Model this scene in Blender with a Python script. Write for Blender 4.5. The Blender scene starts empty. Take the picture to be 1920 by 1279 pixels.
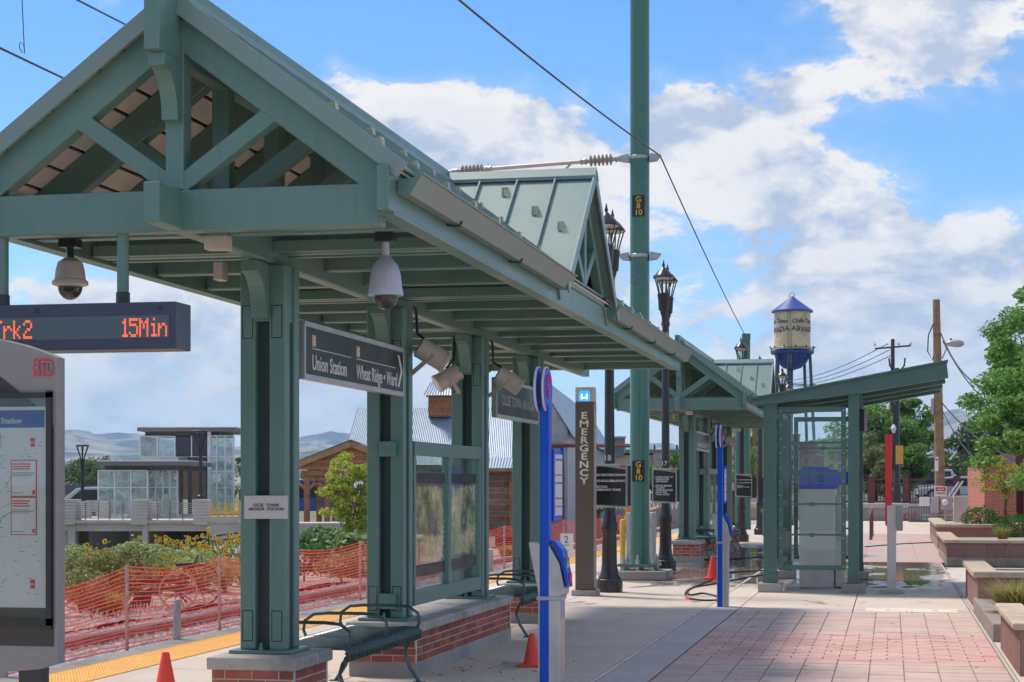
import bpy, math, random
from mathutils import Vector, Matrix, noise
SC = bpy.context.scene
COL = SC.collection
RN = random.Random(11)
pi = math.pi
# ---------------------------------------------------------------- camera, sky, sun, exposure
TH = math.atan(710 / 3400.0)          # the platform runs 11.8 degrees to the right of the view axis
EYE = 1.72
cam = bpy.data.cameras.new('camera'); cam_o = bpy.data.objects.new('camera', cam); COL.objects.link(cam_o)
cam_o.location = (0, 0, EYE); cam_o.rotation_euler = (pi / 2, 0, TH)
cam.sensor_width = 36; cam.lens = 63.75; cam.shift_y = 0.1409; cam.clip_start = 0.1; cam.clip_end = 30000
SC.camera = cam_o
SUN = Vector((-2.4, 1.3, 4.8)).normalized()
W = bpy.data.worlds.new('World'); SC.world = W; W.use_nodes = True
sun = bpy.data.lights.new('sun', 'SUN'); sun.energy = 1.5; sun.angle = math.radians(10); sun.color = (1, .92, .80)
sun_o = bpy.data.objects.new('sun', sun); COL.objects.link(sun_o)
sun_o.rotation_euler = (-SUN).to_track_quat('-Z', 'Y').to_euler()
SC.view_settings.view_transform = 'Standard'; SC.view_settings.look = 'None'
SC.view_settings.exposure = 1.38; SC.view_settings.gamma = 1.0; SC.view_settings.use_curve_mapping = False
SC.render.engine = 'CYCLES'
SC.cycles.use_denoising = True; SC.cycles.use_adaptive_sampling = True; SC.cycles.adaptive_threshold = .02
SC.cycles.max_bounces = 8; SC.cycles.transparent_max_bounces = 24; SC.cycles.volume_bounces = 1
SC.cycles.sample_clamp_indirect = 6.0

class NT:
    """small helper for node trees"""
    def __init__(s, tree): s.t = tree; s.n = tree.nodes; s.l = tree.links
    def new(s, typ, **k):
        o = s.n.new(typ)
        for a, b in k.items(): setattr(o, a, b)
        return o
    def put(s, sock, v):
        if isinstance(v, bpy.types.NodeSocket): s.l.new(v, sock)
        elif v is not None: sock.default_value = v
    def m(s, op, a, b=None, c=None, clamp=False):
        o = s.new('ShaderNodeMath', operation=op, use_clamp=clamp)
        for i, v in enumerate((a, b, c)):
            if v is not None: s.put(o.inputs[i], v)
        return o.outputs[0]
    def vm(s, op, a, b=None, sc=None):
        o = s.new('ShaderNodeVectorMath', operation=op)
        s.put(o.inputs[0], a)
        if b is not None: s.put(o.inputs[1], b)
        if sc is not None: s.put(o.inputs['Scale'], sc)
        return o.outputs['Value'] if op in ('DOT_PRODUCT', 'LENGTH') else o.outputs[0]
    def mix(s, f, a, b, mode='MIX'):
        o = s.new('ShaderNodeMix', data_type='RGBA', blend_type=mode)
        s.put(o.inputs[0], f); s.put(o.inputs[6], a); s.put(o.inputs[7], b)
        return o.outputs[2]
    def noise(s, vec, scale, detail=4, rough=.55, dist=0.0):
        o = s.new('ShaderNodeTexNoise'); s.put(o.inputs['Vector'], vec)
        o.inputs['Scale'].default_value = scale; o.inputs['Detail'].default_value = detail
        o.inputs['Roughness'].default_value = rough; o.inputs['Distortion'].default_value = dist
        return o.outputs[0]
    def ss(s, v, a, b):
        o = s.new('ShaderNodeMapRange', interpolation_type='SMOOTHSTEP'); s.put(o.inputs[0], v)
        o.inputs[1].default_value = a; o.inputs[2].default_value = b
        return o.outputs[0]
    def lin(s, v, a, b, c, d):
        o = s.new('ShaderNodeMapRange'); s.put(o.inputs[0], v)
        for i, q in enumerate((a, b, c, d)): o.inputs[i + 1].default_value = q
        return o.outputs[0]

def rgba(c): return (c[0], c[1], c[2], 1.0)
def pix_dir(px, py):
    v = Vector(((px - 960) / 3400.0, 1, (910 - py) / 3400.0)).normalized()
    return Matrix.Rotation(TH, 3, 'Z') @ v

def build_sky():
    t = NT(W.node_tree); t.n.clear()
    sky = t.new('ShaderNodeTexSky', sky_type='NISHITA'); sky.sun_disc = False
    sky.sun_elevation = math.asin(SUN.z); sky.sun_rotation = math.atan2(SUN.x, SUN.y)
    sky.altitude = 1600; sky.air_density = 1.0; sky.dust_density = .6; sky.ozone_density = 2.0
    tc = t.new('ShaderNodeTexCoord'); d = tc.outputs['Generated']
    sep = t.new('ShaderNodeSeparateXYZ'); t.l.new(d, sep.inputs[0]); dz = sep.outputs[2]
    st = t.vm('MULTIPLY', d, (1, 1, 1.75))
    base = t.vm('ADD', st, (3.1, .4, .2))
    big = t.noise(base, 5.2, 2, .5)
    n1 = t.noise(base, 14.0, 9, .64, .15)
    off = t.vm('ADD', base, (-.010, .006, .026))
    n2 = t.noise(off, 14.0, 6, .62, .15)
    dens = t.m('ADD', t.m('MULTIPLY', n1, .62), t.m('MULTIPLY', big, .38))
    # the cumulus banks of this afternoon: soft lobes in direction space, on top of the all-round noise
    banks = [((800, 215), .028, .20), ((900, 215), .034, .21), ((1010, 265), .036, .19), ((1270, 210), .034, .22), ((1400, 290), .04, .17), ((1620, 330), .035, .06), ((1760, 120), .055, .13),
             ((620, 140), .016, .17), ((720, 240), .03, .13), ((190, 5), .015, .16), ((1480, 250), .035, .14), ((1700, 450), .045, .10), ((1500, 500), .04, .05), ((1120, 300), .04, .17),
             ((130, 720), .06, .14), ((620, 760), .05, .12), ((300, 640), .05, .1), ((1840, 600), .07, .15), ((1380, 600), .03, .02), ((1560, 130), .03, .07),
             ((820, 40), .06, -.17), ((1090, 60), .05, -.17), ((1350, 60), .045, -.15), ((480, 40), .05, -.14), ((1830, 310), .045, -.13), ((1600, 215), .03, -.08), ((1330, 450), .045, -.10), ((1150, 200), .02, -.05),
             ((60, 200), .09, -.2), ((420, 690), .04, -.05)]
    acc = t.m('ADD', dens, .032)
    for (p, w, a) in banks:
        dd = t.m('SUBTRACT', 1.0, t.vm('DOT_PRODUCT', d, tuple(pix_dir(*p))))
        g = t.m('EXPONENT', t.m('MULTIPLY', dd, -1.0 / (w * w * .5)))
        acc = t.m('MULTIPLY_ADD', g, a - .022 if a > 0 else a * 1.25, acc)
    low = t.ss(dz, .16, -.01)
    acc = t.m('MULTIPLY_ADD', low, .05, acc)
    mask = t.ss(acc, .525, .585)
    wisp = t.ss(acc, .42, .64)
    mask = t.m('MAXIMUM', mask, t.m('MULTIPLY', wisp, .38))
    lit = t.m('MULTIPLY_ADD', t.m('SUBTRACT', n1, n2), 6.0, .64, clamp=True)
    thick = t.ss(acc, .56, .84)
    lit = t.m('SUBTRACT', lit, t.m('MULTIPLY', thick, .22), clamp=True)
    ccol = t.mix(lit, (.205, .235, .298, 1), (.40, .385, .372, 1))
    ccol = t.mix(t.m('MULTIPLY', t.ss(dz, .13, .0), .55), ccol, (.41, .415, .425, 1))
    skc = t.mix(1.0, sky.outputs[0], (.062, .066, .070, 1), 'MULTIPLY')
    hs = t.new('ShaderNodeHueSaturation'); hs.inputs['Saturation'].default_value = 1.2; hs.inputs['Value'].default_value = 1.0
    t.l.new(skc, hs.inputs['Color'])
    col = t.mix(mask, hs.outputs[0], ccol)
    bg = t.new('ShaderNodeBackground'); t.l.new(col, bg.inputs[0]); bg.inputs[1].default_value = 1.0
    out = t.new('ShaderNodeOutputWorld'); t.l.new(bg.outputs[0], out.inputs[0])
build_sky()

# ---------------------------------------------------------------- mesh helpers
WPOS = {}
def wpos(o): return WPOS.get(o, Vector((0, 0, 0)))

class MB:
    def __init__(s): s.v = []; s.f = []
    def _a(s, vs, fs):
        k = len(s.v); s.v += [tuple(p) for p in vs]; s.f += [tuple(i + k for i in f) for f in fs]; return s
    def box(s, x0, x1, y0, y1, z0, z1):
        return s._a([(x0, y0, z0), (x1, y0, z0), (x1, y1, z0), (x0, y1, z0), (x0, y0, z1), (x1, y0, z1), (x1, y1, z1), (x0, y1, z1)],
                    [(3, 2, 1, 0), (4, 5, 6, 7), (0, 1, 5, 4), (1, 2, 6, 5), (2, 3, 7, 6), (3, 0, 4, 7)])
    def cb(s, c, d): return s.box(c[0] - d[0] / 2, c[0] + d[0] / 2, c[1] - d[1] / 2, c[1] + d[1] / 2, c[2] - d[2] / 2, c[2] + d[2] / 2)
    def bar(s, p, q, w, h, up=(0, 0, 1)):
        p, q = Vector(p), Vector(q); d = (q - p).normalized(); u = Vector(up)
        a = d.cross(u)
        if a.length < 1e-4: a = d.cross(Vector((1, 0, 0)))
        a.normalize(); b = a.cross(d).normalized()
        vs = []
        for e in (p, q):
            for (i, j) in ((-1, -1), (1, -1), (1, 1), (-1, 1)): vs.append(e + a * (w / 2 * i) + b * (h / 2 * j))
        return s._a(vs, [(0, 1, 2, 3), (7, 6, 5, 4), (0, 4, 5, 1), (1, 5, 6, 2), (2, 6, 7, 3), (3, 7, 4, 0)])
    def tube(s, pts, r, n=8):
        pts = [Vector(p) for p in pts]; m = len(pts)
        rs = r if isinstance(r, (list, tuple)) else [r] * m
        up = None; vs = []
        for i, p in enumerate(pts):
            d = (pts[min(i + 1, m - 1)] - pts[max(i - 1, 0)]).normalized()
            if up is None:
                up = Vector((0, 0, 1)) if abs(d.z) < .9 else Vector((1, 0, 0))
            a = d.cross(up)
            if a.length < 1e-4: a = d.cross(Vector((.3, 1, .2)))
            a.normalize(); up = a.cross(d).normalized()
            for k in range(n):
                t = 2 * pi * k / n; vs.append(p + (a * math.cos(t) + up * math.sin(t)) * rs[i])
        fs = [(i * n + k, i * n + (k + 1) % n, (i + 1) * n + (k + 1) % n, (i + 1) * n + k) for i in range(m - 1) for k in range(n)]
        fs += [tuple(range(n))[::-1], tuple((m - 1) * n + k for k in range(n))]
        return s._a(vs, fs)
    def lathe(s, prof, n=16, c=(0, 0, 0), M=None):
        vs = []; M = M or Matrix.Identity(3); c = Vector(c)
        for (r, z) in prof:
            for k in range(n):
                t = 2 * pi * k / n; vs.append(c + M @ Vector((r * math.cos(t), r * math.sin(t), z)))
        m = len(prof)
        fs = [(i * n + k, i * n + (k + 1) % n, (i + 1) * n + (k + 1) % n, (i + 1) * n + k) for i in range(m - 1) for k in range(n)]
        if prof[0] != prof[-1]: fs += [tuple(range(n))[::-1], tuple((m - 1) * n + k for k in range(n))]
        return s._a(vs, fs)
    def prism(s, poly, ax, a, b):
        n = len(poly)
        f = {'x': lambda p, t: (t, p[0], p[1]), 'y': lambda p, t: (p[0], t, p[1]), 'z': lambda p, t: (p[0], p[1], t)}[ax]
        vs = [f(p, a) for p in poly] + [f(p, b) for p in poly]
        return s._a(vs, [tuple(range(n))[::-1], tuple(range(n, 2 * n))] + [(i, (i + 1) % n, n + (i + 1) % n, n + i) for i in range(n)])
    def quad(s, *p): return s._a(p, [tuple(range(len(p)))])
    def slab(s, p, t):
        """polygon p (3-D points) given a thickness t along its normal, downwards"""
        p = [Vector(q) for q in p]; n = (p[1] - p[0]).cross(p[2] - p[0]).normalized()
        if n.z < 0: n = -n
        k = len(p); vs = p + [q - n * t for q in p]
        return s._a(vs, [tuple(range(k)), tuple(range(k, 2 * k))[::-1]] + [(i, k + i, k + (i + 1) % k, (i + 1) % k) for i in range(k)])
    def arc_bracket(s, y0, z0, w, x0, x1, dirn=-1, drop=.36, th=.085):
        """curved corbel: top at (y0 + dirn*w, z0), foot at (y0, z0-drop); extruded x0..x1"""
        low = []
        for i in range(9):
            a = pi / 2 * i / 8
            low.append((y0 + dirn * (th + (w - th) * (1 - math.sin(a))), z0 - .08 - (drop - .08) * (1 - math.cos(a))))
        poly = [(y0 + dirn * w, z0)] + low + [(y0, z0 - drop), (y0, z0)]
        return s.prism(poly, 'x', x0, x1)
    def mesh(s, name, o=Vector((0, 0, 0))):
        me = bpy.data.meshes.new(name); me.from_pydata([(p[0] - o.x, p[1] - o.y, p[2] - o.z) for p in s.v], [], s.f); me.update(); return me
    def build(s, name, mat, parent=None, bev=0, smooth=False, flip=True):
        o = wpos(parent) if parent else Vector((0, 0, 0))
        me = s.mesh(name, o)
        import bmesh
        bm = bmesh.new(); bm.from_mesh(me); bmesh.ops.recalc_face_normals(bm, faces=bm.faces); bm.to_mesh(me); bm.free()
        if mat: me.materials.append(mat)
        ob = bpy.data.objects.new(name, me); COL.objects.link(ob)
        if parent: ob.parent = parent
        WPOS[ob] = o
        if smooth:
            for p in me.polygons: p.use_smooth = True
            try: me.set_sharp_from_angle(angle=math.radians(38))
            except Exception: pass
        if bev:
            md = ob.modifiers.new('bevel', 'BEVEL'); md.width = bev; md.segments = 2; md.limit_method = 'ANGLE'; md.angle_limit = math.radians(40)
        return ob

def root(name, loc, label=None, cat=None, group=None):
    o = bpy.data.objects.new(name, None); COL.objects.link(o); o.location = loc; WPOS[o] = Vector(loc); o.empty_display_size = .2
    if label: tag(o, label, cat, group)
    return o
def tag(o, label=None, cat=None, group=None, kind=None):
    if label: o['label'] = label
    if cat: o['category'] = cat
    if group: o['group'] = group
    if kind: o['kind'] = kind
    return o
def inst(mesh, name, parent, loc, rot=None, mat=None, scale=None):
    """a piece that shares mesh data; loc in world coordinates"""
    o = bpy.data.objects.new(name, mesh); COL.objects.link(o); o.parent = parent
    o.location = Vector(loc) - wpos(parent)
    if rot: o.rotation_euler = rot
    if scale: o.scale = scale
    WPOS[o] = Vector(loc)
    return o
def copy_tree(o, parent=None):
    c = o.copy(); COL.objects.link(c); c.parent = parent
    for ch in list(o.children): copy_tree(ch, c)
    return c
def at(px, py, D):
    x = (px - 960) / 3400.0 * D; c, s = math.cos(TH), math.sin(TH)
    return Vector((x * c - D * s, x * s + D * c, EYE + (910 - py) / 3400.0 * D))
FONT_BOLD = .012
def text(txt, size, mat, parent, loc, rot=(pi / 2, 0, 0), ext=.0015, bold=0.0, align='LEFT', name='lettering', sx=1.0, spacing=1.0, line=1.0):
    cu = bpy.data.curves.new(name, 'FONT'); cu.body = txt; cu.size = size; cu.extrude = ext; cu.offset = bold * size; cu.align_x = align
    cu.space_character = spacing; cu.space_line = line; cu.resolution_u = 3
    cu.materials.append(mat)
    o = bpy.data.objects.new(name, cu); COL.objects.link(o); o.parent = parent
    o.location = Vector(loc) - (wpos(parent) if parent else Vector((0, 0, 0))); o.rotation_euler = rot; o.scale = (sx, 1, 1)
    return o

# ---------------------------------------------------------------- materials
MATS = {}
def pm(name, col, rough=.5, metal=0.0, var=.12, vs=2.0, col2=None, bump=0.0, bs=60.0, spec=.5, objvar=0.0, streak=0.0, emit=None, es=1.0, coat=0.0, huevar=0.0, fine=0.0, spots=0.0):
    """painted / mineral surface: colour with soft patches, fine grain, streaks of weathering and a shallow relief"""
    if name in MATS: return MATS[name]
    m = bpy.data.materials.new(name); m.use_nodes = True; t = NT(m.node_tree)
    b = t.n['Principled BSDF']; geo = t.new('ShaderNodeNewGeometry'); pos = geo.outputs['Position']
    c2 = col2 or tuple(x * .62 for x in col)
    n = t.noise(pos, vs, 6, .62)
    base = t.mix(t.m('MULTIPLY', t.ss(n, .36, .74), min(1, var * 3.2)), rgba(col), rgba(c2))
    if fine:
        n3 = t.noise(pos, 90, 3, .7); base = t.mix(t.m('MULTIPLY', t.ss(n3, .35, .7), fine), base, rgba(tuple(x * .55 for x in col)))
    if streak:
        sv = t.vm('MULTIPLY', pos, (9, 9, .45)); n2 = t.noise(sv, 2.2, 5, .65)
        base = t.mix(t.m('MULTIPLY', t.ss(n2, .5, .8), streak), base, rgba(tuple(x * .45 for x in col)))
    if spots:
        vo = t.new('ShaderNodeTexVoronoi'); vo.inputs['Scale'].default_value = 2.6; t.l.new(pos, vo.inputs['Vector'])
        sp_ = t.new('ShaderNodeSeparateXYZ'); t.l.new(vo.outputs['Color'], sp_.inputs[0])
        sz = t.m('MULTIPLY', t.m('POWER', sp_.outputs[0], 3.0), .09)
        gum = t.m('LESS_THAN', vo.outputs['Distance'], sz)
        base = t.mix(t.m('MULTIPLY', gum, spots), base, rgba(tuple(x * .42 for x in col)))
        sm = t.noise(t.vm('MULTIPLY', pos, (1.6, .5, 1)), 1.1, 7, .7, .8)
        base = t.mix(t.m('MULTIPLY', t.ss(sm, .53, .72), spots * .75), base, rgba(tuple(x * .6 for x in c2)))
    if objvar or huevar:
        oi = t.new('ShaderNodeObjectInfo')
        hs = t.new('ShaderNodeHueSaturation'); t.l.new(base, hs.inputs['Color'])
        t.l.new(t.lin(oi.outputs['Random'], 0, 1, 1 - objvar, 1 + objvar), hs.inputs['Value'])
        r2 = t.m('FRACT', t.m('MULTIPLY', oi.outputs['Random'], 17.31))
        t.l.new(t.lin(r2, 0, 1, .5 - huevar, .5 + huevar), hs.inputs['Hue'])
        base = hs.outputs[0]
    t.l.new(base, b.inputs['Base Color'])
    t.l.new(t.lin(n, .3, .75, max(.02, rough - .08), min(1, rough + .1)), b.inputs['Roughness'])
    b.inputs['Metallic'].default_value = metal; b.inputs['Specular IOR Level'].default_value = spec
    if coat: b.inputs['Coat Weight'].default_value = coat; b.inputs['Coat Roughness'].default_value = .12
    if bump:
        bp = t.new('ShaderNodeBump'); bp.inputs['Strength'].default_value = bump; bp.inputs['Distance'].default_value = .01
        t.l.new(t.noise(pos, bs, 5, .65), bp.inputs['Height']); t.l.new(bp.outputs[0], b.inputs['Normal'])
    if emit:
        b.inputs['Emission Color'].default_value = rgba(emit); b.inputs['Emission Strength'].default_value = es
    MATS[name] = m; return m

def glass(name, tint=(.86, .93, .91), refl=1.0, op=.06, milk=(.7, .75, .74)):
    m = bpy.data.materials.new(name); m.use_nodes = True; t = NT(m.node_tree); t.n.remove(t.n['Principled BSDF'])
    out = t.n['Material Output']
    tr = t.new('ShaderNodeBsdfTransparent'); tr.inputs[0].default_value = rgba(tint)
    gl = t.new('ShaderNodeBsdfGlossy'); gl.inputs['Roughness'].default_value = .02; gl.inputs[0].default_value = (.9, .95, .95, 1)
    df = t.new('ShaderNodeBsdfDiffuse'); df.inputs[0].default_value = rgba(milk)
    geo = t.new('ShaderNodeNewGeometry')
    fr = t.new('ShaderNodeFresnel'); fr.inputs[0].default_value = 1.45
    m1 = t.new('ShaderNodeMixShader'); t.l.new(t.m('MULTIPLY', fr.outputs[0], refl, clamp=True), m1.inputs[0])
    t.l.new(tr.outputs[0], m1.inputs[1]); t.l.new(gl.outputs[0], m1.inputs[2])
    m2 = t.new('ShaderNodeMixShader')
    t.l.new(t.m('MULTIPLY', t.ss(t.noise(geo.outputs['Position'], 3, 5, .7), .3, .8), op * 2), m2.inputs[0])
    t.l.new(m1.outputs[0], m2.inputs[1]); t.l.new(df.outputs[0], m2.inputs[2]); t.l.new(m2.outputs[0], out.inputs[0])
    MATS[name] = m; return m

def leafmat(name, c1, c2, sc=1.2, trans=.35, c3=None):
    m = bpy.data.materials.new(name); m.use_nodes = True; t = NT(m.node_tree); b = t.n['Principled BSDF']; out = t.n['Material Output']
    geo = t.new('ShaderNodeNewGeometry')
    n = t.noise(geo.outputs['Position'], sc, 4, .6)
    r = t.m('ADD', t.m('MULTIPLY', n, .7), t.m('MULTIPLY', geo.outputs['Random Per Island'], .45))
    col = t.mix(t.ss(r, .3, .85), rgba(c1), rgba(c2))
    if c3: col = t.mix(t.ss(geo.outputs['Random Per Island'], .86, .97), col, rgba(c3))
    t.l.new(col, b.inputs['Base Color']); b.inputs['Roughness'].default_value = .55; b.inputs['Specular IOR Level'].default_value = .3
    tl = t.new('ShaderNodeBsdfTranslucent'); t.l.new(col, tl.inputs[0])
    mx = t.new('ShaderNodeMixShader'); mx.inputs[0].default_value = trans
    t.l.new(b.outputs[0], mx.inputs[1]); t.l.new(tl.outputs[0], mx.inputs[2]); t.l.new(mx.outputs[0], out.inputs[0])
    MATS[name] = m; return m

GREEN = pm('green paint', (.122, .23, .197), .38, 0, .26, 1.1, col2=(.155, .26, .226), streak=.32, fine=.12, spec=.5)
GREEN2 = pm('canopy green paint', (.075, .155, .135), .36, 0, .14, 1.4, col2=(.06, .125, .11), streak=.28, fine=.1)
GREEN_D = pm('green paint shaded', (.03, .06, .06), .5, 0, .1, 1.5)  # shade between the column tubes put into the colour; gutter hangers share it
GREENR = pm('green roof metal', (.21, .295, .275), .38, .0, .12, 1.1, col2=(.17, .245, .23), streak=.22, fine=.04)
POLEG = pm('pole green', (.055, .17, .125), .25, 0, .12, .8, col2=(.045, .13, .10), streak=.25, coat=.3)
GUTTER = pm('gutter green', (.20, .255, .23), .45, 0, .2, 1.2, col2=(.28, .29, .26), streak=.3)
DECK = pm('roof deck board', (.74, .64, .56), .7, 0, .12, 2.0, bump=.1, fine=.1)
DARK = pm('dark gap', (.015, .015, .017), .8)
CONC = pm('concrete', (.56, .51, .455), .85, 0, .22, .7, col2=(.38, .355, .33), bump=.25, bs=140, fine=.28)
CONC2 = pm('grey concrete', (.42, .385, .345), .85, 0, .25, 1.0, col2=(.25, .24, .23), bump=.3, bs=70, fine=.25, streak=.25)
CAP = pm('cast stone cap', (.50, .45, .40), .8, 0, .3, 3, col2=(.26, .25, .24), bump=.3, bs=90, fine=.3)
BRICK = pm('red brick', (.45, .125, .085), .82, 0, .28, 6, col2=(.27, .085, .065), bump=.5, bs=120, objvar=.28, huevar=.012, fine=.35)
MORTAR = pm('mortar', (.66, .60, .53), .9, 0, .2, 8, bump=.4, bs=200)
BLACK = pm('black paint', (.022, .022, .026), .35, 0, .1, 3, coat=.25)
BLACKM = pm('sign black', (.018, .02, .022), .25, 0, .1, 2)
WHITE = pm('white paint', (.78, .78, .76), .5, 0, .08, 3)
STEEL = pm('galvanised steel', (.48, .49, .50), .42, .6, .2, 4, fine=.2)
ALU = pm('brushed aluminium', (.52, .51, .49), .38, .7, .12, 5, fine=.1)
BEIGE = pm('beige plastic', (.56, .49, .41), .5, 0, .12, 5)
SILVER = pm('silver paint', (.47, .48, .54), .35, .25, .06, 3)
ORANGE = pm('cone orange', (.95, .075, .06), .5, 0, .12, 6, col2=(.72, .06, .045), fine=.1)
NET = None
BLUE = pm('blue paint', (.0015, .088, .58), .4, 0, .12, 2, spec=.3, fine=.06)
REDP = pm('red paint', (.60, .012, .02), .4, 0, .08, 2, coat=.2)
YELLOW = pm('tactile yellow', (.92, .50, .12), .75, 0, .25, 1.6, col2=(.80, .44, .15), fine=.3)
YEL = pm('yellow print', (.85, .60, .10), .5)
BROWN = pm('bronze paint', (.115, .085, .068), .5, 0, .08, 2, col2=(.10, .075, .06))
MAROON = pm('maroon paint', (.13, .035, .035), .45, 0, .15, 3)
WOODP = pm('utility pole wood', (.36, .23, .13), .85, 0, .35, 3, col2=(.20, .12, .07), streak=.5, bump=.4, bs=40)
WOODR = pm('red stained wood', (.47, .20, .095), .75, 0, .3, 4, col2=(.33, .13, .06), bump=.3, bs=60, objvar=.18)
WOODG = pm('weathered wood', (.36, .28, .22), .85, 0, .4, 4, col2=(.24, .16, .12), bump=.4, bs=60, objvar=.2)
SANDST = pm('sandstone cap', (.56, .44, .33), .85, 0, .3, 4, col2=(.42, .32, .24), bump=.5, bs=30, fine=.3, objvar=.08)
REDBLK = pm('red block', (.31, .165, .145), .88, 0, .25, 5, col2=(.25, .13, .115), bump=.4, bs=90, fine=.3, objvar=.08)
TANBLK = pm('tan block', (.40, .32, .25), .88, 0, .25, 5, bump=.4, bs=90, fine=.3, objvar=.08)
PTAN = pm('tan paver', col=(.63, .455, .39), rough=.82, var=.3, vs=1.6, spots=.45, col2=(.51, .365, .31), bump=.25, bs=160, fine=.3, objvar=.06)
PRED = pm('red paver', col=(.68, .41, .36), rough=.82, var=.3, vs=1.6, spots=.4, col2=(.53, .30, .26), bump=.25, bs=160, fine=.3, objvar=.07)
LAV = pm('lilac concrete', (.56, .48, .46), .85, 0, .3, 1.0, col2=(.46, .40, .385), bump=.2, bs=140, fine=.25)
NET = leafmat('orange netting', (.95, .10, .085), (1.0, .17, .14), 2, .45)
GLASS = glass('clear glass', (.95, .98, .97), .5, .03)
GLASSB = glass('green tinted glass', (.88, .93, .92), 1.5, .26, (.78, .85, .85))
JOINT = pm('joint sand', (.33, .26, .22), .95, 0, .2, 5)
RUBBER = pm('black rubber', (.015, .015, .016), .5)
# ---------------------------------------------------------------- the setting
def struct(o, kind='structure'): o['kind'] = kind; return o
def CA(px, py, D): return Vector(((px - 960) / 3400.0 * D, D, EYE + (910 - py) / 3400.0 * D))
ROT = Matrix.Rotation(TH, 3, 'Z')
def croot(name, px, py, D, label=None, cat=None, group=None):
    """an Empty whose frame is squared to the line of sight (buildings and things that stand askew of the platform)"""
    b = CA(px, py, D); o = root(name, ROT @ b, label, cat, group); o.rotation_euler.z = TH; WPOS[o] = b
    return o

def ground_mat():
    m = bpy.data.materials.new('dry ground'); m.use_nodes = True; t = NT(m.node_tree); b = t.n['Principled BSDF']
    g = t.new('ShaderNodeNewGeometry').outputs['Position']
    c = t.mix(t.ss(t.noise(g, .02, 8, .6), .4, .62), (.16, .15, .08, 1), (.24, .22, .15, 1))
    c = t.mix(t.ss(t.noise(g, .3, 6, .6), .45, .7), c, (.09, .12, .04, 1))
    t.l.new(c, b.inputs['Base Color']); b.inputs['Roughness'].default_value = .95
    return m
N = 64; mb = MB(); rr = [0, 60, 140, 300, 700, 1600, 4000, 12500]
vs = [(0, 0, -1.0)]
for r in rr[1:]:
    for k in range(N): vs.append((r * math.cos(2 * pi * k / N), r * math.sin(2 * pi * k / N), -1.0 + (2.0 if r > 350 else 0)))
fs = [(0, 1 + k, 1 + (k + 1) % N) for k in range(N)]
for i in range(len(rr) - 2):
    for k in range(N): fs.append((1 + i * N + k, 1 + (i + 1) * N + k, 1 + (i + 1) * N + (k + 1) % N, 1 + i * N + (k + 1) % N))
mb._a(vs, fs); struct(mb.build('ground', ground_mat()))

# --- wet concrete: the crew has hosed the slabs around the second shelter and the ticket canopy
def wet_mat():
    m = pm('platform concrete', (.64, .54, .45), .85, 0, .22, .8, col2=(.545, .46, .385), bump=.2, bs=150, fine=.25, objvar=.04, spots=.5); t = NT(m.node_tree); b = t.n['Principled BSDF']
    g = t.new('ShaderNodeNewGeometry').outputs['Position']; sp = t.new('ShaderNodeSeparateXYZ'); t.l.new(g, sp.inputs[0])
    y, x = sp.outputs[1], sp.outputs[0]
    zone = t.m('MULTIPLY', t.ss(y, 29.2, 33.5), t.ss(y, 60, 47))
    zone = t.m('MULTIPLY', zone, t.m('MULTIPLY', t.ss(x, -6.5, -4.0), t.ss(x, 1.5, .7)))
    nz = t.noise(t.vm('MULTIPLY', g, (1.0, .4, 1)), 1.25, 6, .62, .5)
    wet = t.ss(t.m('MULTIPLY_ADD', zone, .34, nz), .62, .68)
    pud = t.ss(t.m('MULTIPLY_ADD', zone, .34, nz), .74, .78)
    src = b.inputs['Base Color'].links[0].from_socket
    dk = t.mix(1.0, src, (.50, .48, .47, 1), 'MULTIPLY')
    t.l.new(t.mix(wet, src, dk), b.inputs['Base Color'])
    r0 = b.inputs['Roughness'].links[0].from_socket
    rw = t.m('MULTIPLY_ADD', wet, -.55, r0)
    t.l.new(t.m('MULTIPLY_ADD', pud, -.28, rw, clamp=True), b.inputs['Roughness'])
    bp = b.inputs['Normal'].links[0].from_node
    t.l.new(t.m('MULTIPLY_ADD', pud, -.19, .2), bp.inputs['Strength'])
    return m
PCONC = wet_mat()
plat = struct(MB().box(-7.78, 26, -12, 89.5, -1.2, -.012).build('platform', DARK))
JW = .007
def slabs(x0, x1, y0, y1, nx, ny, mat=PCONC, name='slab', top=0.0):
    dx, dy = (x1 - x0) / nx, (y1 - y0) / ny
    me = MB().box(-dx / 2 + JW, dx / 2 - JW, -dy / 2 + JW, dy / 2 - JW, -.05, 0).mesh(name); me.materials.append(mat)
    for i in range(nx):
        for j in range(ny):
            inst(me, name, plat, (x0 + dx * (i + .5), y0 + dy * (j + .5), top))
slabs(-6.88, -2.58, 1, 31, 2, 10); slabs(-6.88, -2.58, 31, 61, 2, 10); slabs(-6.88, -2.58, 61, 89, 2, 8)
slabs(-7.77, -7.50, 1, 89, 1, 30, CONC2, 'edge_stone', .002)
slabs(-2.53, -2.08, 1, 25.0, 1, 8, LAV, 'border_slab'); slabs(-2.53, -2.08, 25.0, 40.0, 1, 5, PCONC, 'border_slab')
slabs(-2.08, 1.06, 25.0, 25.62, 2, 1, LAV, 'border_slab'); slabs(-2.08, 1.06, 25.62, 39.0, 2, 5); slabs(-2.53, 1.06, 39, 41.5, 2, 1)
slabs(1.10, 6.0, 25, 39, 2, 5); slabs(6, 25, -10, 89, 3, 12); slabs(1.1, 6.0, -10, 25, 2, 12); slabs(-6.88, 1.06, -10, 1, 3, 4)
slabs(-2.53, 14, 66, 89, 6, 8)
MB().box(-2.575, -2.535, -2, 40, -.04, .003).build('joint_strip', pm('joint sealant', (.66, .60, .53), .8, 0, .2, 3), plat)
MB().box(1.065, 1.095, -2, 42, -.04, .004).build('joint_strip', CONC, plat)
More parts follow.
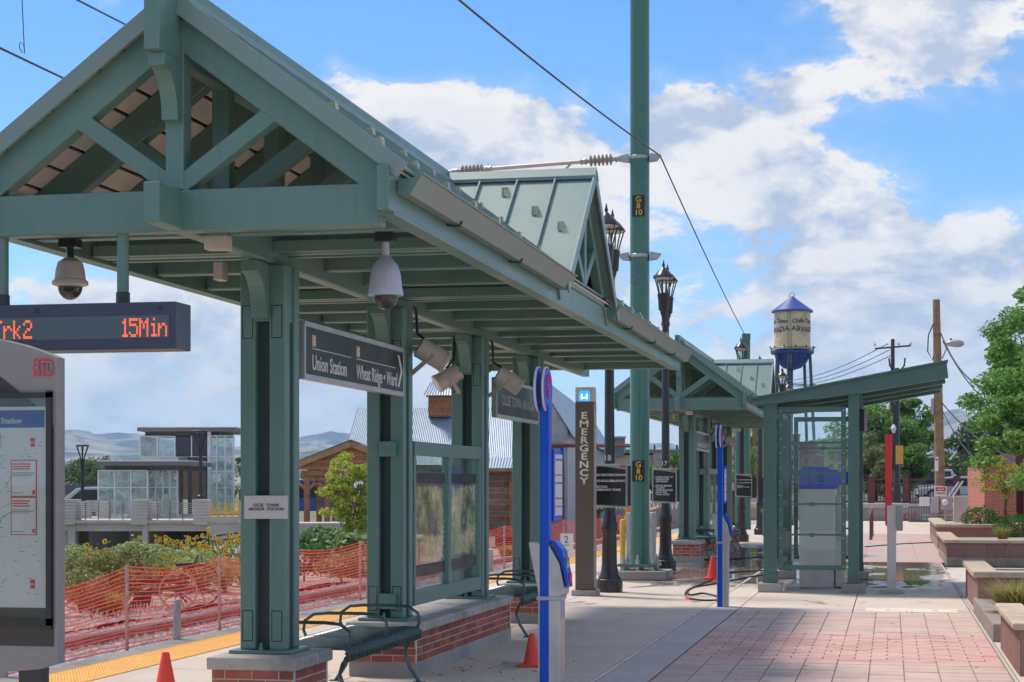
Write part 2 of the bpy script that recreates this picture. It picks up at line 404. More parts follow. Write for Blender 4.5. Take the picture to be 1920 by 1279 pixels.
# far band of the walk: pavers too small to tell apart, coursing left to the material
def band_mat():
    m = pm('far pavers', (.52, .45, .40), .85, 0, .15, 2); t = NT(m.node_tree); b = t.n['Principled BSDF']
    g = t.new('ShaderNodeNewGeometry').outputs['Position']; sp = t.new('ShaderNodeSeparateXYZ'); t.l.new(g, sp.inputs[0])
    w = t.m('GREATER_THAN', t.m('FRACT', t.m('MULTIPLY', sp.outputs[1], 1 / 7.2)), .5)
    col = t.mix(w, (.46, .40, .36, 1), (.56, .345, .31, 1))
    br = t.new('ShaderNodeTexBrick'); t.l.new(g, br.inputs[0]); br.inputs['Scale'].default_value = 1.0; br.offset = 0
    br.inputs['Mortar Size'].default_value = .012; br.inputs['Brick Width'].default_value = .305 * 2; br.inputs['Row Height'].default_value = .61
    col = t.mix(t.m('MULTIPLY', br.outputs['Fac'], .45), col, (.22, .17, .15, 1))
    n = t.noise(g, 2, 5, .6); col = t.mix(t.m('MULTIPLY', t.ss(n, .4, .7), .25), col, (.36, .29, .26, 1))
    t.l.new(col, b.inputs['Base Color']); return m
struct(MB().box(-2.53, 4.0, 41.5, 66, -.05, .0).build('far_walk', band_mat()))
# near pavers, three bands
def pavers(name, y0, y1, px, py, mat, run, label=None):
    base = struct(MB().box(-2.075, 1.06, y0, y1, -.06, -.010).build(name, JOINT))
    me = MB().box(-px / 2 + .0022, px / 2 - .0022, -py / 2 + .0022, py / 2 - .0022, -.05, 0).build('paver', mat, None, .004)
    half = MB().box(-px / 4 + .003, px / 4 - .003, -py / 2 + .003, py / 2 - .003, -.05, 0).mesh('half_paver'); half.materials.append(mat)
    meshd = me.data; mods = me
    nx = int(round(3.13 / px)); px2 = 3.13 / nx; ny = int(round((y1 - y0) / py)); py2 = (y1 - y0) / ny
    first = True
    for j in range(ny):
        sh = run and j % 2
        for i in range(nx + (1 if sh else 0)):
            y = y0 + (j + .5) * py2; dz = RN.uniform(-.0018, .0012)
            if sh and i in (0, nx):
                inst(half, 'paver', base, (-2.07 + (px2 * .25 if i == 0 else 3.13 - px2 * .25), y, dz)); continue
            x = -2.07 + px2 * (i + (0 if sh else .5))
            o = inst(meshd, 'paver', base, (x, y, dz), (RN.uniform(-.002, .002), RN.uniform(-.002, .002), RN.uniform(-.004, .004)))
    bpy.data.objects.remove(me)
    return base
pavers('tan_paving', 14.9, 18.05, .305, .305, PTAN, False)
pavers('red_paving', 18.05, 21.3, .305, .203, PRED, True)
pavers('tan_paving', 21.3, 25.0, .305, .305, PTAN, False)
struct(MB().box(-2.075, 1.06, 1, 14.9, -.05, 0).build('near_walk', PTAN))
# tactile warning strip
tact = struct(MB().box(-7.495, -6.885, -10, 89, -.06, -.004).build('tactile_strip', YELLOW))
me = MB().box(-.301, .301, -.301, .301, -.05, .004).mesh('tactile_tile'); me.materials.append(YELLOW)
for k in range(140): inst(me, 'tactile_tile', tact, (-7.19, 5.3 + .61 * k, .0))
mb = MB()
for j in range(int(34 / .061)):
    y = 13.5 + .061 * j
    for i in range(10):
        x = -7.19 - .275 + .061 * i; k = len(mb.v)
        for (r, z) in ((.013, .004), (.008, .010)):
            for q in range(5): mb.v.append((x + r * math.cos(q * 1.2566), y + r * math.sin(q * 1.2566), z))
        for q in range(5): mb.f.append((k + q, k + (q + 1) % 5, k + 5 + (q + 1) % 5, k + 5 + q))
        mb.f.append(tuple(k + 5 + q for q in range(5)))
tag(mb.build('tactile_domes', YELLOW, tact), kind='stuff')

# --- track
BALLAST = pm('ballast', (.42, .415, .41), .95, 0, .5, 9, col2=(.27, .235, .22), bump=1.0, bs=26, fine=.6)
tb = struct(MB().box(-11.2, -7.78, -10, 120, -1.1, -.34).build('track_bed', BALLAST))
mb = MB()
for k in range(6500):
    x, y = RN.uniform(-11.2, -7.9), RN.uniform(14, 46); r = RN.uniform(.02, .05)
    mb._a([(x - r, y - r * .7, -.34), (x + r, y - r * .5, -.34), (x + r * .6, y + r, -.34), (x - r * .7, y + r * .8, -.34), (x + RN.uniform(-.01, .01), y, -.34 + r * 1.1)],
          [(0, 1, 4), (1, 2, 4), (2, 3, 4), (3, 0, 4)])
tag(mb.build('ballast_stones', pm('ballast stone', (.56, .54, .52), .95, 0, .5, 14, col2=(.30, .27, .25)), tb), kind='stuff')
RAIL = pm('rail steel', (.25, .20, .17), .45, .5, .3, 5, col2=(.16, .09, .06))
RAILT = pm('rail head', (.55, .53, .51), .25, .9, .1, 6)
for i, x in enumerate((-8.62, -10.06)):
    r = root('rail', (x, 30, -.3), ('steel rail nearest the platform edge, behind the netting', 'steel rail of the same track, next to the garden')[i], 'rail')
    MB().prism([(x - .07, -.34), (x + .07, -.34), (x + .015, -.31), (x + .012, -.22), (x - .012, -.22), (x - .015, -.31)], 'y', -10, 110).build('web', RAIL, r)
    MB().box(x - .035, x + .035, -10, 110, -.222, -.185).build('head', RAILT, r, .006)
sl = MB().box(-1.3, 1.3, -.11, .11, -.1, .0).mesh('sleeper'); sl.materials.append(CONC2)
for k in range(52): inst(sl, 'sleeper', tb, (-9.34, 12 + .65 * k, -.335))
# --- garden across the track
SOIL = pm('garden soil', (.43, .39, .33), .95, 0, .5, 4, col2=(.24, .19, .14), bump=.8, bs=20, fine=.5)
mb = MB(); nx, ny = 24, 60
gz = lambda x, y: -.30 + .10 * noise.noise(Vector((x * .5, y * .5, 3))) + .35 * max(0, min(1, (-12 - x) / 5.0)) * 1.0 - .9 * max(0, min(1, (-18.5 - x) / 4.0))
for j in range(ny + 1):
    for i in range(nx + 1):
        x = -11.1 - 12.9 * i / nx; y = 14 + 42.0 * j / ny; mb.v.append((x, y, gz(x, y)))
for j in range(ny):
    for i in range(nx):
        a = j * (nx + 1) + i; mb.f.append((a, a + 1, a + nx + 2, a + nx + 1))
struct(mb.build('garden_soil', SOIL, smooth=True))
mb = MB()
for k in range(2600):
    y = RN.uniform(15, 46); x = RN.gauss(-11.35, .35); r = RN.uniform(.02, .06); z = gz(min(x, -11.1), y) if x < -11.1 else -.34
    mb._a([(x - r, y - r * .7, z - .01), (x + r, y - r * .5, z - .01), (x + r * .6, y + r, z - .01), (x - r * .7, y + r * .8, z - .01), (x, y, z + r * .9)], [(0, 1, 4), (1, 2, 4), (2, 3, 4), (3, 0, 4)])
tag(mb.build('edge_gravel', pm('pale gravel', (.60, .55, .50), .9, 0, .4, 9)), 'pale gravel scattered along the garden edge beside the track', 'gravel', kind='stuff')

# --- mountains, and the raised car park at the end
MOUNT = bpy.data.materials.new('mountain'); MOUNT.use_nodes = True
t = NT(MOUNT.node_tree); g = t.new('ShaderNodeNewGeometry').outputs['Position']
c = t.mix(t.ss(t.noise(g, .0035, 9, .68), .42, .6), (.05, .06, .03, 1), (.42, .33, .22, 1))
t.l.new(c, t.n['Principled BSDF'].inputs['Base Color']); t.n['Principled BSDF'].inputs['Roughness'].default_value = 1
def ridge(name, D, depth, prof, seed, rough=1.0):
    n = 220; m = 26; mb = MB()
    lo, hi = prof[0][0], prof[-1][0]
    def h(px):
        for (a, ya), (b, yb) in zip(prof, prof[1:]):
            if a <= px <= b:
                u = (px - a) / (b - a); u = u * u * (3 - 2 * u); return ya + (yb - ya) * u
        return prof[-1][1]
    for j in range(m + 1):
        v = j / m
        for i in range(n + 1):
            px = lo + (hi - lo) * i / n; d = D + depth * (v - .55) * 2
            p = CA(px, 910, D); p = Vector((p.x, d, 0))
            k = (910 - h(px)) / 3400.0 * D + EYE
            q = Vector((p.x * .0011, d * .0011, seed))
            env = max(0, 1 - abs(v - .55) / (.55 if v < .55 else .45)) ** 1.15
            z = k * env * (1 + .42 * rough * noise.fractal(q * 1.6, 1.0, 2.0, 6) * (1 - .75 * env)) + k * .06 * rough * noise.fractal(q * 5, 1.0, 2.0, 4)
            w = ROT @ Vector((p.x, d, 0)); mb.v.append((w.x, w.y, z - 2))
    for j in range(m):
        for i in range(n):
            a = j * (n + 1) + i; mb.f.append((a, a + 1, a + n + 2, a + n + 1))
    return struct(mb.build(name, MOUNT, smooth=True))
ridge('mountains', 9300, 1500, [(-900, 870), (-300, 830), (60, 815), (140, 797), (220, 815), (330, 830), (480, 846), (600, 822), (700, 838), (900, 855), (1130, 838), (1250, 826), (1330, 850), (1560, 868), (1680, 800), (1790, 764), (1860, 790), (1980, 812), (2300, 800), (2900, 860)], 1.3)
ridge('mountains', 11200, 900, [(-900, 850), (60, 838), (180, 812), (260, 806), (420, 836), (620, 815), (760, 850), (1100, 838), (1500, 850), (1700, 830), (2100, 830), (2900, 870)], 7.7)
ridge('foothills', 6200, 1100, [(-900, 880), (0, 856), (140, 842), (300, 852), (520, 846), (640, 838), (800, 862), (1150, 868), (1300, 862), (1560, 880), (1720, 868), (1900, 862), (2200, 872), (2900, 890)], 4.1, .8)

LOT = struct(MB().box(-14, 60, 91.1, 190, -1, .80).build('parking_lot', pm('asphalt', (.11, .105, .10), .9, 0, .3, 1)))
# ---------------------------------------------------------------- platform shelters
SX = -4.46                      # axis of the shelters and of the lamp posts
COLY = (12.77, 16.05, 19.30, 22.53)
Y0, Y1 = 10.92, 26.35           # front and rear truss
RZ = 4.83; SLP = .752; HALF = 1.40
DY, DHW, DSL = 17.95, 1.52, .83 # dormer: centre, half width, slope
SH2 = 28.1
CX_ = SX - .035                 # columns stand a hand left of the roof axis
def bracket(parent, y, z, w, drop, dirn=-1, wid=.12, cx=SX):
    return MB().arc_bracket(y, z, w, cx - wid / 2, cx + wid / 2, dirn, drop).build('corbel', GREEN, parent, .004)
def truss(parent, y, th=.12, full=True):
    tr = MB().box(SX - HALF + .04, SX + HALF - .04, y - th / 2, y + th / 2, 3.335 if full else 3.42, 3.60 if full else 3.68).build('tie_beam', GREEN, parent, .012)
    for s in (-1, 1):
        pts = [(SX, RZ - .06), (SX + s * (HALF + .04), RZ - .06 - SLP * (HALF + .04)), (SX + s * (HALF + .04), RZ - .32 - SLP * (HALF + .04)), (SX, RZ - .32)]
        MB().prism(pts, 'y', y - th / 2 + .002, y + th / 2 - .002).build('rafter', GREEN, tr, .010)
        a = Vector((SX + s * .03, y, 3.63)); b = Vector((SX + s * .72, y, 4.12))
        MB().bar(a, b, th - .012, .115, (0, 0, 1)).build('strut', GREEN, tr, .008)
    MB().box(SX - .062, SX + .062, y - th / 2 - .003, y + th / 2 + .003, 3.60, RZ - .12).build('king_post', GREEN, tr, .010)
    return tr
def make_shelter():
    R = root('platform_shelter', (SX, 18, 0), 'near green steel platform shelter with gabled roof filling the left foreground', 'shelter', 'green platform shelters')
    # columns: four tubes each
    tub = MB().box(-.06, .06, -.06, .06, .515, 3.335).mesh('tube'); tub.materials.append(GREEN)
    for y in COLY:
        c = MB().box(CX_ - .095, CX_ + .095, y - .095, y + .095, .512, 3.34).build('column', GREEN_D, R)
        for i in (-1, 1):
            for j in (-1, 1):
                o = inst(tub, 'tube', c, (CX_ + i * .112, y + j * .112, 0)); md = o.modifiers.new('b', 'BEVEL'); md.width = .012; md.segments = 2
        MB().box(CX_ - .155, CX_ + .155, y - .165, y + .165, 2.92, 3.333).build('head_plate', GREEN, c, .004)
        MB().box(CX_ - .235, CX_ + .235, y - .235, y + .235, .492, .517).build('base_plate', GREEN, c, .004)
        for i in (-1, 1):
            for z0, z1 in ((.585, .80), (2.80, 3.03)):
                MB().box(CX_ + i * .112 - .035, CX_ + i * .112 + .035, y - .1745, y - .168, z0, z1).build('access_panel', GREEN, c, .002)
                MB().box(CX_ + i * .112 - .041, CX_ + i * .112 + .041, y - .1732, y - .168, z0 - .006, z1 + .006).build('gasket', DARK, c)
        for i in (-1, 1): MB().lathe([(.018, .517), (.018, .545), (.010, .545), (.010, .57)], 6, (CX_ + i * .0, y + i * .2, 0)).build('bolt', GREEN, c)
        bracket(c, y - .165, 3.335, .30, .40, -1, .12, CX_)
        MB().arc_bracket(y + .165, 3.335, .30, CX_ - .06, CX_ + .06, 1, .40).build('corbel', GREEN, c, .004)
    # collars on the wall columns
    for y in COLY[1:2]:
        for z in (.60, 1.98): MB().box(SX - .075, SX + .075, y - .235, y - .165, z, z + .14).build('collar', GREEN, R, .01)
    # long beams
    MB().box(SX - .055, SX + .055, Y0 - .44, Y1 + .4, 3.34, 3.595).build('spine_beam', GREEN, R, .012)
    MB().box(SX - .052, SX + .052, Y0 - .44, Y1 + .4, RZ - .42, RZ + .10).build('ridge_beam', GREEN, R, .012)
    bracket(R, Y0 - .06, RZ - .42, .30, .38, -1, .11)
    for s in (-1, 1):
        x = SX + s * 1.41
        MB().box(x - .04, x + .04, Y0 - .20, Y1 + .06, 3.41, 3.685).build('eave_beam', GREEN, R, .010)
        MB().box(x - .075, x + .045, Y0 - .1, Y1 - .02, 3.395, 3.412).build('eave_flange', BEIGE if False else GREEN, R)
    # trusses: one over every column, two between
    ys = [Y0, 11.72] + [c + k * 1.083 for c in COLY for k in (0, 1, 2)] + [Y1]
    for i, y in enumerate(ys): truss(R, y, .12 if i else .13, i == 0)
    for y in COLY:
        for d in (-.17, .17):
            MB().box(SX - HALF + .05, SX + HALF - .05, y + d - .035, y + d + .035, 3.418, 3.50).build('purlin', GREEN, R, .004)
    # deck boards under the metal roof
    nb = 9; L = 1.78
    for s in (-1, 1):
        for k in range(nb):
            d0 = .05 + (1.46) * k / nb; d1 = .05 + 1.46 * (k + 1) / nb - .022
            z0, z1 = RZ - .035 - SLP * d0, RZ - .035 - SLP * d1
            a, b = Y0 - .09, Y1 + .09
            MB().slab([(SX + s * d0, a, z0), (SX + s * d1, a, z1), (SX + s * d1, b, z1), (SX + s * d0, b, z0)], .02).build('plank', DECK, R)
        MB().slab([(SX + s * .02, Y0 - .085, RZ - .02 - SLP * .02), (SX + s * 1.5, Y0 - .085, RZ - .02 - SLP * 1.5), (SX + s * 1.5, Y1 + .085, RZ - .02 - SLP * 1.5), (SX + s * .02, Y1 + .085, RZ - .02 - SLP * .02)], .012).build('underlay', DARK, R)
    # standing-seam panels
    PW = .43; EA = 1.52
    n = int(round((Y1 - Y0 + .26) / PW)); PW = (Y1 - Y0 + .26) / n
    lim = lambda y: EA if abs(y - DY) > DHW else min(EA, DSL / SLP * abs(y - DY) + .02)
    for s in (-1, 1):
        for k in range(n):
            a = Y0 - .13 + PW * k; b = a + PW - .003
            la, lb = lim(a), lim(b)
            p = MB().slab([(SX, a, RZ), (SX + s * la, a, RZ - SLP * la), (SX + s * lb, b, RZ - SLP * lb), (SX, b, RZ)], .018).build('roof_panel', GREENR, R)
            MB().bar((SX + s * .05, a, RZ + .012 - SLP * .05), (SX + s * la, a, RZ + .012 - SLP * la), .014, .045).build('seam', GREENR, p)
            for q, dd in enumerate((1.30, .86)):
                if la > dd + .1 and lb > dd + .1 and (k + q) % 2 == 0:
                    yy = (a + b) / 2; z = RZ - SLP * dd
                    g = MB().prism([(SX + s * (dd - .04), z + .035), (SX + s * (dd + .04), z - .026), (SX + s * (dd + .03), z + .06)], 'y', yy - .035, yy + .035)
                    g.build('snow_guard', GUARD, p)
        # rake trims front and rear
        for (y, e) in ((Y0 - .14, -1), (Y1 + .14, 1)):
            MB().bar((SX + s * .0, y, RZ - .03), (SX + s * EA, y, RZ - .03 - SLP * EA), .03, .11).build('rake_trim', GREENR, R, .004)
        # gutters, broken by the dormer
        for (a, b) in ((Y0 - .02, DY - DHW + .12), (DY + DHW - .12, Y1 + .18)):
            x = SX + s * 1.455; q = s
            prof = [(x, 3.62), (x, 3.535), (x + q * .085, 3.525), (x + q * .155, 3.65), (x + q * .175, 3.65), (x + q * .17, 3.662), (x + q * .145, 3.662), (x + q * .078, 3.54), (x + q * .012, 3.548), (x + q * .012, 3.62)]
            g = MB().prism(prof, 'y', a, b).build('gutter', GUTTER, R, .003)
            for e in (a, b): MB().prism([(x, 3.62), (x, 3.535), (x + q * .085, 3.525), (x + q * .15, 3.64)], 'y', e - .004, e + .004).build('end_cap', GREEN, g)
            yy = a + 1.3
            while yy < b - .3:
                MB().tube([(x - q * .02, yy, 3.53), (x + q * .02, yy, 3.518), (x + q * .09, yy, 3.512), (x + q * .105, yy, 3.545)], .009, 6).build('hanger', GREEN_D, g); yy += 2.1
        # dormer
        xe = SX + s * 1.46; D = MB().box(min(SX, xe - s * .02), max(SX, xe - s * .02), DY - .05, DY + .05, RZ - .20, RZ - .02).build('dormer_ridge_beam', GREEN, R)
        nd = 4; wd = 1.54 / nd; xs = [.02 + wd * k for k in range(nd)]
        for e in (-1, 1):
            dep = lambda dx: min(DHW + .03, SLP / DSL * dx + .0)
            for k, dx in enumerate(xs):
                a, b = dx, dx + wd - .003
                P = [(SX + s * a, DY, RZ + .012), (SX + s * b, DY, RZ + .012), (SX + s * b, DY + e * dep(b), RZ + .012 - DSL * dep(b)), (SX + s * a, DY + e * dep(a), RZ + .012 - DSL * dep(a))]
                p = MB().slab(P, .018).build('dormer_panel', GREENR, D)
                if k: MB().bar((SX + s * a, DY + e * .04, RZ + .028 - DSL * .04), (SX + s * a, DY + e * dep(a), RZ + .028 - DSL * dep(a)), .014, .045).build('dormer_seam', GREENR, D)
            for dx, dd in ((.70, .26), (1.06, .55), (1.36, .78)):
                z = RZ + .02 - DSL * dd; y = DY + e * dd
                MB().prism([(y - e * .05, z + .042), (y + e * .05, z - .038), (y + e * .042, z + .05)], 'x', SX + s * dx - .03, SX + s * dx + .03).build('snow_guard', GUARD, D)
            # gable end of the dormer, seen edge-on
            xg = SX + s * 1.42
            MB().bar((xg, DY, RZ - .11), (xg, DY + e * (DHW - .05), RZ - .11 - DSL * (DHW - .05)), .10, .17).build('dormer_rafter', GREEN, D, .008)
            MB().bar((xg, DY + e * .04, 3.76), (xg, DY + e * .62, 4.14), .085, .10).build('dormer_strut', GREEN, D, .006)
            MB().bar((SX + s * 1.565, DY, RZ - .01), (SX + s * 1.565, DY + e * (DHW + .04), RZ - .01 - DSL * (DHW + .04)), .02, .10).build('dormer_trim', GREENR, D, .004)
        MB().box(xg - .05, xg + .05, DY - DHW + .05, DY + DHW - .05, 3.62, 3.73).build('dormer_tie', GREEN, D, .008)
        MB().box(xg - .047, xg + .047, DY - .055, DY + .055, 3.73, RZ - .2).build('dormer_post', GREEN, D, .006)
        MB().prism([(DY - .11, RZ - .055), (DY - .11, RZ - .02), (DY, RZ + .075), (DY + .11, RZ - .02), (DY + .11, RZ - .055), (DY, RZ + .05)], 'x', min(SX, SX + s * 1.58), max(SX, SX + s * 1.58)).build('dormer_ridge_cap', GREENR, D)
    MB().prism([(SX - .12, RZ - .055), (SX - .12, RZ - .02), (SX, RZ + .07), (SX + .12, RZ - .02), (SX + .12, RZ - .055), (SX, RZ + .045)], 'y', Y0 - .15, Y1 + .15).build('ridge_cap', GREENR, R)
    # conduit boxes under the front beam
    for (x, y, d) in ((SX + .19, 11.12, (.15, .12, .09)), (SX - .30, 12.45, (.07, .12, .13))):
        MB().cb((x, y, 3.335 - d[2] / 2), d).build('junction_box', BEIGE, R, .006)
    return R
GUARD = glass('snow guard plastic', (.80, .80, .62), 1.2, .45, (.62, .62, .45))
shelter1 = make_shelter()
shelter2 = copy_tree(shelter1); shelter2.location.y += SH2
shelter2['label'] = 'second green gabled platform shelter farther along, behind the tall green pole'

# --- brick pedestals
BL, BH, BT = .203, .0677, .05
bmesh_ = {}
def brick_mesh(l):
    k = round(l, 3)
    if k not in bmesh_:
        me = MB().box(-(l - .010) / 2, (l - .010) / 2, -.0, BT, -(BH - .010) / 2, (BH - .010) / 2).mesh('brick'); me.materials.append(BRICK); bmesh_[k] = me
    return bmesh_[k]
def pedestal(x0, x1, y0, y1, label, group, base=.13, courses=4, zt=.49):
    r = root('brick_pedestal', ((x0 + x1) / 2, (y0 + y1) / 2, 0), label, 'pedestal', group)
    zb = zt - .09 - courses * BH
    MB().box(x0 + .004, x1 - .004, y0 + .004, y1 - .004, 0.0, zt - .085).build('core', MORTAR, r)
    MB().box(x0 - .004, x1 + .004, y0 - .004, y1 + .004, -.02, zb).build('base_course', CONC2, r, .008)
    def row(p, d, L, z, k, rot):
        # bricks along direction d from p, length L
        off = BL / 2 if k % 2 else 0
        u = 0
        while u < L - .02:
            l = BL if not (u == 0 and off) else BL - off
            l = min(l, L - u)
            if l > .05:
                c = Vector(p) + Vector(d) * (u + l / 2)
                jit = RN.uniform(-.0015, .0015)
                o = inst(brick_mesh(l), 'brick', r, (c.x, c.y, z), (0, 0, rot))
            u += l
    for k in range(courses):
        z = zb + BH * (k + .5)
        row((x0, y0, 0), (1, 0, 0), x1 - x0, z, k, 0)
        row((x1, y1, 0), (-1, 0, 0), x1 - x0, z, k, pi)
        row((x1, y0 + BT, 0), (0, 1, 0), y1 - y0 - 2 * BT, z, k + 1, pi / 2)
        row((x0, y1 - BT, 0), (0, -1, 0), y1 - y0 - 2 * BT, z, k + 1, -pi / 2)
    # cap stones
    ys = [y0 - .03]
    n = max(1, int(round((y1 - y0) / .95)))
    for k in range(n + 1): ys = ys
    L = (y1 - y0 + .06); cuts = [0, L] if L < 1.2 else [0, .30, .62] + [.62 + (L - 1.24) * k / 3 for k in (1, 2)] + [L - .62, L - .30, L]
    if L < 1.2: cuts = [0, L * .62, L]
    for a, b in zip(cuts, cuts[1:]):
        MB().box(x0 - .03, x1 + .03, y0 - .03 + a + .003, y0 - .03 + b - .003, zt - .09, zt).build('cap_stone', CAP, r, .014)
    return r
PX0, PX1 = SX - .31, SX + .31
for o, w in ((0, 'near'), (SH2, 'far')):
    gp = 'brick pedestals under the shelter columns'
    n = 'near shelter' if o == 0 else 'second shelter'
    pedestal(PX0, PX1, 12.29 + o, 13.10 + o, 'square brick pedestal under the %s column of the %s' % ('plaque-bearing front' if o == 0 else 'front', n), gp)
    pedestal(PX0, PX1, 15.68 + o, 19.82 + o, 'long low brick wall under the glazed screen of the %s' % n, gp)
    pedestal(PX0, PX1, 22.15 + o, 22.95 + o, 'square brick pedestal under the rearmost column of the %s' % n, gp)

# --- benches of bent steel rod
BENCH = pm('bench green', (.05, .095, .095), .25, .2, .1, 2, coat=.3)
def bench(y0, y1, label):
    r = root('steel_bench', (SX + .12, (y0 + y1) / 2, 0), label, 'bench', 'rod benches between the pedestals')
    xa, xb = SX - .24, SX + .36; n = int((y1 - y0) / .068)
    st = MB()
    prof = [(xa - .01, .37), (xa - .055, .39), (xa - .06, .44), (xa - .02, .472), (xa + .1, .472), (SX + .05, .458), (xb - .1, .472), (xb + .02, .472), (xb + .065, .44), (xb + .055, .385), (xb + .01, .365)]
    rod = MB().tube([(x - SX, 0, z) for x, z in prof], .0125, 6).mesh('seat_rod'); rod.materials.append(BENCH)
    for p in rod.polygons: p.use_smooth = True
    for k in range(n + 1): inst(rod, 'seat_rod', r, (SX, y0 + (y1 - y0) * k / n, 0))
    for x, z in ((xa - .03, .40), (xb + .03, .40), (SX + .06, .445)): MB().tube([(x, y0, z), (x, y1, z)], .014, 8).build('side_rail', BENCH, r, smooth=True)
    for y in (y0 + .12, y1 - .12):
        for e, x in ((-1, xa - .02), (1, xb + .02)):
            MB().tube([(x, y, .41), (x - e * .05, y, .34), (x - e * .075, y, .26), (x - e * .03, y, .14), (x + e * .05, y, .02), (x + e * .06, y, .008)], .017, 8).build('leg', BENCH, r, smooth=True)
            MB().box(x + e * .06 - .05, x + e * .06 + .05, y - .035, y + .035, 0.002, .012).build('foot', BENCH, r)
    for y in (y0 + .05, (y0 + y1) / 2, y1 - .05):
        pts = [(xa - .02, y, .42), (xa - .06, y, .52), (xa - .05, y, .60), (xa + .03, y, .655), (xa + .15, y, .665), (xb - .15, y, .665), (xb - .03, y, .655), (xb + .05, y, .60), (xb + .06, y, .52), (xb + .02, y, .42)]
        MB().tube(pts, .014, 8).build('armrest', BENCH, r, smooth=True)
    return r
bench(13.28, 15.42, 'dark green rod bench between the plaque column and the long brick wall')
bench(20.0, 21.95, 'dark green rod bench behind the long brick wall, past the glazed screen')
bench(13.28 + SH2, 15.42 + SH2, 'dark green rod bench at the front of the second shelter')
bench(20.0 + SH2, 21.95 + SH2, 'dark green rod bench at the rear of the second shelter')

# --- glazed screens
ARTB = glass('etched art film', (.92, .88, .68), .4, .5, (.86, .78, .46))
BAND = pm('glass black band', (.03, .03, .035), .2)
def screen(o, label):
    r = root('glazed_screen', (SX, 17.6 + o, .49), label, 'glass screen', 'glazed wind screens in the shelters')
    x = SX + .10; a, b = 16.28 + o, 19.08 + o
    F = lambda y0, y1, z0, z1, d=.08, nm='frame_bar': MB().box(x - d / 2, x + d / 2, y0, y1, z0, z1).build(nm, GREEN, r, .006)
    F(a, b, 2.0, 2.13); F(a, b, .60, .74); F(a, a + .07, .74, 2.0, .07); F(b - .07, b, .74, 2.0, .07); m = (a + b) / 2; F(m - .06, m + .06, .74, 2.0, .07)
    for i, (p, q) in enumerate(((a + .07, m - .06), (m + .06, b - .07))):
        g = MB().box(x - .004, x + .004, p, q, .74, 2.0).build('pane', GLASS, r)
        MB().box(x + .005, x + .007, p + .05, q - .05, 1.74, 1.84).build('dark_band', BAND, g)
        MB().box(x + .005, x + .007, p + .05, q - .05, .86, .97).build('dark_band', BAND, g)
        # radiating wheat-and-sun pattern of the etched pane
        cy, cz = (p + q) / 2, 1.36; mb = MB(); w = (q - p) / 2 - .06
        for k in range(64):
            an = 2 * pi * k / 64; dy, dz = math.cos(an), math.sin(an)
            t = min(w / max(abs(dy), 1e-3), .37 / max(abs(dz), 1e-3)); r0 = .05
            if k % 2: r0 = .10
            w1 = .012 + .062 * t
            py, pz = -dz, dy
            A = (cy + dy * r0, cz + dz * r0); B = (cy + dy * t * .86 + py * w1 * .5, cz + dz * t * .86 + pz * w1 * .5); Cc = (cy + dy * t, cz + dz * t); Dd = (cy + dy * t * .86 - py * w1 * .5, cz + dz * t * .86 - pz * w1 * .5)
            mb.quad((x + .0055, A[0], A[1]), (x + .0055, B[0], B[1]), (x + .0055, Cc[0], Cc[1]), (x + .0055, Dd[0], Dd[1]))
        mb.build('etched_pattern', ARTB, g)
        MB().lathe([(.045, 0), (.045, .003)], 16, (x + .005, cy, cz), Matrix.Rotation(pi / 2, 3, 'Y')).build('medallion', pm('medallion', (.16, .24, .22), .4), g)
        for zz in (.80, 1.36, 1.93):
            MB().cb((x + .02, p + .02, zz), (.02, .035, .05)).build('clip', GREEN, g)
    return r
screen(0, 'glazed screen with etched sunburst panes in the near shelter')
screen(SH2, 'glazed screen in the second shelter')
# bus-blue post is seen through it; signs hang between columns
def sign_panel(y0, y1, z0, z1, label):
    r = root('hanging_sign', (SX + .14, (y0 + y1) / 2, z0), label, 'sign')
    x = SX + .16
    MB().box(x - .05, x, y0, y1, z0, z1).build('panel', pm('sign face', (.016, .021, .021), .3, 0, .2, 1.5, spec=.2), r)
    for (a, b, c, d) in ((y0, y1, z1 - .03, z1 + .012), (y0, y1, z0 - .012, z0 + .03), (y0 - .012, y0 + .014, z0, z1), (y1 - .014, y1 + .012, z0, z1)):
        MB().box(x - .056, x + .006, a, b, c, d).build('edge_trim', ALU, r, .003)
    return r, x + .001
RX = (pi / 2, 0, pi / 2)
LET = pm('sign lettering', (.80, .78, .74), .5, 0, .04)
sg, x = sign_panel(12.99, 15.80, 2.53, 2.945, 'black hanging sign reading Union Station and Wheat Ridge Ward with an arrow')
BOX = pm('route box', (.78, .45, .22), .5)
for (y, w, t_) in ((13.16, 1.02, 'Union Station'), (14.33, 1.20, 'Wheat Ridge • Ward')):
    MB().box(x, x + .002, y, y + .095, 2.775, 2.865).build('route_box', BOX, sg)
    text('G', .088, LET, sg, (x + .003, y + .018, 2.79), RX, bold=.015)
    MB().box(x, x + .002, y, y + w, 2.757, 2.763).build('rule', LET, sg)
    text(t_, .165, LET, sg, (x + .001, y, 2.60), RX, bold=.012, sx=.98 if 'U' in t_ else .885)
MB().box(x - .0005, x + .0012, 15.56, 15.788, 2.56, 2.915).build('arrow_field', BLACKM, sg)
mb = MB()
for (za, zb) in ((2.60, 2.74), (2.88, 2.74)): mb.bar((x + .002, 15.62, za), (x + .002, 15.72, zb), .003, .05, (1, 0, 0)) if False else mb.quad((x + .003, 15.60, za), (x + .003, 15.65, za), (x + .003, 15.755, zb), (x + .003, 15.70, zb))
mb.build('arrow', LET, sg)
sg, x = sign_panel(19.75, 22.2, 2.49, 2.915, 'dark hanging sign reading OLDE TOWN ARVADA behind the floodlight')
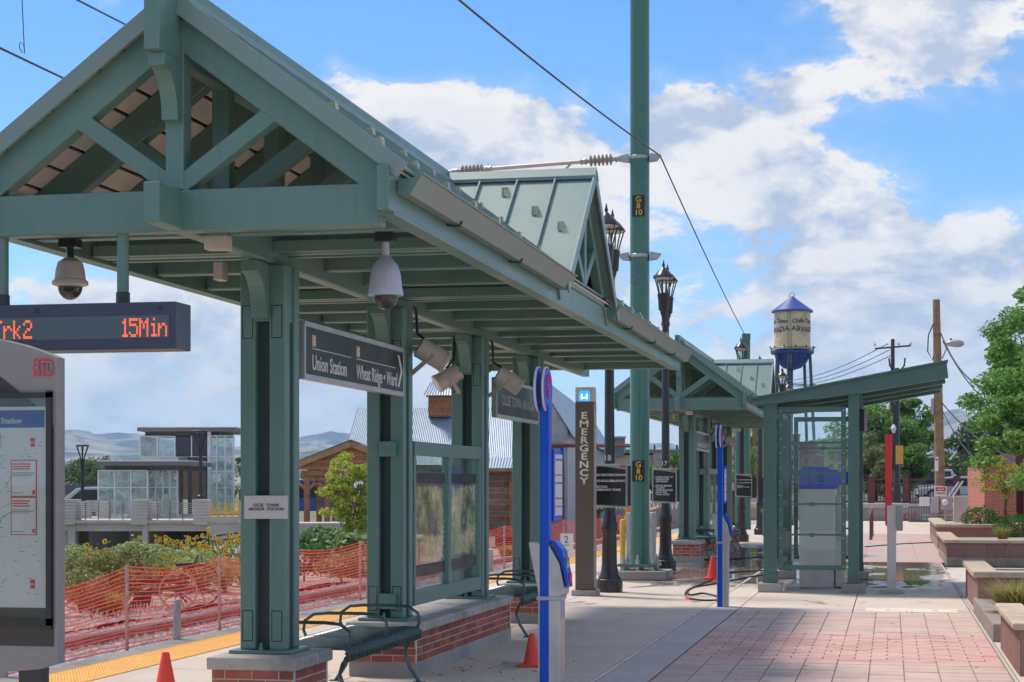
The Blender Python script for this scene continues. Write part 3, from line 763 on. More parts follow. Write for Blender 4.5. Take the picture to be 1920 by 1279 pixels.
text('OLDE TOWN ARVADA', .165, pm('sign lettering dim', (.42, .42, .42), .5, 0, .04), sg, (x + .001, 20.05, 2.63), RX, bold=.008, sx=1.08)
sg, x = sign_panel(12.99 + SH2, 15.80 + SH2, 2.53, 2.945, 'black hanging sign in the second shelter')
text('Union Station   Wheat Ridge • Ward', .165, LET, sg, (x + .001, 13.2 + SH2, 2.60), RX, bold=.012, sx=.8)
# station plaque on the first column
pl = root('station_plaque', (SX, 12.58, 1.5), 'white plaque reading OLDE TOWN ARVADA STATION on the first column', 'plaque')
MB().box(SX - .17, SX + .165, 12.582, 12.592, 1.475, 1.645).build('plate', pm('plaque grey', (.60, .58, .56), .4, 0, .06), pl, .004)
text('OLDE  TOWN\nARVADA  STATION', .031, BLACKM, pl, (SX, 12.580, 1.565), align='CENTER', line=.92, bold=.006)
for i in (-1, 1):
    for j in (1.495, 1.625): MB().lathe([(.004, 0), (.004, .003)], 8, (SX + i * .115, 12.582, j), Matrix.Rotation(pi / 2, 3, 'X')).build('rivet', STEEL, pl)

# --- cameras and floodlights under the roof
DOMEG = glass('camera dome', (.42, .38, .34), 1.6, .12, (.4, .35, .3))
def dome_camera(x, y, zt, sc, col, label, stem):
    r = root('dome_camera', (x, y, zt), label, 'camera')
    MB().cb((x, y, zt - .03), (.13, .11, .06)).build('mount', BLACK, r, .005)
    MB().tube([(x, y, zt - .06), (x, y, zt - .06 - stem)], .026, 12).build('stem', BLACK if sc < .9 else col, r, smooth=True)
    z = zt - .06 - stem
    P = [(.035, 0), (.05, -.02), (.085, -.06), (.105, -.13), (.112, -.2), (.122, -.25), (.122, -.268), (.09, -.272)] if sc >= .9 else [(.04, 0), (.085, -.03), (.10, -.08), (.108, -.15), (.125, -.16), (.125, -.185), (.085, -.20)]
    MB().lathe([(a * .98, z + b * 1.0) for a, b in P], 28, (x, y, 0)).build('housing', col, r, smooth=True)
    zz = z + P[-1][1]
    MB().lathe([(.084 * math.cos(a), zz - .09 * math.sin(a)) for a in [k * pi / 2 / 7 for k in range(8)]], 24, (x, y, 0)).build('dome', DOMEG, r, smooth=True)
    MB().lathe([(.045, zz - .01), (.05, zz - .04), (.03, zz - .06)], 14, (x, y, 0)).build('lens', BLACK, r, smooth=True)
    return r
dome_camera(-5.53, 11.60, 3.415, .8, BEIGE, 'small beige dome camera under the left eave, above the message board', .07)
dome_camera(-3.33, 11.78, 3.415, 1, SILVER, 'large silver dome camera hanging from the near shelter roof', .09)
def floodlight(x, y, z, az, pitch, label, side=1):
    r = root('floodlight', (x, y, z), label, 'floodlight', 'beige drum floodlights on the shelter columns')
    M = Matrix.Rotation(az, 3, 'Z') @ Matrix.Rotation(pitch, 3, 'Y')
    MB().lathe([(.085, -.15), (.098, -.145), (.098, .115), (.104, .117), (.104, .145), (.092, .15)], 28, (x, y, z), M).build('drum', BEIGE, r, smooth=True)
    MB().lathe([(.089, .1505), (.089, .152)], 24, (x, y, z), M).build('lens', WHITE, r)
    a = M @ Vector((0, .107, 0)); b = M @ Vector((0, -.107, 0)); w = Vector((SX + side * .13, y, z - .17))
    for e in (a, b):
        p = Vector((x, y, z)) + e; MB().bar(p, w + e * .6, .008, .04, (0, 0, 1)).build('yoke_arm', BEIGE, r)
    MB().bar(w + a * .62, w + b * .62, .04, .008).build('yoke_base', BEIGE, r)
    MB().tube([(x - .02, y, z + .1), (SX + side * .18, y + .02, z + .2), (SX + side * .17, y + .01, z + .42), (SX + side * .15, y, z + .45)], .014, 8).build('cable', BLACK, r, smooth=True)
    return r
for o, w in ((0, 'near shelter'), (SH2, 'second shelter')):
    floodlight(SX + .33, 16.20 + o, 2.92, .35, 2.1, 'beige drum floodlight on the second column of the %s' % w)
    floodlight(SX + .36, 19.47 + o, 2.87, .3, 2.1, 'beige drum floodlight on the third column of the %s beside the hanging sign' % w if o == 0 else 'beige drum floodlight on the third column of the second shelter')
    if o == 0: floodlight(SX - .24, 19.10, 2.885, pi + .5, 2.1, 'beige drum floodlight on the track side of the third column', -1)

# --- LED message board
LED = pm('led dot', (.9, .12, .06), .5, emit=(1, .16, .06), es=.45)
G57 = {'T': "11111 00100 00100 00100 00100 00100 00100", 'r': "00000 00000 10110 11001 10000 10000 10000", 'k': "10000 10000 10010 10100 11000 10100 10010", '2': "01110 10001 00001 00110 01000 10000 11111",
       '1': "00100 01100 00100 00100 00100 00100 01110", '5': "11111 10000 11110 00001 00001 10001 01110", 'M': "10001 11011 10101 10101 10001 10001 10001", 'i': "00100 00000 01100 00100 00100 00100 01110", 'n': "00000 00000 10110 11001 10001 10001 10001"}
mbd = root('message_board', (-5.3, 10.92, 2.6), 'dark LED message board showing Trk2 and 15Min hanging from the front beam', 'message board')
XL, XR, BY = -6.5, -4.43, 10.80
MB().box(XL, XR, BY, BY + .26, 2.585, 2.885).build('housing', pm('board housing', (.062, .07, .105), .38, .15, .06), mbd, .008)
MB().box(XL + .02, -4.472, BY - .004, BY + .006, 2.655, 2.80).build('screen', pm('board screen', (.075, .095, .115), .12, 0, .1, 3, coat=.5), mbd)
for x in (-5.68, -4.84):
    pp = MB().tube([(x, 10.92, 2.88), (x, 10.92, 3.34)], .038, 16).build('hanger_pipe', GREEN, mbd, smooth=True)
    MB().lathe([(.045, 2.885), (.045, 2.96), (.041, 2.963)], 16, (x, 10.92, 0)).build('pipe_sleeve', BLACK, pp, smooth=True)
    MB().lathe([(.018, 0), (.018, .004)], 14, (x + .3, BY, 2.842), Matrix.Rotation(pi / 2, 3, 'X')).build('lock', BLACK, mbd)
def leds(s, xs, z0, cw=.0062, ch=.0085):
    mb = MB(); x = xs
    for ch_ in s:
        rows = G57[ch_].split(); w = 5 if ch_ not in '1i' else 4
        for j, rw in enumerate(rows):
            for i, b in enumerate(rw):
                if b == '1':
                    for u in (0, 1):
                        for v in (0, 1):
                            X = x + (2 * i + u) * cw; Z = z0 + (13 - (2 * j + v)) * ch
                            mb.box(X, X + cw * .72, BY - .006, BY - .003, Z, Z + ch * .74)
        x += (2 * w + 1.2) * cw
    mb.build('lettering', LED, mbd)
leds('15Min', -4.80, 2.665); leds('Trk2', -5.68, 2.665)

# --- map kiosk at the edge of the picture
KG = pm('kiosk grey', (.29, .27, .265), .5, .1, .08, 3); KB = pm('kiosk bronze', (.05, .042, .042), .45, 0, .1)
kx, ky = -4.655, 9.60
kk = root('map_kiosk', (-5.3, ky, 0), 'grey station map kiosk with arched top and red notices at the left edge', 'kiosk')
top = []
for i in range(13):
    u = i / 12; x = -6.0 + (kx + 6.0) * u; top.append((x, 2.525 + .06 * math.sin(pi * u) + (.0 if u < .6 else -.075 * ((u - .6) / .4) ** 2)))
bot = [(kx, .70), (kx - .12, .665), (-5.3, .62), (-5.9, .66), (-6.0, .70)]
MB().prism(top + bot, 'y', ky, ky + .10).build('cabinet', KG, kk, .006)
in_top = [(x + .06 if x < -5.9 else (x - .022 if x > kx - .02 else x), z - .17 - .22 * max(0, (i_ - 8) / 4.0)) for i_, (x, z) in enumerate(top)]
MB().prism([(x, z) for x, z in in_top] + [(kx - .022, .80), (-5.94, .80)], 'y', ky - .006, ky + .004).build('door_frame', KB, kk)
MB().box(-5.9, kx - .066, ky - .012, ky - .007, 1.02, 2.17).build('poster', pm('poster paper', (.85, .85, .86), .5, 0, .05), kk)
MB().box(-5.9, kx - .073, ky - .0135, ky - .012, 2.05, 2.15).build('poster_header', pm('poster blue', (.03, .12, .42), .4), kk)
text('Arvada Station', .046, WHITE, kk, (-4.868, ky - .0142, 2.075), bold=.015, align='RIGHT')
RED = pm('notice red', (.80, .03, .06), .5); INK = pm('print ink', (.12, .12, .13), .6); PAPER = pm('notice paper', (.88, .88, .88), .5)
def textlines(par, x0, x1, z, n, dz, mat, h=.006):
    mb = MB()
    for k in range(n): mb.box(x0, x0 + (x1 - x0) * RN.uniform(.7, 1), ky - .0185, ky - .0182, z - dz * k - h, z - dz * k)
    mb.build('print', mat, par)
for z0, z1 in ((1.655, 1.865), (1.435, 1.653)):
    n_ = MB().box(-4.935, -4.775, ky - .0165, ky - .0145, z0, z1).build('notice', RED, kk)
    MB().box(-4.929, -4.781, ky - .0178, ky - .0165, z0 + .005, z1 - .005).build('notice_paper', PAPER, n_)
    textlines(n_, -4.925, -4.79, z1 - .02, 3, .014, RED, .007); textlines(n_, -4.925, -4.79, z1 - .072, 3, .009, INK, .003)
    textlines(n_, -4.925, -4.84, z0 + .022, 1, .01, INK, .003)
    MB().box(-4.80, -4.785, ky - .0186, ky - .018, z0 + .012, z0 + .036).build('red_mark', RED, n_)
for z in (1.94, 1.13):
    MB().box(-4.815, -4.787, ky - .0135, ky - .0125, z, z + .05).build('red_mark', RED, kk)
    text('RTD', .016, PAPER, kk, (-4.812, ky - .0142, z + .018), bold=.02)
mb = MB()
for k in range(40):
    x = RN.uniform(-5.4, -4.95); z = RN.uniform(1.15, 1.95); mb.bar((x, ky - .0132, z), (x + RN.uniform(-.08, .08), ky - .0132, z + RN.uniform(.01, .1)), .001, .002)
mb.build('map_lines', INK, kk)
mb = MB()
for k in range(140):
    x = RN.uniform(-5.4, -4.96) if k % 3 else RN.uniform(-4.93, -4.76); z = RN.uniform(1.06, 2.0)
    if x > -4.94 and 1.42 < z < 1.88: continue
    mb.box(x, x + RN.uniform(.008, .03), ky - .0134, ky - .0131, z, z + .0035)
mb.build('map_print', pm('map print', (.33, .36, .42), .6), kk)
mb = MB(); p0 = Vector((-5.35, ky - .0133, 1.2))
for k in range(14):
    p1 = p0 + Vector((RN.uniform(.0, .06), 0, RN.uniform(-.01, .08))); mb.bar(p0, p1, .001, .004); p0 = p1
mb.build('map_route', pm('map route', (.05, .35, .40), .5), kk)
gl = MB().box(-5.93, kx - .04, ky - .026, ky - .022, .96, 2.22).build('glass_door', glass('kiosk glass', (.95, .97, .96), 1.0, .02), kk)
MB().box(kx - .058, kx - .028, ky - .03, ky - .0, .9, 2.26).build('door_stile', BLACK, kk)
MB().box(-5.94, kx - .028, ky - .03, ky - .0, 2.22, 2.25).build('door_rail', BLACK, kk); MB().box(-5.94, kx - .028, ky - .03, ky, .92, .96).build('door_rail', BLACK, kk)
text('RTD', .14, RED, kk, (-4.80, ky - .010, 2.345), bold=.012, sx=.50, spacing=.84)
text('RTD', .108, KG, kk, (-4.788, ky - .0118, 2.356), bold=-.006, sx=.50, spacing=1.08)
for x in (-4.84, -5.75): MB().box(x - .07, x + .07, ky + .03, ky + .13, 0, .70).build('leg', KB, kk)

# --- traffic cones
CONEB = [(.125, .004), (.125, .022), (.083, .03), (.028, .30), (.02, .312)]
def cone(x, y, h, label):
    k = h / .312; r = root('traffic_cone', (x, y, 0), label, 'traffic cone', 'orange traffic cones')
    MB().lathe([(a * k, b * k) for a, b in ((.082, .022), (.078, .05), (.03, .295), (.026, .31), (.018, .312))], 24, (x, y, 0)).build('body', ORANGE, r, smooth=True)
    MB().prism([(x - .12 * k, y - .105 * k), (x - .105 * k, y - .12 * k), (x + .105 * k, y - .12 * k), (x + .12 * k, y - .105 * k), (x + .12 * k, y + .105 * k), (x + .105 * k, y + .12 * k), (x - .105 * k, y + .12 * k), (x - .12 * k, y + .105 * k)], 'z', .003, .024 * k).build('base', ORANGE, r, .004)
cone(-3.335, 16.9, .315, 'orange traffic cone on the concrete beside the blue validator post')
cone(-5.88, 14.12, .34, 'orange traffic cone at the bottom edge of the picture near the yellow strip')
cone(-3.19, 33.3, .42, 'small distant orange cone on the wet concrete by the second blue post')
# ---------------------------------------------------------------- blue validator posts
def blue_post(x, y, label, sides):
    r = root('validator_post', (x, y, 0), label, 'validator', 'blue card validator posts')
    MB().box(x - .035, x + .035, y - .06, y + .06, 0, 2.30).build('mast', BLUE, r, .008)
    # two round discs back to back
    for e in (-.058, .000):
        M = Matrix.Rotation(pi / 2, 3, 'Y')
        d = MB().lathe([(.155, 0), (.16, .006), (.16, .018), (.155, .024)], 40, (x + e - .0, y - .02, 2.41), M).build('disc', BLUE, r, smooth=True)
        MB().lathe([(.163, .004), (.163, .020)], 40, (x + e, y - .02, 2.41), M).build('disc_rim', pm('rim white', (.6, .63, .72), .4), d, smooth=True)
    M = Matrix.Rotation(pi / 2, 3, 'Y')
    logo = pm('logo red', (.55, .03, .16), .5)
    mb = MB()
    for k in range(9):
        a = 2 * pi * k / 9 * .62 + .5; mb.tube([(x + .027, y - .02 + .035 * math.cos(a), 2.44 + .03 * math.sin(a)), (x + .027, y - .02 + .10 * math.cos(a + .5), 2.43 + .09 * math.sin(a + .5))], .008, 4)
    mb.build('emblem', logo, r)
    # timetable case
    c = MB().box(x - .03, x + .05, y + .062, y + .40, 1.46, 1.985).build('case', BLUE, r, .008)
    MB().box(x - .02, x + .054, y + .09, y + .375, 1.50, 1.945).build('timetable', pm('timetable paper', (.66, .65, .66), .4, 0, .2, 40, col2=(.4, .42, .5)), c)
    for z, h, m in ((1.90, .012, BLUE), (1.79, .010, RED), (1.73, .012, BLUE), (1.62, .01, INK), (1.56, .01, RED)): MB().box(x + .0545, x + .0555, y + .10, y + .365, z, z + h).build('print', m, c)
    for z in (1.52, 1.95): MB().lathe([(.012, 0), (.012, .05)], 10, (x + .05, y + .39, z)).build('hinge', BLUE, c)
    # stainless body with slanted reader head
    yb = y - .0
    MB().prism([(x - .045, 0), (x + .115, 0), (x + .115, .92), (x + .145, .94), (x + .145, .985), (x + .11, 1.16), (x + .03, 1.30), (x - .115, 1.315), (x - .11, 1.27), (x - .045, .95)], 'y', y - .055, y + .16).build('body', ALU, r, .008)
    h = MB().prism([(x + .160, .985), (x + .118, 1.165), (x + .045, 1.32), (x + .07, 1.325), (x + .125, 1.26), (x + .165, 1.08), (x + .172, .99)], 'y', y - .045, y + .15).build('reader', BLUE, r, .006)
    MB().box(x + .10, x + .155, y + .0, y + .11, 1.12, 1.20).build('display', pm('reader lcd', (.14, .22, .25), .15), h)
    MB().lathe([(.045, 0), (.045, .02)], 20, (x + .158, y + .05, 1.05), Matrix.Rotation(pi / 2, 3, 'Y')).build('target', logo, h)
    MB().box(x - .055, x + .125, y - .065, y + .17, .895, .925).build('clamp_band', STEEL, r, .004)
    MB().box(x + .1155, x + .1165, y - .02, y + .12, .76, .90).build('instruction_label', pm('violet label', (.33, .32, .55), .5), r)
    for z in (.08, .3): MB().lathe([(.007, 0), (.007, .006)], 8, (x + .115, y + .1, z), Matrix.Rotation(pi / 2, 3, 'Y')).build('screw', STEEL, r)
    return r
b1 = blue_post(-2.43, 12.82, 'tall blue validator post in the foreground, cut by the bottom edge', 1)
b2 = copy_tree(b1); b2.location = (-2.36, 25.72, 0); b2['label'] = 'farther blue validator post standing by the coiled hose'

# --- emergency telephone tower
ex, ey = -4.66, 27.95
r = root('emergency_tower', (ex, ey, 0), 'brown emergency telephone tower lettered EMERGENCY with a blue lamp', 'emergency phone')
MB().box(ex - .20, ex + .20, ey - .18, ey + .18, 0, .09).build('footing', CONC2, r, .01)
MB().box(ex - .145, ex + .145, ey - .13, ey + .13, .09, 3.02).build('body', BROWN, r, .008)
MB().box(ex + .1455, ex + .149, ey - .125, ey + .125, .12, 3.0).build('side_panel', pm('tower side', (.36, .32, .29), .5, 0, .1), r)
MB().box(ex - .145, ex + .145, ey - .13, ey + .13, 3.02, 3.25).build('cap', pm('tower cap', (.55, .53, .47), .45), r, .01)
lens = MB().prism([(ex - .085, 3.03), (ex + .085, 3.03), (ex + .085, 3.15), (ex + .07, 3.19), (ex - .07, 3.19), (ex - .085, 3.15)], 'y', ey - .137, ey - .12).build('lamp_lens', pm('blue lamp', (.01, .09, .7), .15, emit=(.02, .22, 1.0), es=.9), r, .006)
for (a, b, c, d) in ((-.05, -.03, 3.06, 3.14), (.03, .05, 3.06, 3.14), (-.03, .03, 3.07, 3.09)): MB().box(ex + a, ex + b, ey - .140, ey - .136, c, d).build('lamp_tube', pm('blue lamp tube', (.3, .7, 1), .3, emit=(.35, .75, 1.0), es=1.6), lens)
z = 2.755
for ch in 'EMERGENCY':
    text(ch, .148, pm('tower lettering', (.74, .72, .68), .5), r, (ex - .005, ey - .132, z), bold=.03, align='CENTER', sx=1.35); z -= .127
z = 2.755
for ch in 'EMERGENCY':
    text(ch, .148, pm('tower lettering', (.74, .72, .68), .5), r, (ex + .151, ey, z), RX, bold=.02, align='CENTER'); z -= .127

# ---------------------------------------------------------------- lamp posts
LENSG = pm('lamp glass', (.70, .64, .52), .25, 0, .1)
def lamp_post(x, y, label):
    r = root('lamp_post', (x, y, 0), label, 'lamp post', 'black double-lantern lamp posts')
    MB().lathe([(.215, .004), (.215, .20), (.205, .21)], 20, (x, y, 0)).build('plinth', BLACK, r, .004)
    MB().lathe([(.185, .21), (.18, .24), (.15, .29), (.135, .36), (.125, .46), (.115, .95), (.128, .98), (.135, 1.02), (.135, 1.1), (.115, 1.14), (.105, 1.25), (.09, 1.3)], 20, (x, y, 0)).build('base', BLACK, r, smooth=True)
    sh = MB().lathe([(.092, .86), (.088, 1.15), (.084, 2.0), (.07, 4.95)], 16, (x, y, 0)).build('shaft', BLACK, r)
    MB().lathe([(.09, 4.93), (.09, 5.0), (.06, 5.04), (.055, 5.2)], 16, (x, y, 0)).build('collar', BLACK, r, smooth=True)
    for s in (-1, 1):
        ly = y + s * .33
        MB().tube([(x, y, 5.0), (x, y + s * .16, 4.94), (x, y + s * .28, 5.0), (x, ly, 5.12)], [.045, .04, .04, .045], 10).build('arm', BLACK, r, smooth=True)
        l = MB().lathe([(.03, 5.08), (.06, 5.14), (.07, 5.20), (.10, 5.22), (.115, 5.46), (.125, 5.50), (.125, 5.54), (.10, 5.56)], 14, (x, ly, 0)).build('lantern', BLACK, r, smooth=True)
        for k in range(4):
            a = k * pi / 2 + pi / 4
            MB().tube([(x + .115 * math.cos(a), ly + .115 * math.sin(a), 5.52), (x + .16 * math.cos(a), ly + .16 * math.sin(a), 5.68), (x + .235 * math.cos(a), ly + .235 * math.sin(a), 5.88), (x + .25 * math.cos(a), ly + .25 * math.sin(a), 5.89)], .012, 6).build('rib', BLACK, l)
        for k in range(3):
            a = k * 2.094; MB().tube([(x + .04 * math.cos(a), ly + .04 * math.sin(a), 5.55), (x + .05 * math.cos(a), ly + .05 * math.sin(a), 5.85)], .012, 6).build('inner_rod', BLACK, l)
        MB().lathe([(.19, 5.855), (.175, 5.835), (.05, 5.83)], 20, (x, ly, 0)).build('diffuser', LENSG, l, smooth=True)
        MB().lathe([(.215, 5.855), (.21, 5.875), (.17, 5.93), (.16, 5.94), (.12, 5.99), (.11, 6.0), (.06, 6.04), (.045, 6.06), (.02, 6.08), (.032, 6.11), (.02, 6.15), (.004, 6.22)], 20, (x, ly, 0)).build('hood', pm('lamp hood', (.05, .05, .06), .3, .3, .2, 8), l, smooth=True)
    return r
lp = lamp_post(-4.44, 28.95, 'lamp post numbered 18 with a black SKATEBOARDING rules sign')
LPS = [(-4.44, 36.4, 'lamp post numbered 17 carrying the CROSS ONLY AT sign'), (-4.44, 55.5, 'lamp post beyond the second shelter, its lanterns above the shelter roof'), (-4.44, 63.5, 'lamp post with a black sign seen left of the glass canopy columns'), (-4.05, 70, 'distant lamp post whose lanterns show left below the water tower'), (-4.3, 79, 'farthest lamp post, its lanterns right under the water tower')]
lps_ = []
for x, y, lb in LPS:
    c = copy_tree(lp); c.location = (x, y, 0); c['label'] = lb; lps_.append(c)
lp17 = lps_[0]
NUM = pm('number white', (.75, .75, .75), .5)
for y, n, own in ((28.95, '18', lp), (36.4, '17', lp17)):
    WPOS[own] = Vector((-4.44, y, 0))
    text(n, .125, NUM, own, (-4.46, y - .09, 2.12), (pi / 2, 0, TH * .6), bold=.01, align='CENTER', name='post_number')
# rule signs clamped to the lamp posts
SIGNF = pm('rule sign frame', (.33, .40, .37), .5)
def rule_sign(x, y, z0, z1, w, lines, label, size=.05, dx=0):
    r = root('rule_sign', (x, y, z0), label, 'sign', 'rule signs on the lamp posts')
    MB().box(x - w / 2, x + w / 2, y - .02, y, z0, z1).build('frame', SIGNF, r, .012)
    pts = [(x - w / 2 + .025, z0 + .05), (x + w / 2 - .03, z0 + .025), (x + w / 2 - .03, z1 - .09)] + [(x + w / 2 - .03 - (w - .055) * k / 6, z1 - .09 + .055 * math.sin(pi / 2 * k / 6)) for k in range(1, 7)]
    MB().prism(pts, 'y', y - .024, y - .019).build('face', BLACKM, r)
    MB().box(x + w / 2 - .12, x + w / 2 - .03, y - .0235, y - .0195, z1 - .05, z1 - .025).build('red_logo', RED, r)
    text(lines, size, WHITE, r, (x - w / 2 + .045 + dx, y - .026, z1 - .19), bold=.02, line=.95)
    MB().box(x - .02 + w / 2, x + .05 + w / 2, y + .0, y + .03, z0 + .03, z1 - .03).build('back_sign', BLACK, r)
    return r
rule_sign(-4.40, 28.78, 1.36, 2.06, .56, 'NO SKATEBOARDING\n\nNO ROLLERBLADING\n\nBICYCLE\nDISMOUNT ZONE', 'black sign about SKATEBOARDING and ROLLERBLADING behind the brown tower', .05)
rule_sign(-4.44, 36.25, 1.36, 2.06, .50, '• CROSS ONLY AT\n  DESIGNATED\n  CROSSINGS\n\n• STAND BEHIND\n  YELLOW\n  WARNING STRIP\n  UNTIL THE\n  TRAIN STOPS', 'black sign reading CROSS ONLY AT DESIGNATED CROSSINGS right of the green pole', .046)
rule_sign(-4.36, 55.3, 1.36, 2.06, .50, 'NO SKATEBOARDING\n\nNO ROLLERBLADING\n\nBICYCLE\nDISMOUNT ZONE', 'black rules sign partly behind the glass canopy column', .046)
bs = root('back_of_sign', (-4.44, 63.3, 1.3), 'blank black back of a sign on a distant lamp post', 'sign')
MB().box(-5.0, -4.55, 63.28, 63.3, 1.28, 2.0).build('plate', BLACK, bs, .01); MB().box(-4.36, -4.0, 63.28, 63.3, 1.28, 2.0).build('plate', BLACK, bs, .01)

# ---------------------------------------------------------------- catenary pole, its arm, wires
gx, gy = -4.50, 33.0
r = root('catenary_pole', (gx, gy, 0), 'tall thick green catenary pole with G 8 10 plates', 'pole', 'green catenary poles')
MB().box(gx - .55, gx + .55, gy - .5, gy + .5, 0, .17).build('footing', CONC2, r, .02)
bp = MB().box(gx - .36, gx + .36, gy - .36, gy + .36, .24, .29).build('base_plate', POLEG, r, .008)
for i in (-1, 0, 1):
    for j in (-1, 1):
        MB().lathe([(.045, .17), (.045, .24), (.042, .29), (.042, .37), (.02, .37), (.02, .45)], 6, (gx + i * .27, gy + j * .28, 0)).build('anchor_bolt', STEEL, bp)
MB().lathe([(.20, .28), (.185, .34), (.178, .5), (.178, 12)], 32, (gx, gy, 0)).build('shaft', POLEG, r, smooth=True)
Mx = pm('plate yellow', (.85, .52, .05), .5)
for z in (1.72 + (910 - 903) / 3400 * 32, 6.62):
    p = MB().box(gx - .115, gx + .115, gy - .186, gy - .172, z - .0, z + .385).build('number_plate', BLACKM, r)
    for k, ch in enumerate(('G', '8', '10')): text(ch, .145, Mx, p, (gx, gy - .189, z + .265 - k * .12), bold=.008, align='CENTER')
for z in (7.72, 5.92):
    b = MB().lathe([(.182, z - .03), (.186, z - .025), (.186, z + .025), (.182, z + .03)], 28, (gx, gy, 0)).build('band', STEEL, r, smooth=True)
    for s in (-1, 1):
        MB().box(gx + s * .18 - .02 * (s < 0), gx + s * .34 + .0, gy - .07, gy + .02, z - .05, z + .05).build('bracket', STEEL, b, .006) if False else MB().prism([(gx + s * .18, z - .09), (gx + s * .32, z - .07), (gx + s * .40, z + .03), (gx + s * .2, z + .07)], 'y', gy - .09, gy + .03).build('bracket', STEEL, b, .004)
g2 = root('catenary_pole', (-5.5, 71, 0), 'distant green catenary pole just behind a lantern', 'pole', 'green catenary poles')
MB().lathe([(.18, 0), (.16, 1), (.15, 7.55)], 20, (-5.5, 71, 0)).build('shaft', POLEG, g2, smooth=True)
MB().box(-5.5 - .16, -5.5 + .16, 70.84, 71.16, 7.4, 7.62).build('cap', POLEG, g2)
g3 = root('catenary_pole', (-4.87, 60, 0), 'green pole seen under the far end of the second shelter', 'pole', 'green catenary poles')
MB().lathe([(.17, 0), (.15, 4.0)], 20, (-4.87, 60, 0)).build('shaft', POLEG, g3, smooth=True)
# cantilever arm with insulators
INS = pm('insulator', (.40, .34, .30), .35, 0, .1, 5)
a0 = Vector((gx - .3, gy - .05, 7.71)); a1 = Vector((-8.9, 33.35, 7.62))
arm = root('cantilever_arm', a0, 'pale cantilever pipe with ribbed insulators reaching left from the green pole', 'catenary arm')
MB().tube([a0, a0 + (a1 - a0) * .02], .05, 8).build('end_fitting', STEEL, arm)
MB().tube([a0 + (a1 - a0) * .04, a1], .038, 12).build('pipe', pm('arm pipe', (.62, .52, .47), .45, .3), arm, smooth=True)
def insulator(c, d, parent):
    M = d.to_track_quat('Z', 'Y').to_matrix(); pr = []
    for k in range(6): z = -.21 + .075 * k; pr += [(.045, z), (.105, z + .018), (.105, z + .028), (.045, z + .04)]
    MB().lathe([(.04, -.24)] + pr + [(.04, .28)], 18, c, M).build('insulator', INS, parent, smooth=True)
    for e in (-.33, .33):
        MB().lathe([(.05, e - .06), (.062, e - .05), (.062, e - .03), (.05, e - .02), (.05, e + .02), (.062, e + .03), (.062, e + .05), (.05, e + .06)], 12, c, M).build('clamp', STEEL, parent)
dv = (a1 - a0).normalized()
insulator(a0 + dv * .42, dv, arm); insulator(a0 + dv * 2.92, dv, arm)
MB().tube([a0 + dv * 1.0 + Vector((0, 0, -.03)), a0 + dv * 1.1 + Vector((0, 0, -.12)), a0 + dv * 2.2 + Vector((0, -.3, -.75))], .022, 8).build('brace', ALU, arm)
WIRE = pm('wire copper', (.10, .06, .05), .5, .3); WIREK = pm('wire black', (.02, .02, .02), .5)
def wire(pts, rad, mat, label, nm='overhead_wire', sag=0.0, n=14):
    P = []
    for a, b in zip(pts, pts[1:]):
        a, b = Vector(a), Vector(b)
        for k in range(n): u = k / n; P.append(a.lerp(b, u) - Vector((0, 0, sag * 4 * u * (1 - u))))
    P.append(Vector(pts[-1])); o = MB().tube(P, rad, 5).build(nm, mat, None, smooth=True)
    return tag(o, label, 'wire', 'overhead wires')
jn = Vector((gx + .38, gy - .05, 7.74))
wire([at(856, -4, 19.5), jn], .014, WIRE, 'reddish overhead wire running from the top edge down to the green pole', sag=.05)
wire([jn, (-5.4, 70.9, 7.3)], .014, WIRE, 'overhead wire slanting down from the green pole to the distant pole', sag=.12)
wire([at(-30, 76, 21), at(136, 155, 26)], .016, WIREK, 'black contact wire crossing the upper left corner')
wire([at(135, -5, 23), at(262, 60, 28)], .014, WIREK, 'black wire meeting the shelter roof near its peak')
wire([at(41, -8, 22), at(46, 100, 22)], .006, WIREK, 'thin dropper hanging from the top edge to the contact wire', 'dropper_wire')
lo = MB(); c0 = at(46, 98, 22); lo.tube([c0 + Vector((-.03, 0, .0)), c0 + Vector((-.07, 0, .06)), c0 + Vector((-.055, 0, .13)), c0 + Vector((-.01, 0, .09)), c0], .006, 5)
tag(lo.build('wire_clip', WIREK), 'small loop clip joining dropper and contact wire', 'clip')

# --- cabinet, yellow bollard beside the pole
cbx = root('equipment_cabinet', (-4.45, 35.6, 0), 'grey equipment cabinet half hidden by the green pole', 'cabinet')
MB().box(-5.1, -4.58, 35.4, 36.0, .12, 1.18).build('body', pm('cabinet grey', (.52, .51, .48), .5, 0, .15, 3), cbx, .012)
MB().box(-5.15, -4.53, 35.35, 36.05, 0, .12).build('plinth', CONC2, cbx, .01)
MB().box(-4.9, -4.66, 35.385, 35.402, .5, .95).build('door', STEEL, cbx, .004); MB().box(-4.75, -4.68, 35.38, 35.4, .62, .75).build('latch', BLACK, cbx)
yb = root('yellow_bollard', (-5.02, 34.4, 0), 'yellow bollard hidden behind the left side of the green pole', 'bollard')
MB().lathe([(.055, 0), (.055, 1.02), (.04, 1.06), (.01, 1.075)], 16, (-5.02, 34.4, 0)).build('post', pm('bollard yellow', (.75, .46, .04), .5, 0, .2, 4), yb, smooth=True)
ts = root('track_marker', (-7.3, 35, 0), 'small white card marked 2 on a stake by the netting', 'sign')
p = at(1063, 1014, 36); MB().box(p.x - .13, p.x + .13, p.y - .01, p.y, p.z - .18, p.z + .14).build('card', WHITE, ts, .004)
text('2', .2, INK, ts, (p.x - .06, p.y - .012, p.z - .04)); text('CARS', .05, INK, ts, (p.x - .07, p.y - .012, p.z - .11)); MB().box(p.x - .015, p.x + .015, p.y, p.y + .02, 0, p.z).build('stake', STEEL, ts)

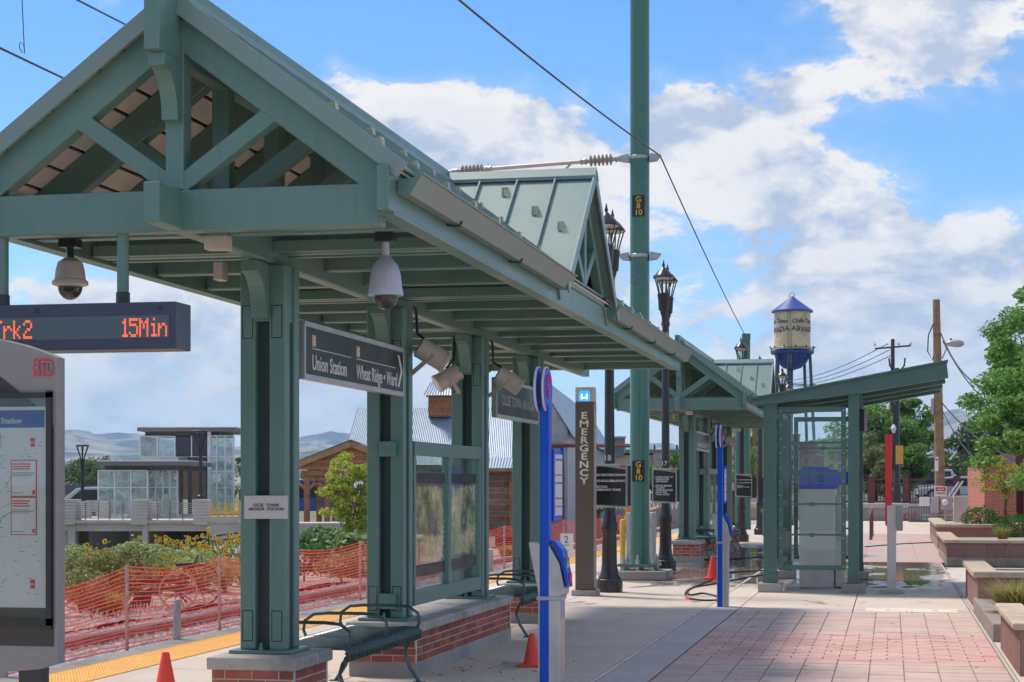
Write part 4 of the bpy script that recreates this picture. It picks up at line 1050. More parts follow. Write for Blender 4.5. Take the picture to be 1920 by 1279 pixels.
# ---------------------------------------------------------------- glass ticket canopy
def canopy():
    R = root('ticket_canopy', (-1.3, 31.5, 0), 'green steel and glass ticket canopy with an upswept shed roof', 'shelter')
    ya, yb = 29.5, 33.9
    xl, xr = -1.90, -.58
    # footings and columns
    for y in (ya, yb):
        for x, w in ((xl, .21), (xr, .17)):
            MB().box(x - .19, x + .19, y - .17, y + .17, 0, .15).build('footing', CONC2, R, .015)
            zt = 3.12 + .19 * (x + 2.0)
            c = MB().box(x - w / 2, x + w / 2, y - w / 2, y + w / 2, .15, zt - .05).build('column', GREEN2, R, .008)
            MB().box(x - w / 2 - .012, x + w / 2 + .012, y - w / 2 - .012, y + w / 2 + .012, .152, .31).build('shoe', GREEN2, c, .006)
    # roof: plate and tapering edge beams
    z = lambda x: 3.13 + .187 * (x + 2.15)
    x0, x1 = -2.20, .86
    def rafter(y, w):
        P = [(x0, z(x0) - .02), (x1, z(x1) - .03), (x1 + .03, z(x1) - .28), (x1 - .06, z(x1) - .30), (-.5, z(-.5) - .26), (x0 + .15, z(x0) - .11), (x0, z(x0) - .10)]
        MB().prism(P, 'y', y - w / 2, y + w / 2).build('edge_beam', GREEN2, R, .006)
    for y in (ya - .14, ya + 1.42, ya + 2.98, yb + .14): rafter(y, .12)
    for y in (ya + .6, ya + 2.2, yb - .6):
        MB().prism([(x0 + .1, z(x0) - .05), (x1 - .12, z(x1) - .07), (x1 - .12, z(x1) - .22), (x0 + .2, z(x0) - .14)], 'y', y - .04, y + .04).build('purlin', GREEN2, R)
    MB().slab([(x0 - .03, ya - .26, z(x0)), (x1 + .02, ya - .26, z(x1)), (x1 + .02, yb + .26, z(x1)), (x0 - .03, yb + .26, z(x0))], .03).build('roof_sheet', GREEN2, R)
    # glass wall facing the camera
    def wall(axis, p, a, b, z0=.36, z1=2.98, rails=5, label='pane'):
        def bx(u0, u1, v0, v1, d, nm, mat, par, bev=.004):
            if axis == 'y': return MB().box(u0, u1, p - d / 2, p + d / 2, v0, v1).build(nm, mat, par, bev)
            return MB().box(p - d / 2, p + d / 2, u0, u1, v0, v1).build(nm, mat, par, bev)
        f = bx(a, a + .075, z0, z1, .06, 'frame_post', GREEN2, R); bx(b - .075, b, z0, z1, .06, 'frame_post', GREEN2, R)
        bx(a + .075, b - .075, z0, z0 + .075, .058, 'frame_rail', GREEN2, R); bx(a + .075, b - .075, z1 - .085, z1, .058, 'frame_rail', GREEN2, R)
        hs = [(z1 - z0 - .16) * k / rails + z0 + .075 for k in range(rails + 1)]
        for k in range(rails):
            bx(a + .02, b - .02, hs[k] + .008, hs[k + 1] - .008, .012, 'pane', GLASS_T, R, 0)
            if k:
                q = bx(a + .075, b - .075, hs[k] - .016, hs[k] + .016, .05, 'glazing_bar', GREEN2, R)
                m = (a + b) / 2; bx(m - .04, m + .04, hs[k] - .035, hs[k] + .03, .065, 'clamp', GREEN2, q)
        # bolts along the posts
        mbt = MB().lathe([(.013, 0), (.013, .012)], 8, (0, 0, 0), Matrix.Rotation(pi / 2, 3, 'X') if axis == 'y' else Matrix.Rotation(-pi / 2, 3, 'Y')).mesh('bolt'); mbt.materials.append(STEEL)
        for u in (a + .037, b - .037):
            for k in range(12):
                vv = z0 + .06 + (z1 - z0 - .12) * k / 11
                inst(mbt, 'bolt', R, (u, p - .031, vv) if axis == 'y' else (p - .031, u, vv))
    wall('y', ya - .02, -1.77, -.70)
    wall('x', xl + .02, ya + .2, (ya + yb) / 2 - .05); wall('x', xl + .02, (ya + yb) / 2 + .05, yb - .2)
    wall('y', yb, -1.75, -.68)
    return R
GLASS_T = glass('canopy glass', (.945, .985, .972), 1.0, .012)
canopy()
spk = root('hanging_speaker', (-.47, 30.0, 2.8), 'black box speaker hanging under the canopy roof', 'speaker')
MB().box(-.545, -.42, 29.9, 30.15, 2.60, 2.95).build('box', pm('speaker black', (.015, .016, .022), .45), spk, .01)
MB().box(-.42, -.375, 29.9, 30.15, 2.605, 2.945).build('grille', pm('speaker face', (.32, .29, .31), .5), spk, .004)
MB().box(-.52, -.45, 29.98, 30.06, 2.95, 3.28).build('stem', GREEN, spk)
# ticket machine
tv = root('ticket_machine', (-1.2, 31.0, 0), 'grey ticket machine with blue top inside the glass canopy', 'ticket machine')
MB().box(-1.50, -.92, 30.70, 31.5, .004, .34).build('base', ALU, tv, .008)
MB().box(-1.50, -.90, 30.68, 31.5, .345, 1.66).build('body', pm('machine grey', (.66, .65, .62), .42, .1, .08, 3), tv, .01)
hd = MB().box(-1.505, -.86, 30.66, 31.52, 1.665, 1.98).build('head', BLUE, tv, .01)
MB().prism([(-1.47, 1.98), (-.98, 1.98), (-1.03, 2.03), (-1.44, 2.03)], 'y', 30.7, 31.4).build('head_cap', BLUE, hd)
MB().box(-.86, -.62, 30.7, 31.45, 1.73, 1.95).build('visor', BLUE, hd, .006)
for i in range(2):
    for k in range(4): MB().box(-1.36 + .17 * i, -1.26 + .17 * i, 30.655, 30.662, 1.72 + .055 * k, 1.74 + .055 * k).build('louvre', DARK, hd)
MB().box(-.90, -.80, 30.75, 31.45, .85, 1.55).build('console', STEEL, tv, .02); MB().prism([(-.90, .5), (-.70, .55), (-.68, .85), (-.90, .95)], 'y', 30.75, 31.4).build('ticket_tray', STEEL, tv, .01)
MB().box(-.905, -.76, 30.72, 31.48, .02, .80).build('front_cabinet', ALU, tv, .008)
# red fare post
rp = root('fare_post', (.02, 29.45, 0), 'red topped grey fare post with a side box near the canopy', 'post')
MB().box(-.17, .21, 29.25, 29.65, 0, .055).build('footing', CONC2, rp, .01)
MB().box(-.055, .085, 29.38, 29.52, .055, 1.40).build('lower_post', pm('post grey', (.50, .47, .44), .45, .2, .1, 3), rp, .006)
MB().prism([(-.085, 1.10), (-.056, 1.06), (-.056, 1.402), (.02, 1.402), (.02, 2.2), (.03, 2.3), (.03, 2.53), (-.09, 2.53), (-.09, 2.3)], 'y', 29.385, 29.515).build('upper_post', REDP, rp, .006)
MB().box(.087, .19, 29.34, 29.56, 1.0, 1.40).build('side_box', pm('box grey', (.30, .29, .28), .5, .2), rp, .012)
# vault lids, hose, debris
for i, (x0, x1) in enumerate(((-.34, .28), (.29, .90))):
    v = MB().box(x0, x1, 25.10, 25.85, -.02, .006).build('vault_lid', pm('vault lid', (.80, .70, .56), .8, 0, .2, 4, fine=.2), None, .004)
    tag(v, 'pale utility vault lid set in the paving, %s of the pair' % ('nearer the canopy' if i == 0 else 'nearer the planters'), 'vault lid')
    MB().box((x0 + x1) / 2 - .03, (x0 + x1) / 2 + .03, 25.45, 25.50, .005, .0075).build('lift_slot', DARK, v)
def hose(pts, label, nm='garden_hose'):
    P = []
    pts = [Vector(p) for p in pts]
    for i in range(len(pts) - 1):
        p0 = pts[max(i - 1, 0)]; p1 = pts[i]; p2 = pts[i + 1]; p3 = pts[min(i + 2, len(pts) - 1)]
        for k in range(8):
            t_ = k / 8; P.append(.5 * ((2 * p1) + (p2 - p0) * t_ + (2 * p0 - 5 * p1 + 4 * p2 - p3) * t_ * t_ + (3 * p1 - p0 - 3 * p2 + p3) * t_ ** 3))
    P.append(pts[-1]); return tag(MB().tube(P, .014, 8).build(nm, RUBBER, None, smooth=True), label, 'hose')
GZ = lambda px, py: ((lambda D: (at(px, py, D).x, at(px, py, D).y, .014))(EYE * 3400 / (py - 910)))
h = hose([GZ(1352, 1127), GZ(1316, 1127), GZ(1290, 1122), GZ(1286, 1112), GZ(1300, 1103), GZ(1340, 1096), GZ(1370, 1090), GZ(1432, 1078)], 'black hose lying in a loose loop beside the farther blue post')
MB().tube([GZ(1287, 1122), GZ(1296, 1125)], .022, 8).build('coupling', ORANGE, h)
hose([GZ(1346, 1120), GZ(1318, 1114), GZ(1294, 1117), GZ(1292, 1107), GZ(1330, 1090), GZ(1352, 1076), GZ(1432, 1071)], 'second loop of black hose crossing to the canopy column')
hose([GZ(1622, 1026), GZ(1660, 1023), GZ(1700, 1020), GZ(1750, 1018)], 'thin black hose across the red paving beyond the canopy')
hose([GZ(1238, 1052), GZ(1300, 1050), GZ(1365, 1049), GZ(1432, 1046)], 'black hose across the wet concrete by the second shelter')
DEB = pm('dry leaf', (.30, .16, .07), .9, 0, .3, 9)
mb = MB()
for k in range(70):
    x, y = (RN.uniform(-4.1, -3.0), RN.uniform(14.6, 17.5)) if k < 46 else (RN.uniform(-2, 1.4), RN.uniform(15.5, 26)); s_ = RN.uniform(.008, .03); a = RN.uniform(0, 6.28)
    mb._a([(x + s_ * math.cos(a + q) * (1.8 if q in (0, pi) else .5), y + s_ * math.sin(a + q) * (1.8 if q in (0, pi) else .5), .004 + .012 * (q == 0)) for q in (0, pi / 2, pi, 3 * pi / 2)], [(0, 1, 2, 3)])
tag(mb.build('leaf_litter', DEB), 'scattered dry leaf litter on the paving', 'leaf litter', kind='stuff')

# ---------------------------------------------------------------- safety netting along the track edge
NX = -7.86
def fence():
    R = root('safety_netting', (NX, 30, 0), 'orange plastic safety netting strung along the platform edge', 'safety netting')
    posts = [14.2, 17.9, 20.6, 23.2, 26.5, 30, 33.5, 37, 40.5, 44, 47.5, 52, 57, 62]
    def top(y):
        for a, b in zip(posts, posts[1:]):
            if a <= y <= b: u = (y - a) / (b - a); return .86 - .10 * 4 * u * (1 - u) * (.7 if y > 18 else 1.5)
        return .86
    mb = MB(); ns = 19; yy = 14.2; ys = []
    while yy <= 62: ys.append(yy); yy += .25 if yy < 30 else .4
    def pt(y, v):
        w = .035 * noise.noise(Vector((y * .9, v * 2.2, 5))) + .03 * math.sin(y * 1.7) * v
        sg_ = .012 * noise.noise(Vector((y * 1.3, v * 9, 2)))
        return Vector((NX + w, y, .01 + (top(y)) * v + sg_ * (1 if 0 < v < 1 else .3)))
    for i in range(ns + 1):
        v = i / ns; th = .0095 if i % 3 else .013
        for a, b in zip(ys, ys[1:]):
            p, q = pt(a, v), pt(b, v); mb.quad((p.x, p.y, p.z - th / 2), (q.x, q.y, q.z - th / 2), (q.x, q.y, q.z + th / 2), (p.x, p.y, p.z + th / 2))
    y = 14.2
    while y < 62:
        for i in range(ns):
            p, q = pt(y, i / ns), pt(y, (i + 1) / ns); t_ = .0048
            mb.quad((p.x, p.y - t_ / 2, p.z), (p.x, p.y + t_ / 2, p.z), (q.x, q.y + t_ / 2, q.z), (q.x, q.y - t_ / 2, q.z))
        y += .034 if y < 30 else .05
    tag(mb.build('netting', NET, R), kind='stuff')
    for y in posts:
        MB().tube([(NX - .03, y, -.3), (NX - .03, y, .88)], .020, 8).build('stake', STEEL, R, smooth=True)
    y = 15.0
    while y < 62:
        MB().lathe([(.045, -.1), (.045, .40), (.03, .44), (.005, .45)], 12, (NX + .06, y, 0)).build('short_post', STEEL, R, smooth=True); y += 4.06
    return R
fence()
# ---------------------------------------------------------------- water tower
def water_tower():
    Dw = 313; b = CA(1485.5, 925, Dw); R = croot('water_tower', 1485.5, 925, Dw, 'cream and blue water tower lettered Olde Town ARVADA on steel legs', 'water tower')
    x, y, z0 = b.x, b.y, b.z
    zz = lambda py: EYE + (910 - py) / 3400 * Dw
    CREAM = pm('tank cream', (.84, .65, .38), .5, 0, .15, .6, streak=.15); TB = pm('tank blue', (.012, .045, .30), .4, 0, .1, .5); RB = pm('roof blue', (.035, .085, .34), .4, 0, .1, .5)
    r = 3.10
    MB().lathe([(r, zz(656)), (r, zz(641)), (r + .03, zz(641)), (r + .03, zz(640)), (r, zz(640)), (r, zz(584))], 40, (x, y, 0)).build('tank', CREAM, R, smooth=True)
    MB().lathe([(r + .45, zz(586)), (r + .45, zz(583)), (.15, zz(556)), (.05, zz(555))], 40, (x, y, 0)).build('roof', RB, R, smooth=True)
    MB().lathe([(r + .02, zz(661)), (r * .95, zz(670)), (r * .8, zz(680)), (r * .5, zz(690)), (.4, zz(694)), (.35, zz(694))], 36, (x, y, 0)).build('bowl', TB, R, smooth=True)
    MB().lathe([(r + .55, zz(664)), (r + .6, zz(661)), (r + .6, zz(659)), (r, zz(659))], 36, (x, y, 0)).build('walkway', TB, R, smooth=True)
    for k in range(36):
        a = 2 * pi * k / 36; a2 = 2 * pi * (k + 1) / 36; q = r + .58
        p1 = (x + q * math.cos(a), y + q * math.sin(a)); p2 = (x + q * math.cos(a2), y + q * math.sin(a2))
        mb = MB().tube([(p1[0], p1[1], zz(659)), (p1[0], p1[1], zz(652.5))], .035, 5); mb.tube([(p1[0], p1[1], zz(653)), (p2[0], p2[1], zz(653))], .03, 4)
        mb.tube([(p1[0], p1[1], zz(658.5)), (p2[0], p2[1], zz(653.5))], .02, 4); mb.tube([(p1[0], p1[1], zz(653.5)), (p2[0], p2[1], zz(658.5))], .02, 4)
        mb.build('railing_bay', BLACK, R)
    LEG = pm('leg steel', (.06, .085, .12), .5)
    for (sx, sy, f) in ((-1, -.6, 1), (1, -.6, 1), (-.75, .8, 1), (.85, .8, 1), (.1, 1, 1)):
        MB().tube([(x + sx * r * .9, y + sy * r * .8, zz(662)), (x + sx * (r + .9), y + sy * (r + .9), z0 - 4)], .27, 8).build('leg', LEG, R, smooth=True)
    MB().tube([(x - .6, y, zz(692)), (x - .6, y, z0 - 4)], .33, 12).build('riser', LEG, R, smooth=True)
    for zc in (722, 765): 
        mb = MB()
        for (p, q) in (((-1.05, -.7), (1.05, -.7)), ((1.05, -.7), (.9, .9)), ((.9, .9), (-.85, .9)), ((-.85, .9), (-1.05, -.7))): mb.tube([(x + p[0] * r * 1.1, y + p[1] * r * 1.1, zz(zc)), (x + q[0] * r * 1.1, y + q[1] * r * 1.1, zz(zc))], .08, 5)
        mb.build('tie_ring', LEG, R)
    lad = MB()
    for e in (-.28, .28): lad.tube([(x - 1.05 + e, y - r - .1, zz(585)), (x - .95 + e, y - r - .1, zz(665)), (x - .8 + e, y - 1.8, zz(692))], .05, 5)
    for k in range(26): zc = zz(584) - k * .36; lad.tube([(x - 1.33, y - r - .1, zc), (x - .75, y - r - .1, zc)], .03, 4)
    lad.build('ladder', pm('ladder', (.35, .33, .30), .6), R)
    top = MB().tube([(x - .5, y, zz(558)), (x - .4, y, zz(551)), (x, y, zz(548)), (x + .35, y, zz(551)), (x + .45, y, zz(558))], .05, 6); top.build('finial', LEG, R)
    # lettering and diamonds bent round the tank
    INKG = pm('tank lettering', (.07, .10, .10), .6); DIA = pm('tank diamond', (.62, .47, .37), .6)
    def bend(txt, size, a0, zc, mat, bold=.0, arch=0.0, seg=False):
        cu = bpy.data.curves.new('t', 'FONT'); cu.body = txt; cu.size = size; cu.offset = bold; cu.align_x = 'CENTER'; cu.resolution_u = 2
        ob = bpy.data.objects.new('t', cu); COL.objects.link(ob); dg = bpy.context.evaluated_depsgraph_get(); me = bpy.data.meshes.new_from_object(ob.evaluated_get(dg)); bpy.data.objects.remove(ob)
        me.name = 'lettering'; w = max(abs(v.co.x) for v in me.vertices)
        for v in me.vertices:
            a = a0 + v.co.x / r; rr_ = r + .05; h = v.co.y + arch * (1 - (v.co.x / w) ** 2)
            v.co = (rr_ * math.sin(a), -rr_ * math.cos(a), zc + h - z0)
        me.materials.clear(); me.materials.append(mat); o = bpy.data.objects.new('lettering', me); COL.objects.link(o); o.parent = R
    for a0 in (.60, -1.15, 2.3, -2.8):
        mb = MB(); n = 6
        for i in range(n):
            u0, u1 = -1 + 2 * i / n, -1 + 2 * (i + 1) / n
            q = lambda u, s: (x + (r + .02) * math.sin(a0 + u * .62), y - (r + .02) * math.cos(a0 + u * .62), zz(612) + s * (1 - abs(u)) * 2.25)
            mb.quad(q(u0, -1), q(u1, -1), q(u1, 1), q(u0, 1))
        mb.build('diamond', DIA, R)
        bend('Olde Town', 1.02, a0 + .02, zz(608.5), INKG, .03, .12); bend('ARVADA', 1.28, a0 + .02, zz(622), INKG, .03, -.25)
    for k in range(12):
        a = 2 * pi * k / 12; q = r + .75
        MB().lathe([(.12, zz(653)), (.16, zz(651.5)), (.05, zz(650))], 6, (x + q * math.cos(a), y + q * math.sin(a), 0)).build('spot_lamp', BLACK, R)
water_tower()

# ---------------------------------------------------------------- utility poles
def utility_pole():
    bt, tp = at(1764, 990, 79), at(1755.5, 562, 79)
    R = root('utility_pole', bt, 'brown wooden utility pole with a street lamp behind the canopy roof', 'utility pole')
    MB().tube([bt + Vector((0, 0, -.3)), bt.lerp(tp, .5), tp], [.24, .20, .155], 14).build('shaft', WOODP, R, smooth=True)
    a = at(1760, 668, 79); l = at(1783, 645, 79)
    MB().tube([a + Vector((.15, 0, -.1)), a + Vector((.3, 0, .25)), a.lerp(l, .5) + Vector((.1, -.1, .28)), l], .03, 8).build('lamp_arm', ALU, R, smooth=True)
    h = MB().lathe([(.02, -.38), (.10, -.30), (.17, 0), (.16, .25), (.08, .40), (.02, .42)], 14, l + Vector((.15, 0, .02)), Matrix.Rotation(TH, 3, 'Z') @ Matrix.Rotation(pi / 2, 3, 'Y')).build('lamp_head', pm('cobra head', (.45, .44, .44), .4, .3), R, smooth=True)
    MB().lathe([(.05, 0), (.05, .07), (.03, .09)], 8, l + Vector((.0, 0, .17))).build('photocell', REDP, h)
    c = at(1746, 650, 79); MB().tube([c + Vector((.1, 0, 1)), c + Vector((-.12, 0, .5)), c + Vector((-.15, 0, -.2)), c + Vector((.05, 0, -.6)), c + Vector((.2, 0, 0))], .03, 6).build('cable_coil', BLACK, R, smooth=True)
    c = at(1748.5, 762, 79); MB().cb((c.x, c.y, c.z), (.14, .14, .72)).build('riser_box', pm('riser box', (.42, .40, .40), .6), R, .03)
    s = at(1756, 870, 78.7); MB().cb((s.x, s.y, s.z), (.16, .02, .62)).build('warning_tag', WHITE, R)
    MB().cb((s.x, s.y - .012, s.z + .2), (.12, .012, .08)).build('tag_print', RED, R)
    return R
utility_pole()
wire([at(1764, 625, 79), at(1840, 725, 60), at(1900, 800, 52)], .03, WIREK, 'thick black cable dropping from the pole behind the big tree', sag=.4)
wire([at(1768, 640, 79), at(1900, 780, 66)], .025, WIREK, 'black cable from the pole lamp down to the right', sag=.6)
wire([at(1766, 755, 79), at(1905, 862, 60)], .03, WIREK, 'lower black service cable from the wooden pole', sag=.3)
wire([at(1766, 768, 79), at(1850, 880, 62)], .025, WIREK, 'steep lower cable from the wooden pole', sag=.3)
def far_pole(px, top, D, label, lean=0, arms=True):
    bt = at(px + lean, 905, D); tp = at(px, top, D)
    R = root('power_pole', bt, label, 'utility pole', 'distant power poles')
    MB().tube([bt + Vector((0, 0, -1)), tp], [.2, .13], 8).build('shaft', pm('dark pole wood', (.13, .07, .055), .8), R, smooth=True)
    if arms:
        for dz, w in ((.55, 1.25), (3.1, .9)):
            c = tp - Vector((0, 0, dz)); MB().bar(c + Vector((-w, .2, -.1)), c + Vector((w, -.2, .05)), .09, .12).build('cross_arm', pm('dark pole wood', (.13, .07, .055), .8), R)
            for k in range(4): q = c + Vector((-w + 2 * w * k / 3, .2 - .4 * k / 3, .12)); MB().lathe([(.05, 0), (.08, .06), (.03, .16)], 6, q).build('insulator', STEEL, R)
        for k in range(3): q = tp + Vector((-.5 + .5 * k, 0, -3.6)); MB().lathe([(.12, -.25), (.14, 0), (.1, .3)], 8, q).build('cutout', BLACK, R)
    return R
far_pole(1674, 636, 130, 'thin dark power pole with cross arms left of the wooden pole', -1)
far_pole(1741, 820, 160, 'short distant pole with white framework beyond the railing', 0, False)
far_pole(1810, 830, 170, 'distant reddish pole beyond the parked cars', 0, False)
for i, (dz, e) in enumerate(((659, 0), (668, 5), (676, 9))):
    wire([at(1660 + i * 8, dz - 12, 130), at(1440, 712 + e, 240)], .03, WIREK, ('topmost', 'middle', 'lowest')[i] + ' of the faint lines crossing the water tower', sag=1.0)
gl = root('lattice_gantry', at(1741, 905, 158), 'white lattice gantry on a distant pole', 'gantry')
for (a, b) in (((1712, 858), (1768, 846)), ((1712, 864), (1768, 852)), ((1716, 862), (1750, 846)), ((1775, 870), (1800, 838))):
    MB().tube([at(*a, 158), at(*b, 158)], .09, 5).build('strut', WHITE, gl)

# dark street lamp by the railing, with yellow tag
def street_lamp(px, top, base, D, label, r0=.14, arm=False):
    bt, tp = at(px, base, D), at(px, top, D); R = root('street_lamp', bt, label, 'street lamp')
    MB().lathe([(r0 * 2.0, 0), (r0 * 2, .25), (r0 * 1.5, .5), (r0 * 1.3, 1.3), (r0, 1.45), (r0 * .75, tp.z - bt.z)], 14, bt).build('shaft', BLACK, R, smooth=True)
    return R, bt, tp
R, bt, tp = street_lamp(1682, 690, 955, 92, 'black street lamp with a yellow tag behind the red fare post')
MB().cb((bt.x + .12, bt.y - .17, at(1690, 853, 92).z), (.38, .03, .95)).build('yellow_tag', pm('tag yellow', (.80, .42, .06), .5), R)
for s in (-1, 1): MB().tube([tp + Vector((0, 0, -.3)), tp + Vector((s * .35, 0, .1)), tp + Vector((s * .4, 0, .5))], .05, 6).build('arm', BLACK, R)
MB().lathe([(.08, -.25), (.16, 0), (.05, .2)], 10, at(1676, 803, 92)).build('camera_ball', WHITE, R)
tp2 = at(1676, 757, 92); MB().tube([at(1675, 880, 92) , tp2, tp2 + Vector((-.15, 0, .05))], .05, 6).build('camera_mast', BLACK, R)
R, bt, tp = street_lamp(1814, 822, 930, 115, 'thin black street lamp over the parked cars', .08)
MB().cb((tp.x + .4, tp.y, tp.z), (.9, .25, .12)).build('head', BLACK, R)

# ---------------------------------------------------------------- end wall, maroon railing, bike racks
WY = 89.5
rw = root('retaining_wall', (0, WY, 0), 'grey concrete retaining wall below the maroon railing', 'wall')
MB().box(-14, 3.2, WY, WY + 1.6, -.5, .62).build('wall_body', CONC2, rw); MB().box(-14, 3.25, WY - .05, WY + 1.6, .62, .85).build('coping', CONC, rw, .02)
GR = pm('graffiti red', (.75, .04, .08), .6); mb = MB(); c = at(1701, 970, 87.0)
for k in range(2):
    pts = [(c.x + .32 * k + .13 * math.cos(a), WY - .012, .12 + .13 * math.sin(a)) for a in [j * .55 + .6 for j in range(9)]]
    mb.tube([(p[0], WY - .005, p[2] + .1) for p in pts], .035, 5)
mb.build('painted_mark', GR, rw)
def railing(pa, pb, z0, h, n, label, posts=(), mat=MAROON, group='maroon railings', bars=14):
    pa, pb = Vector(pa), Vector(pb); R = root('metal_railing', (pa + pb) / 2, label, 'railing', group)
    for dz in (h, h * .80, h * .06): MB().bar(pa + Vector((0, 0, dz)), pb + Vector((0, 0, dz)), .06, .06).build('rail', mat, R)
    m = MB().box(-.018, .018, -.018, .018, h * .06, h * .80).mesh('baluster'); m.materials.append(mat)
    for k in range(bars + 1): p = pa.lerp(pb, k / bars); inst(m, 'baluster', R, p)
    for u in posts:
        p = pa.lerp(pb, u); MB().box(p.x - .15, p.x + .15, p.y - .15, p.y + .15, p.z, p.z + h + .10).build('post', mat, R, .01)
        MB().box(p.x - .18, p.x + .18, p.y - .18, p.y + .18, p.z + h + .10, p.z + h + .16).build('post_cap', mat, R, .01)
    return R
RZ0 = .85
def rx(px): return at(px, 900, 90.6).x
railing((rx(1430), WY + .8, RZ0), (rx(1635), WY + .8, RZ0), 0, 1.15, 0, 'maroon railing seen through the glass canopy', (1.0,), bars=30)
railing((rx(1636), WY + .8, RZ0), (rx(1698), WY + .8, RZ0), 0, 1.15, 0, 'maroon railing section between the two stout posts', (0.99,), bars=12)
railing((rx(1700), WY + .8, RZ0), (rx(1790), WY + .8, RZ0), 0, 1.15, 0, 'maroon railing section behind the wooden pole', (1.0,), bars=17)
railing((-6.7, 60, 0), (-6.7, 87, 0), 0, 1.35, 0, 'maroon railing running beside the track beyond the second shelter', (0.02, .35, .7, 1), bars=40)
GRYR = pm('grey railing', (.14, .13, .14), .5)
railing((at(1704, 985, 79).x, 80.5, .1), (at(1765, 985, 79).x, 80.5, .1), 0, .85, 0, 'grey steel gate panel beside the wooden pole', (), GRYR, 'grey gates', bars=13)
railing((at(1815, 985, 84).x, 84, .1), (at(1846, 985, 84).x, 84.3, .3), 0, 1.5, 0, 'dark stair balustrade by the brick building', (), GRYR, 'grey gates', bars=9)
hr = root('stair_handrails', at(1800, 940, 84), 'pale steel stair handrails beside the brick building', 'handrail')
for (a, b) in (((1778, 932), (1797, 905)), ((1786, 932), (1805, 903)), ((1826, 930), (1842, 897)), ((1832, 935), (1846, 905))): MB().tube([at(*a, 84), at(*b, 86)], .045, 8).build('rail', ALU, hr)
# electric boxes
eb = root('meter_boxes', at(1770, 985, 77), 'grey electric meter boxes with a DANGER OVERHEAD sign at the pole foot', 'electric box')
def ebox(px0, py0, px1, py1, D, nm, mat, dep=.25):
    a, b = at(px0, py1, D), at(px1, py0, D); return MB().box(a.x, b.x, a.y, a.y + dep, a.z, b.z).build(nm, mat, eb, .015)
EG = pm('meter grey', (.42, .43, .47), .5, .1)
ebox(1745, 932, 1760, 962, 76.5, 'fuse_box', EG); ebox(1764, 930, 1785, 956, 76.4, 'meter_box', EG); ebox(1724, 932, 1743, 949, 76.6, 'white_box', WHITE)
p = at(1772, 942, 76.3); MB().lathe([(.13, 0), (.13, .1), (.09, .14)], 16, p, Matrix.Rotation(pi / 2, 3, 'X')).build('meter_dial', WHITE, eb)
for px in (1749, 1755, 1773): MB().tube([at(px, 957, 76.6), at(px, 986, 76.6)], .05, 8).build('conduit', STEEL, eb)
for py in (966, 973): MB().tube([at(1730, py, 76.7), at(1788, py, 76.7)], .035, 6).build('conduit', STEEL, eb)
ebox(1788, 930, 1822, 982, 80, 'tan_cabinet', pm('cabinet tan', (.55, .49, .43), .6), .8)
s = ebox(1752, 912, 1775, 931, 76.2, 'danger_sign', WHITE, .02); a = at(1763.5, 918, 76.15)
MB().box(a.x - .20, a.x + .20, a.y - .012, a.y - .006, a.z - .06, a.z + .09).build('danger_band', BLACKM, s); MB().lathe([(.16, 0), (.16, .004)], 18, (a.x, a.y - .013, a.z + .015), Matrix.Scale(.45, 3, Vector((0, 0, 1))) @ Matrix.Rotation(pi / 2, 3, 'X')).build('danger_oval', RED, s)
text('DANGER', .085, WHITE, eb, (a.x, a.y - .022, a.z - .015), bold=.02, align='CENTER'); text('OVERHEAD', .10, INK, eb, (a.x, a.y - .012, a.z - .19), bold=.015, align='CENTER', sx=.8)
# bike racks
def bike_rack(y, lb):
    x = -.62; pts = [(x, y - .35, 0), (x, y - .35, .7)] + [(x, y - .35 + .35 * (1 - math.cos(a)), .7 + .22 * math.sin(a)) for a in [k * pi / 8 for k in range(9)]] + [(x, y + .35, 0)]
    R = root('bike_rack', (x, y, 0), lb, 'bike rack', 'maroon hoop bike racks'); MB().tube(pts, .035, 10).build('hoop', pm('rack maroon', (.19, .05, .045), .45), R, smooth=True)
    for s in (-.35, .35): MB().lathe([(.07, 0), (.07, .015)], 12, (x, y + s, .0)).build('foot', STEEL, R)
for k, y in enumerate((58.5, 60.4, 62.3, 64.2)): bike_rack(y, 'maroon hoop bike rack past the canopy column, %s in the row' % ('nearest', 'second', 'third', 'farthest')[k])

# ---------------------------------------------------------------- planters
def block_wall(R, x0, x1, y, z0, rows, bl, mat_top, mat_bot, axis='x', side=1):
    hts = rows; z = z0
    for k, (h, m) in enumerate(hts):
        n = max(1, int(round(abs(x1 - x0) / bl))); w = (x1 - x0) / n
        for i in range(n):
            a, b = x0 + w * i + .004, x0 + w * (i + 1) - .004
            if axis == 'x': MB().box(a, b, y, y + .2, z + .003, z + h - .003).build('block', m, R, .01)
            else: MB().box(y, y + .2, a, b, z + .003, z + h - .003).build('block', m, R, .01)
        z += h
    return z
def planter(x0, x1, y0, y1, h, label, rows, capd=.30, cap=.075):
    R = root('stone_planter', ((x0 + x1) / 2, (y0 + y1) / 2, 0), label, 'planter', 'stone planters beside the walk')
    zt = block_wall(R, x0, x1, y0, 0, rows, .40, REDBLK, TANBLK)
    block_wall(R, y0 + .2, y1, x0, 0, rows, .42, REDBLK, TANBLK, 'y')
    MB().box(x0 + .01, x1, y0 + .01, y1, -.02, zt - .05).build('soil', SOIL, R)
    L = x1 - x0; n = max(1, int(L / 1.1)); w = L / n
    for i in range(n): MB().box(x0 - .06 + w * i + .003, x0 - .06 + w * (i + 1) - .003, y0 - .06, y0 + capd - .06, zt, zt + cap).build('cap_stone', SANDST, R, .018)
    n = max(1, int((y1 - y0 - capd) / 1.1)); w = (y1 - y0 - capd + .06) / n
    for i in range(n): MB().box(x0 - .06, x0 + capd - .06, y0 + capd - .06 + w * i + .003, y0 + capd - .06 + w * (i + 1) - .003, zt, zt + cap).build('cap_stone', SANDST, R, .018)
    return zt + cap
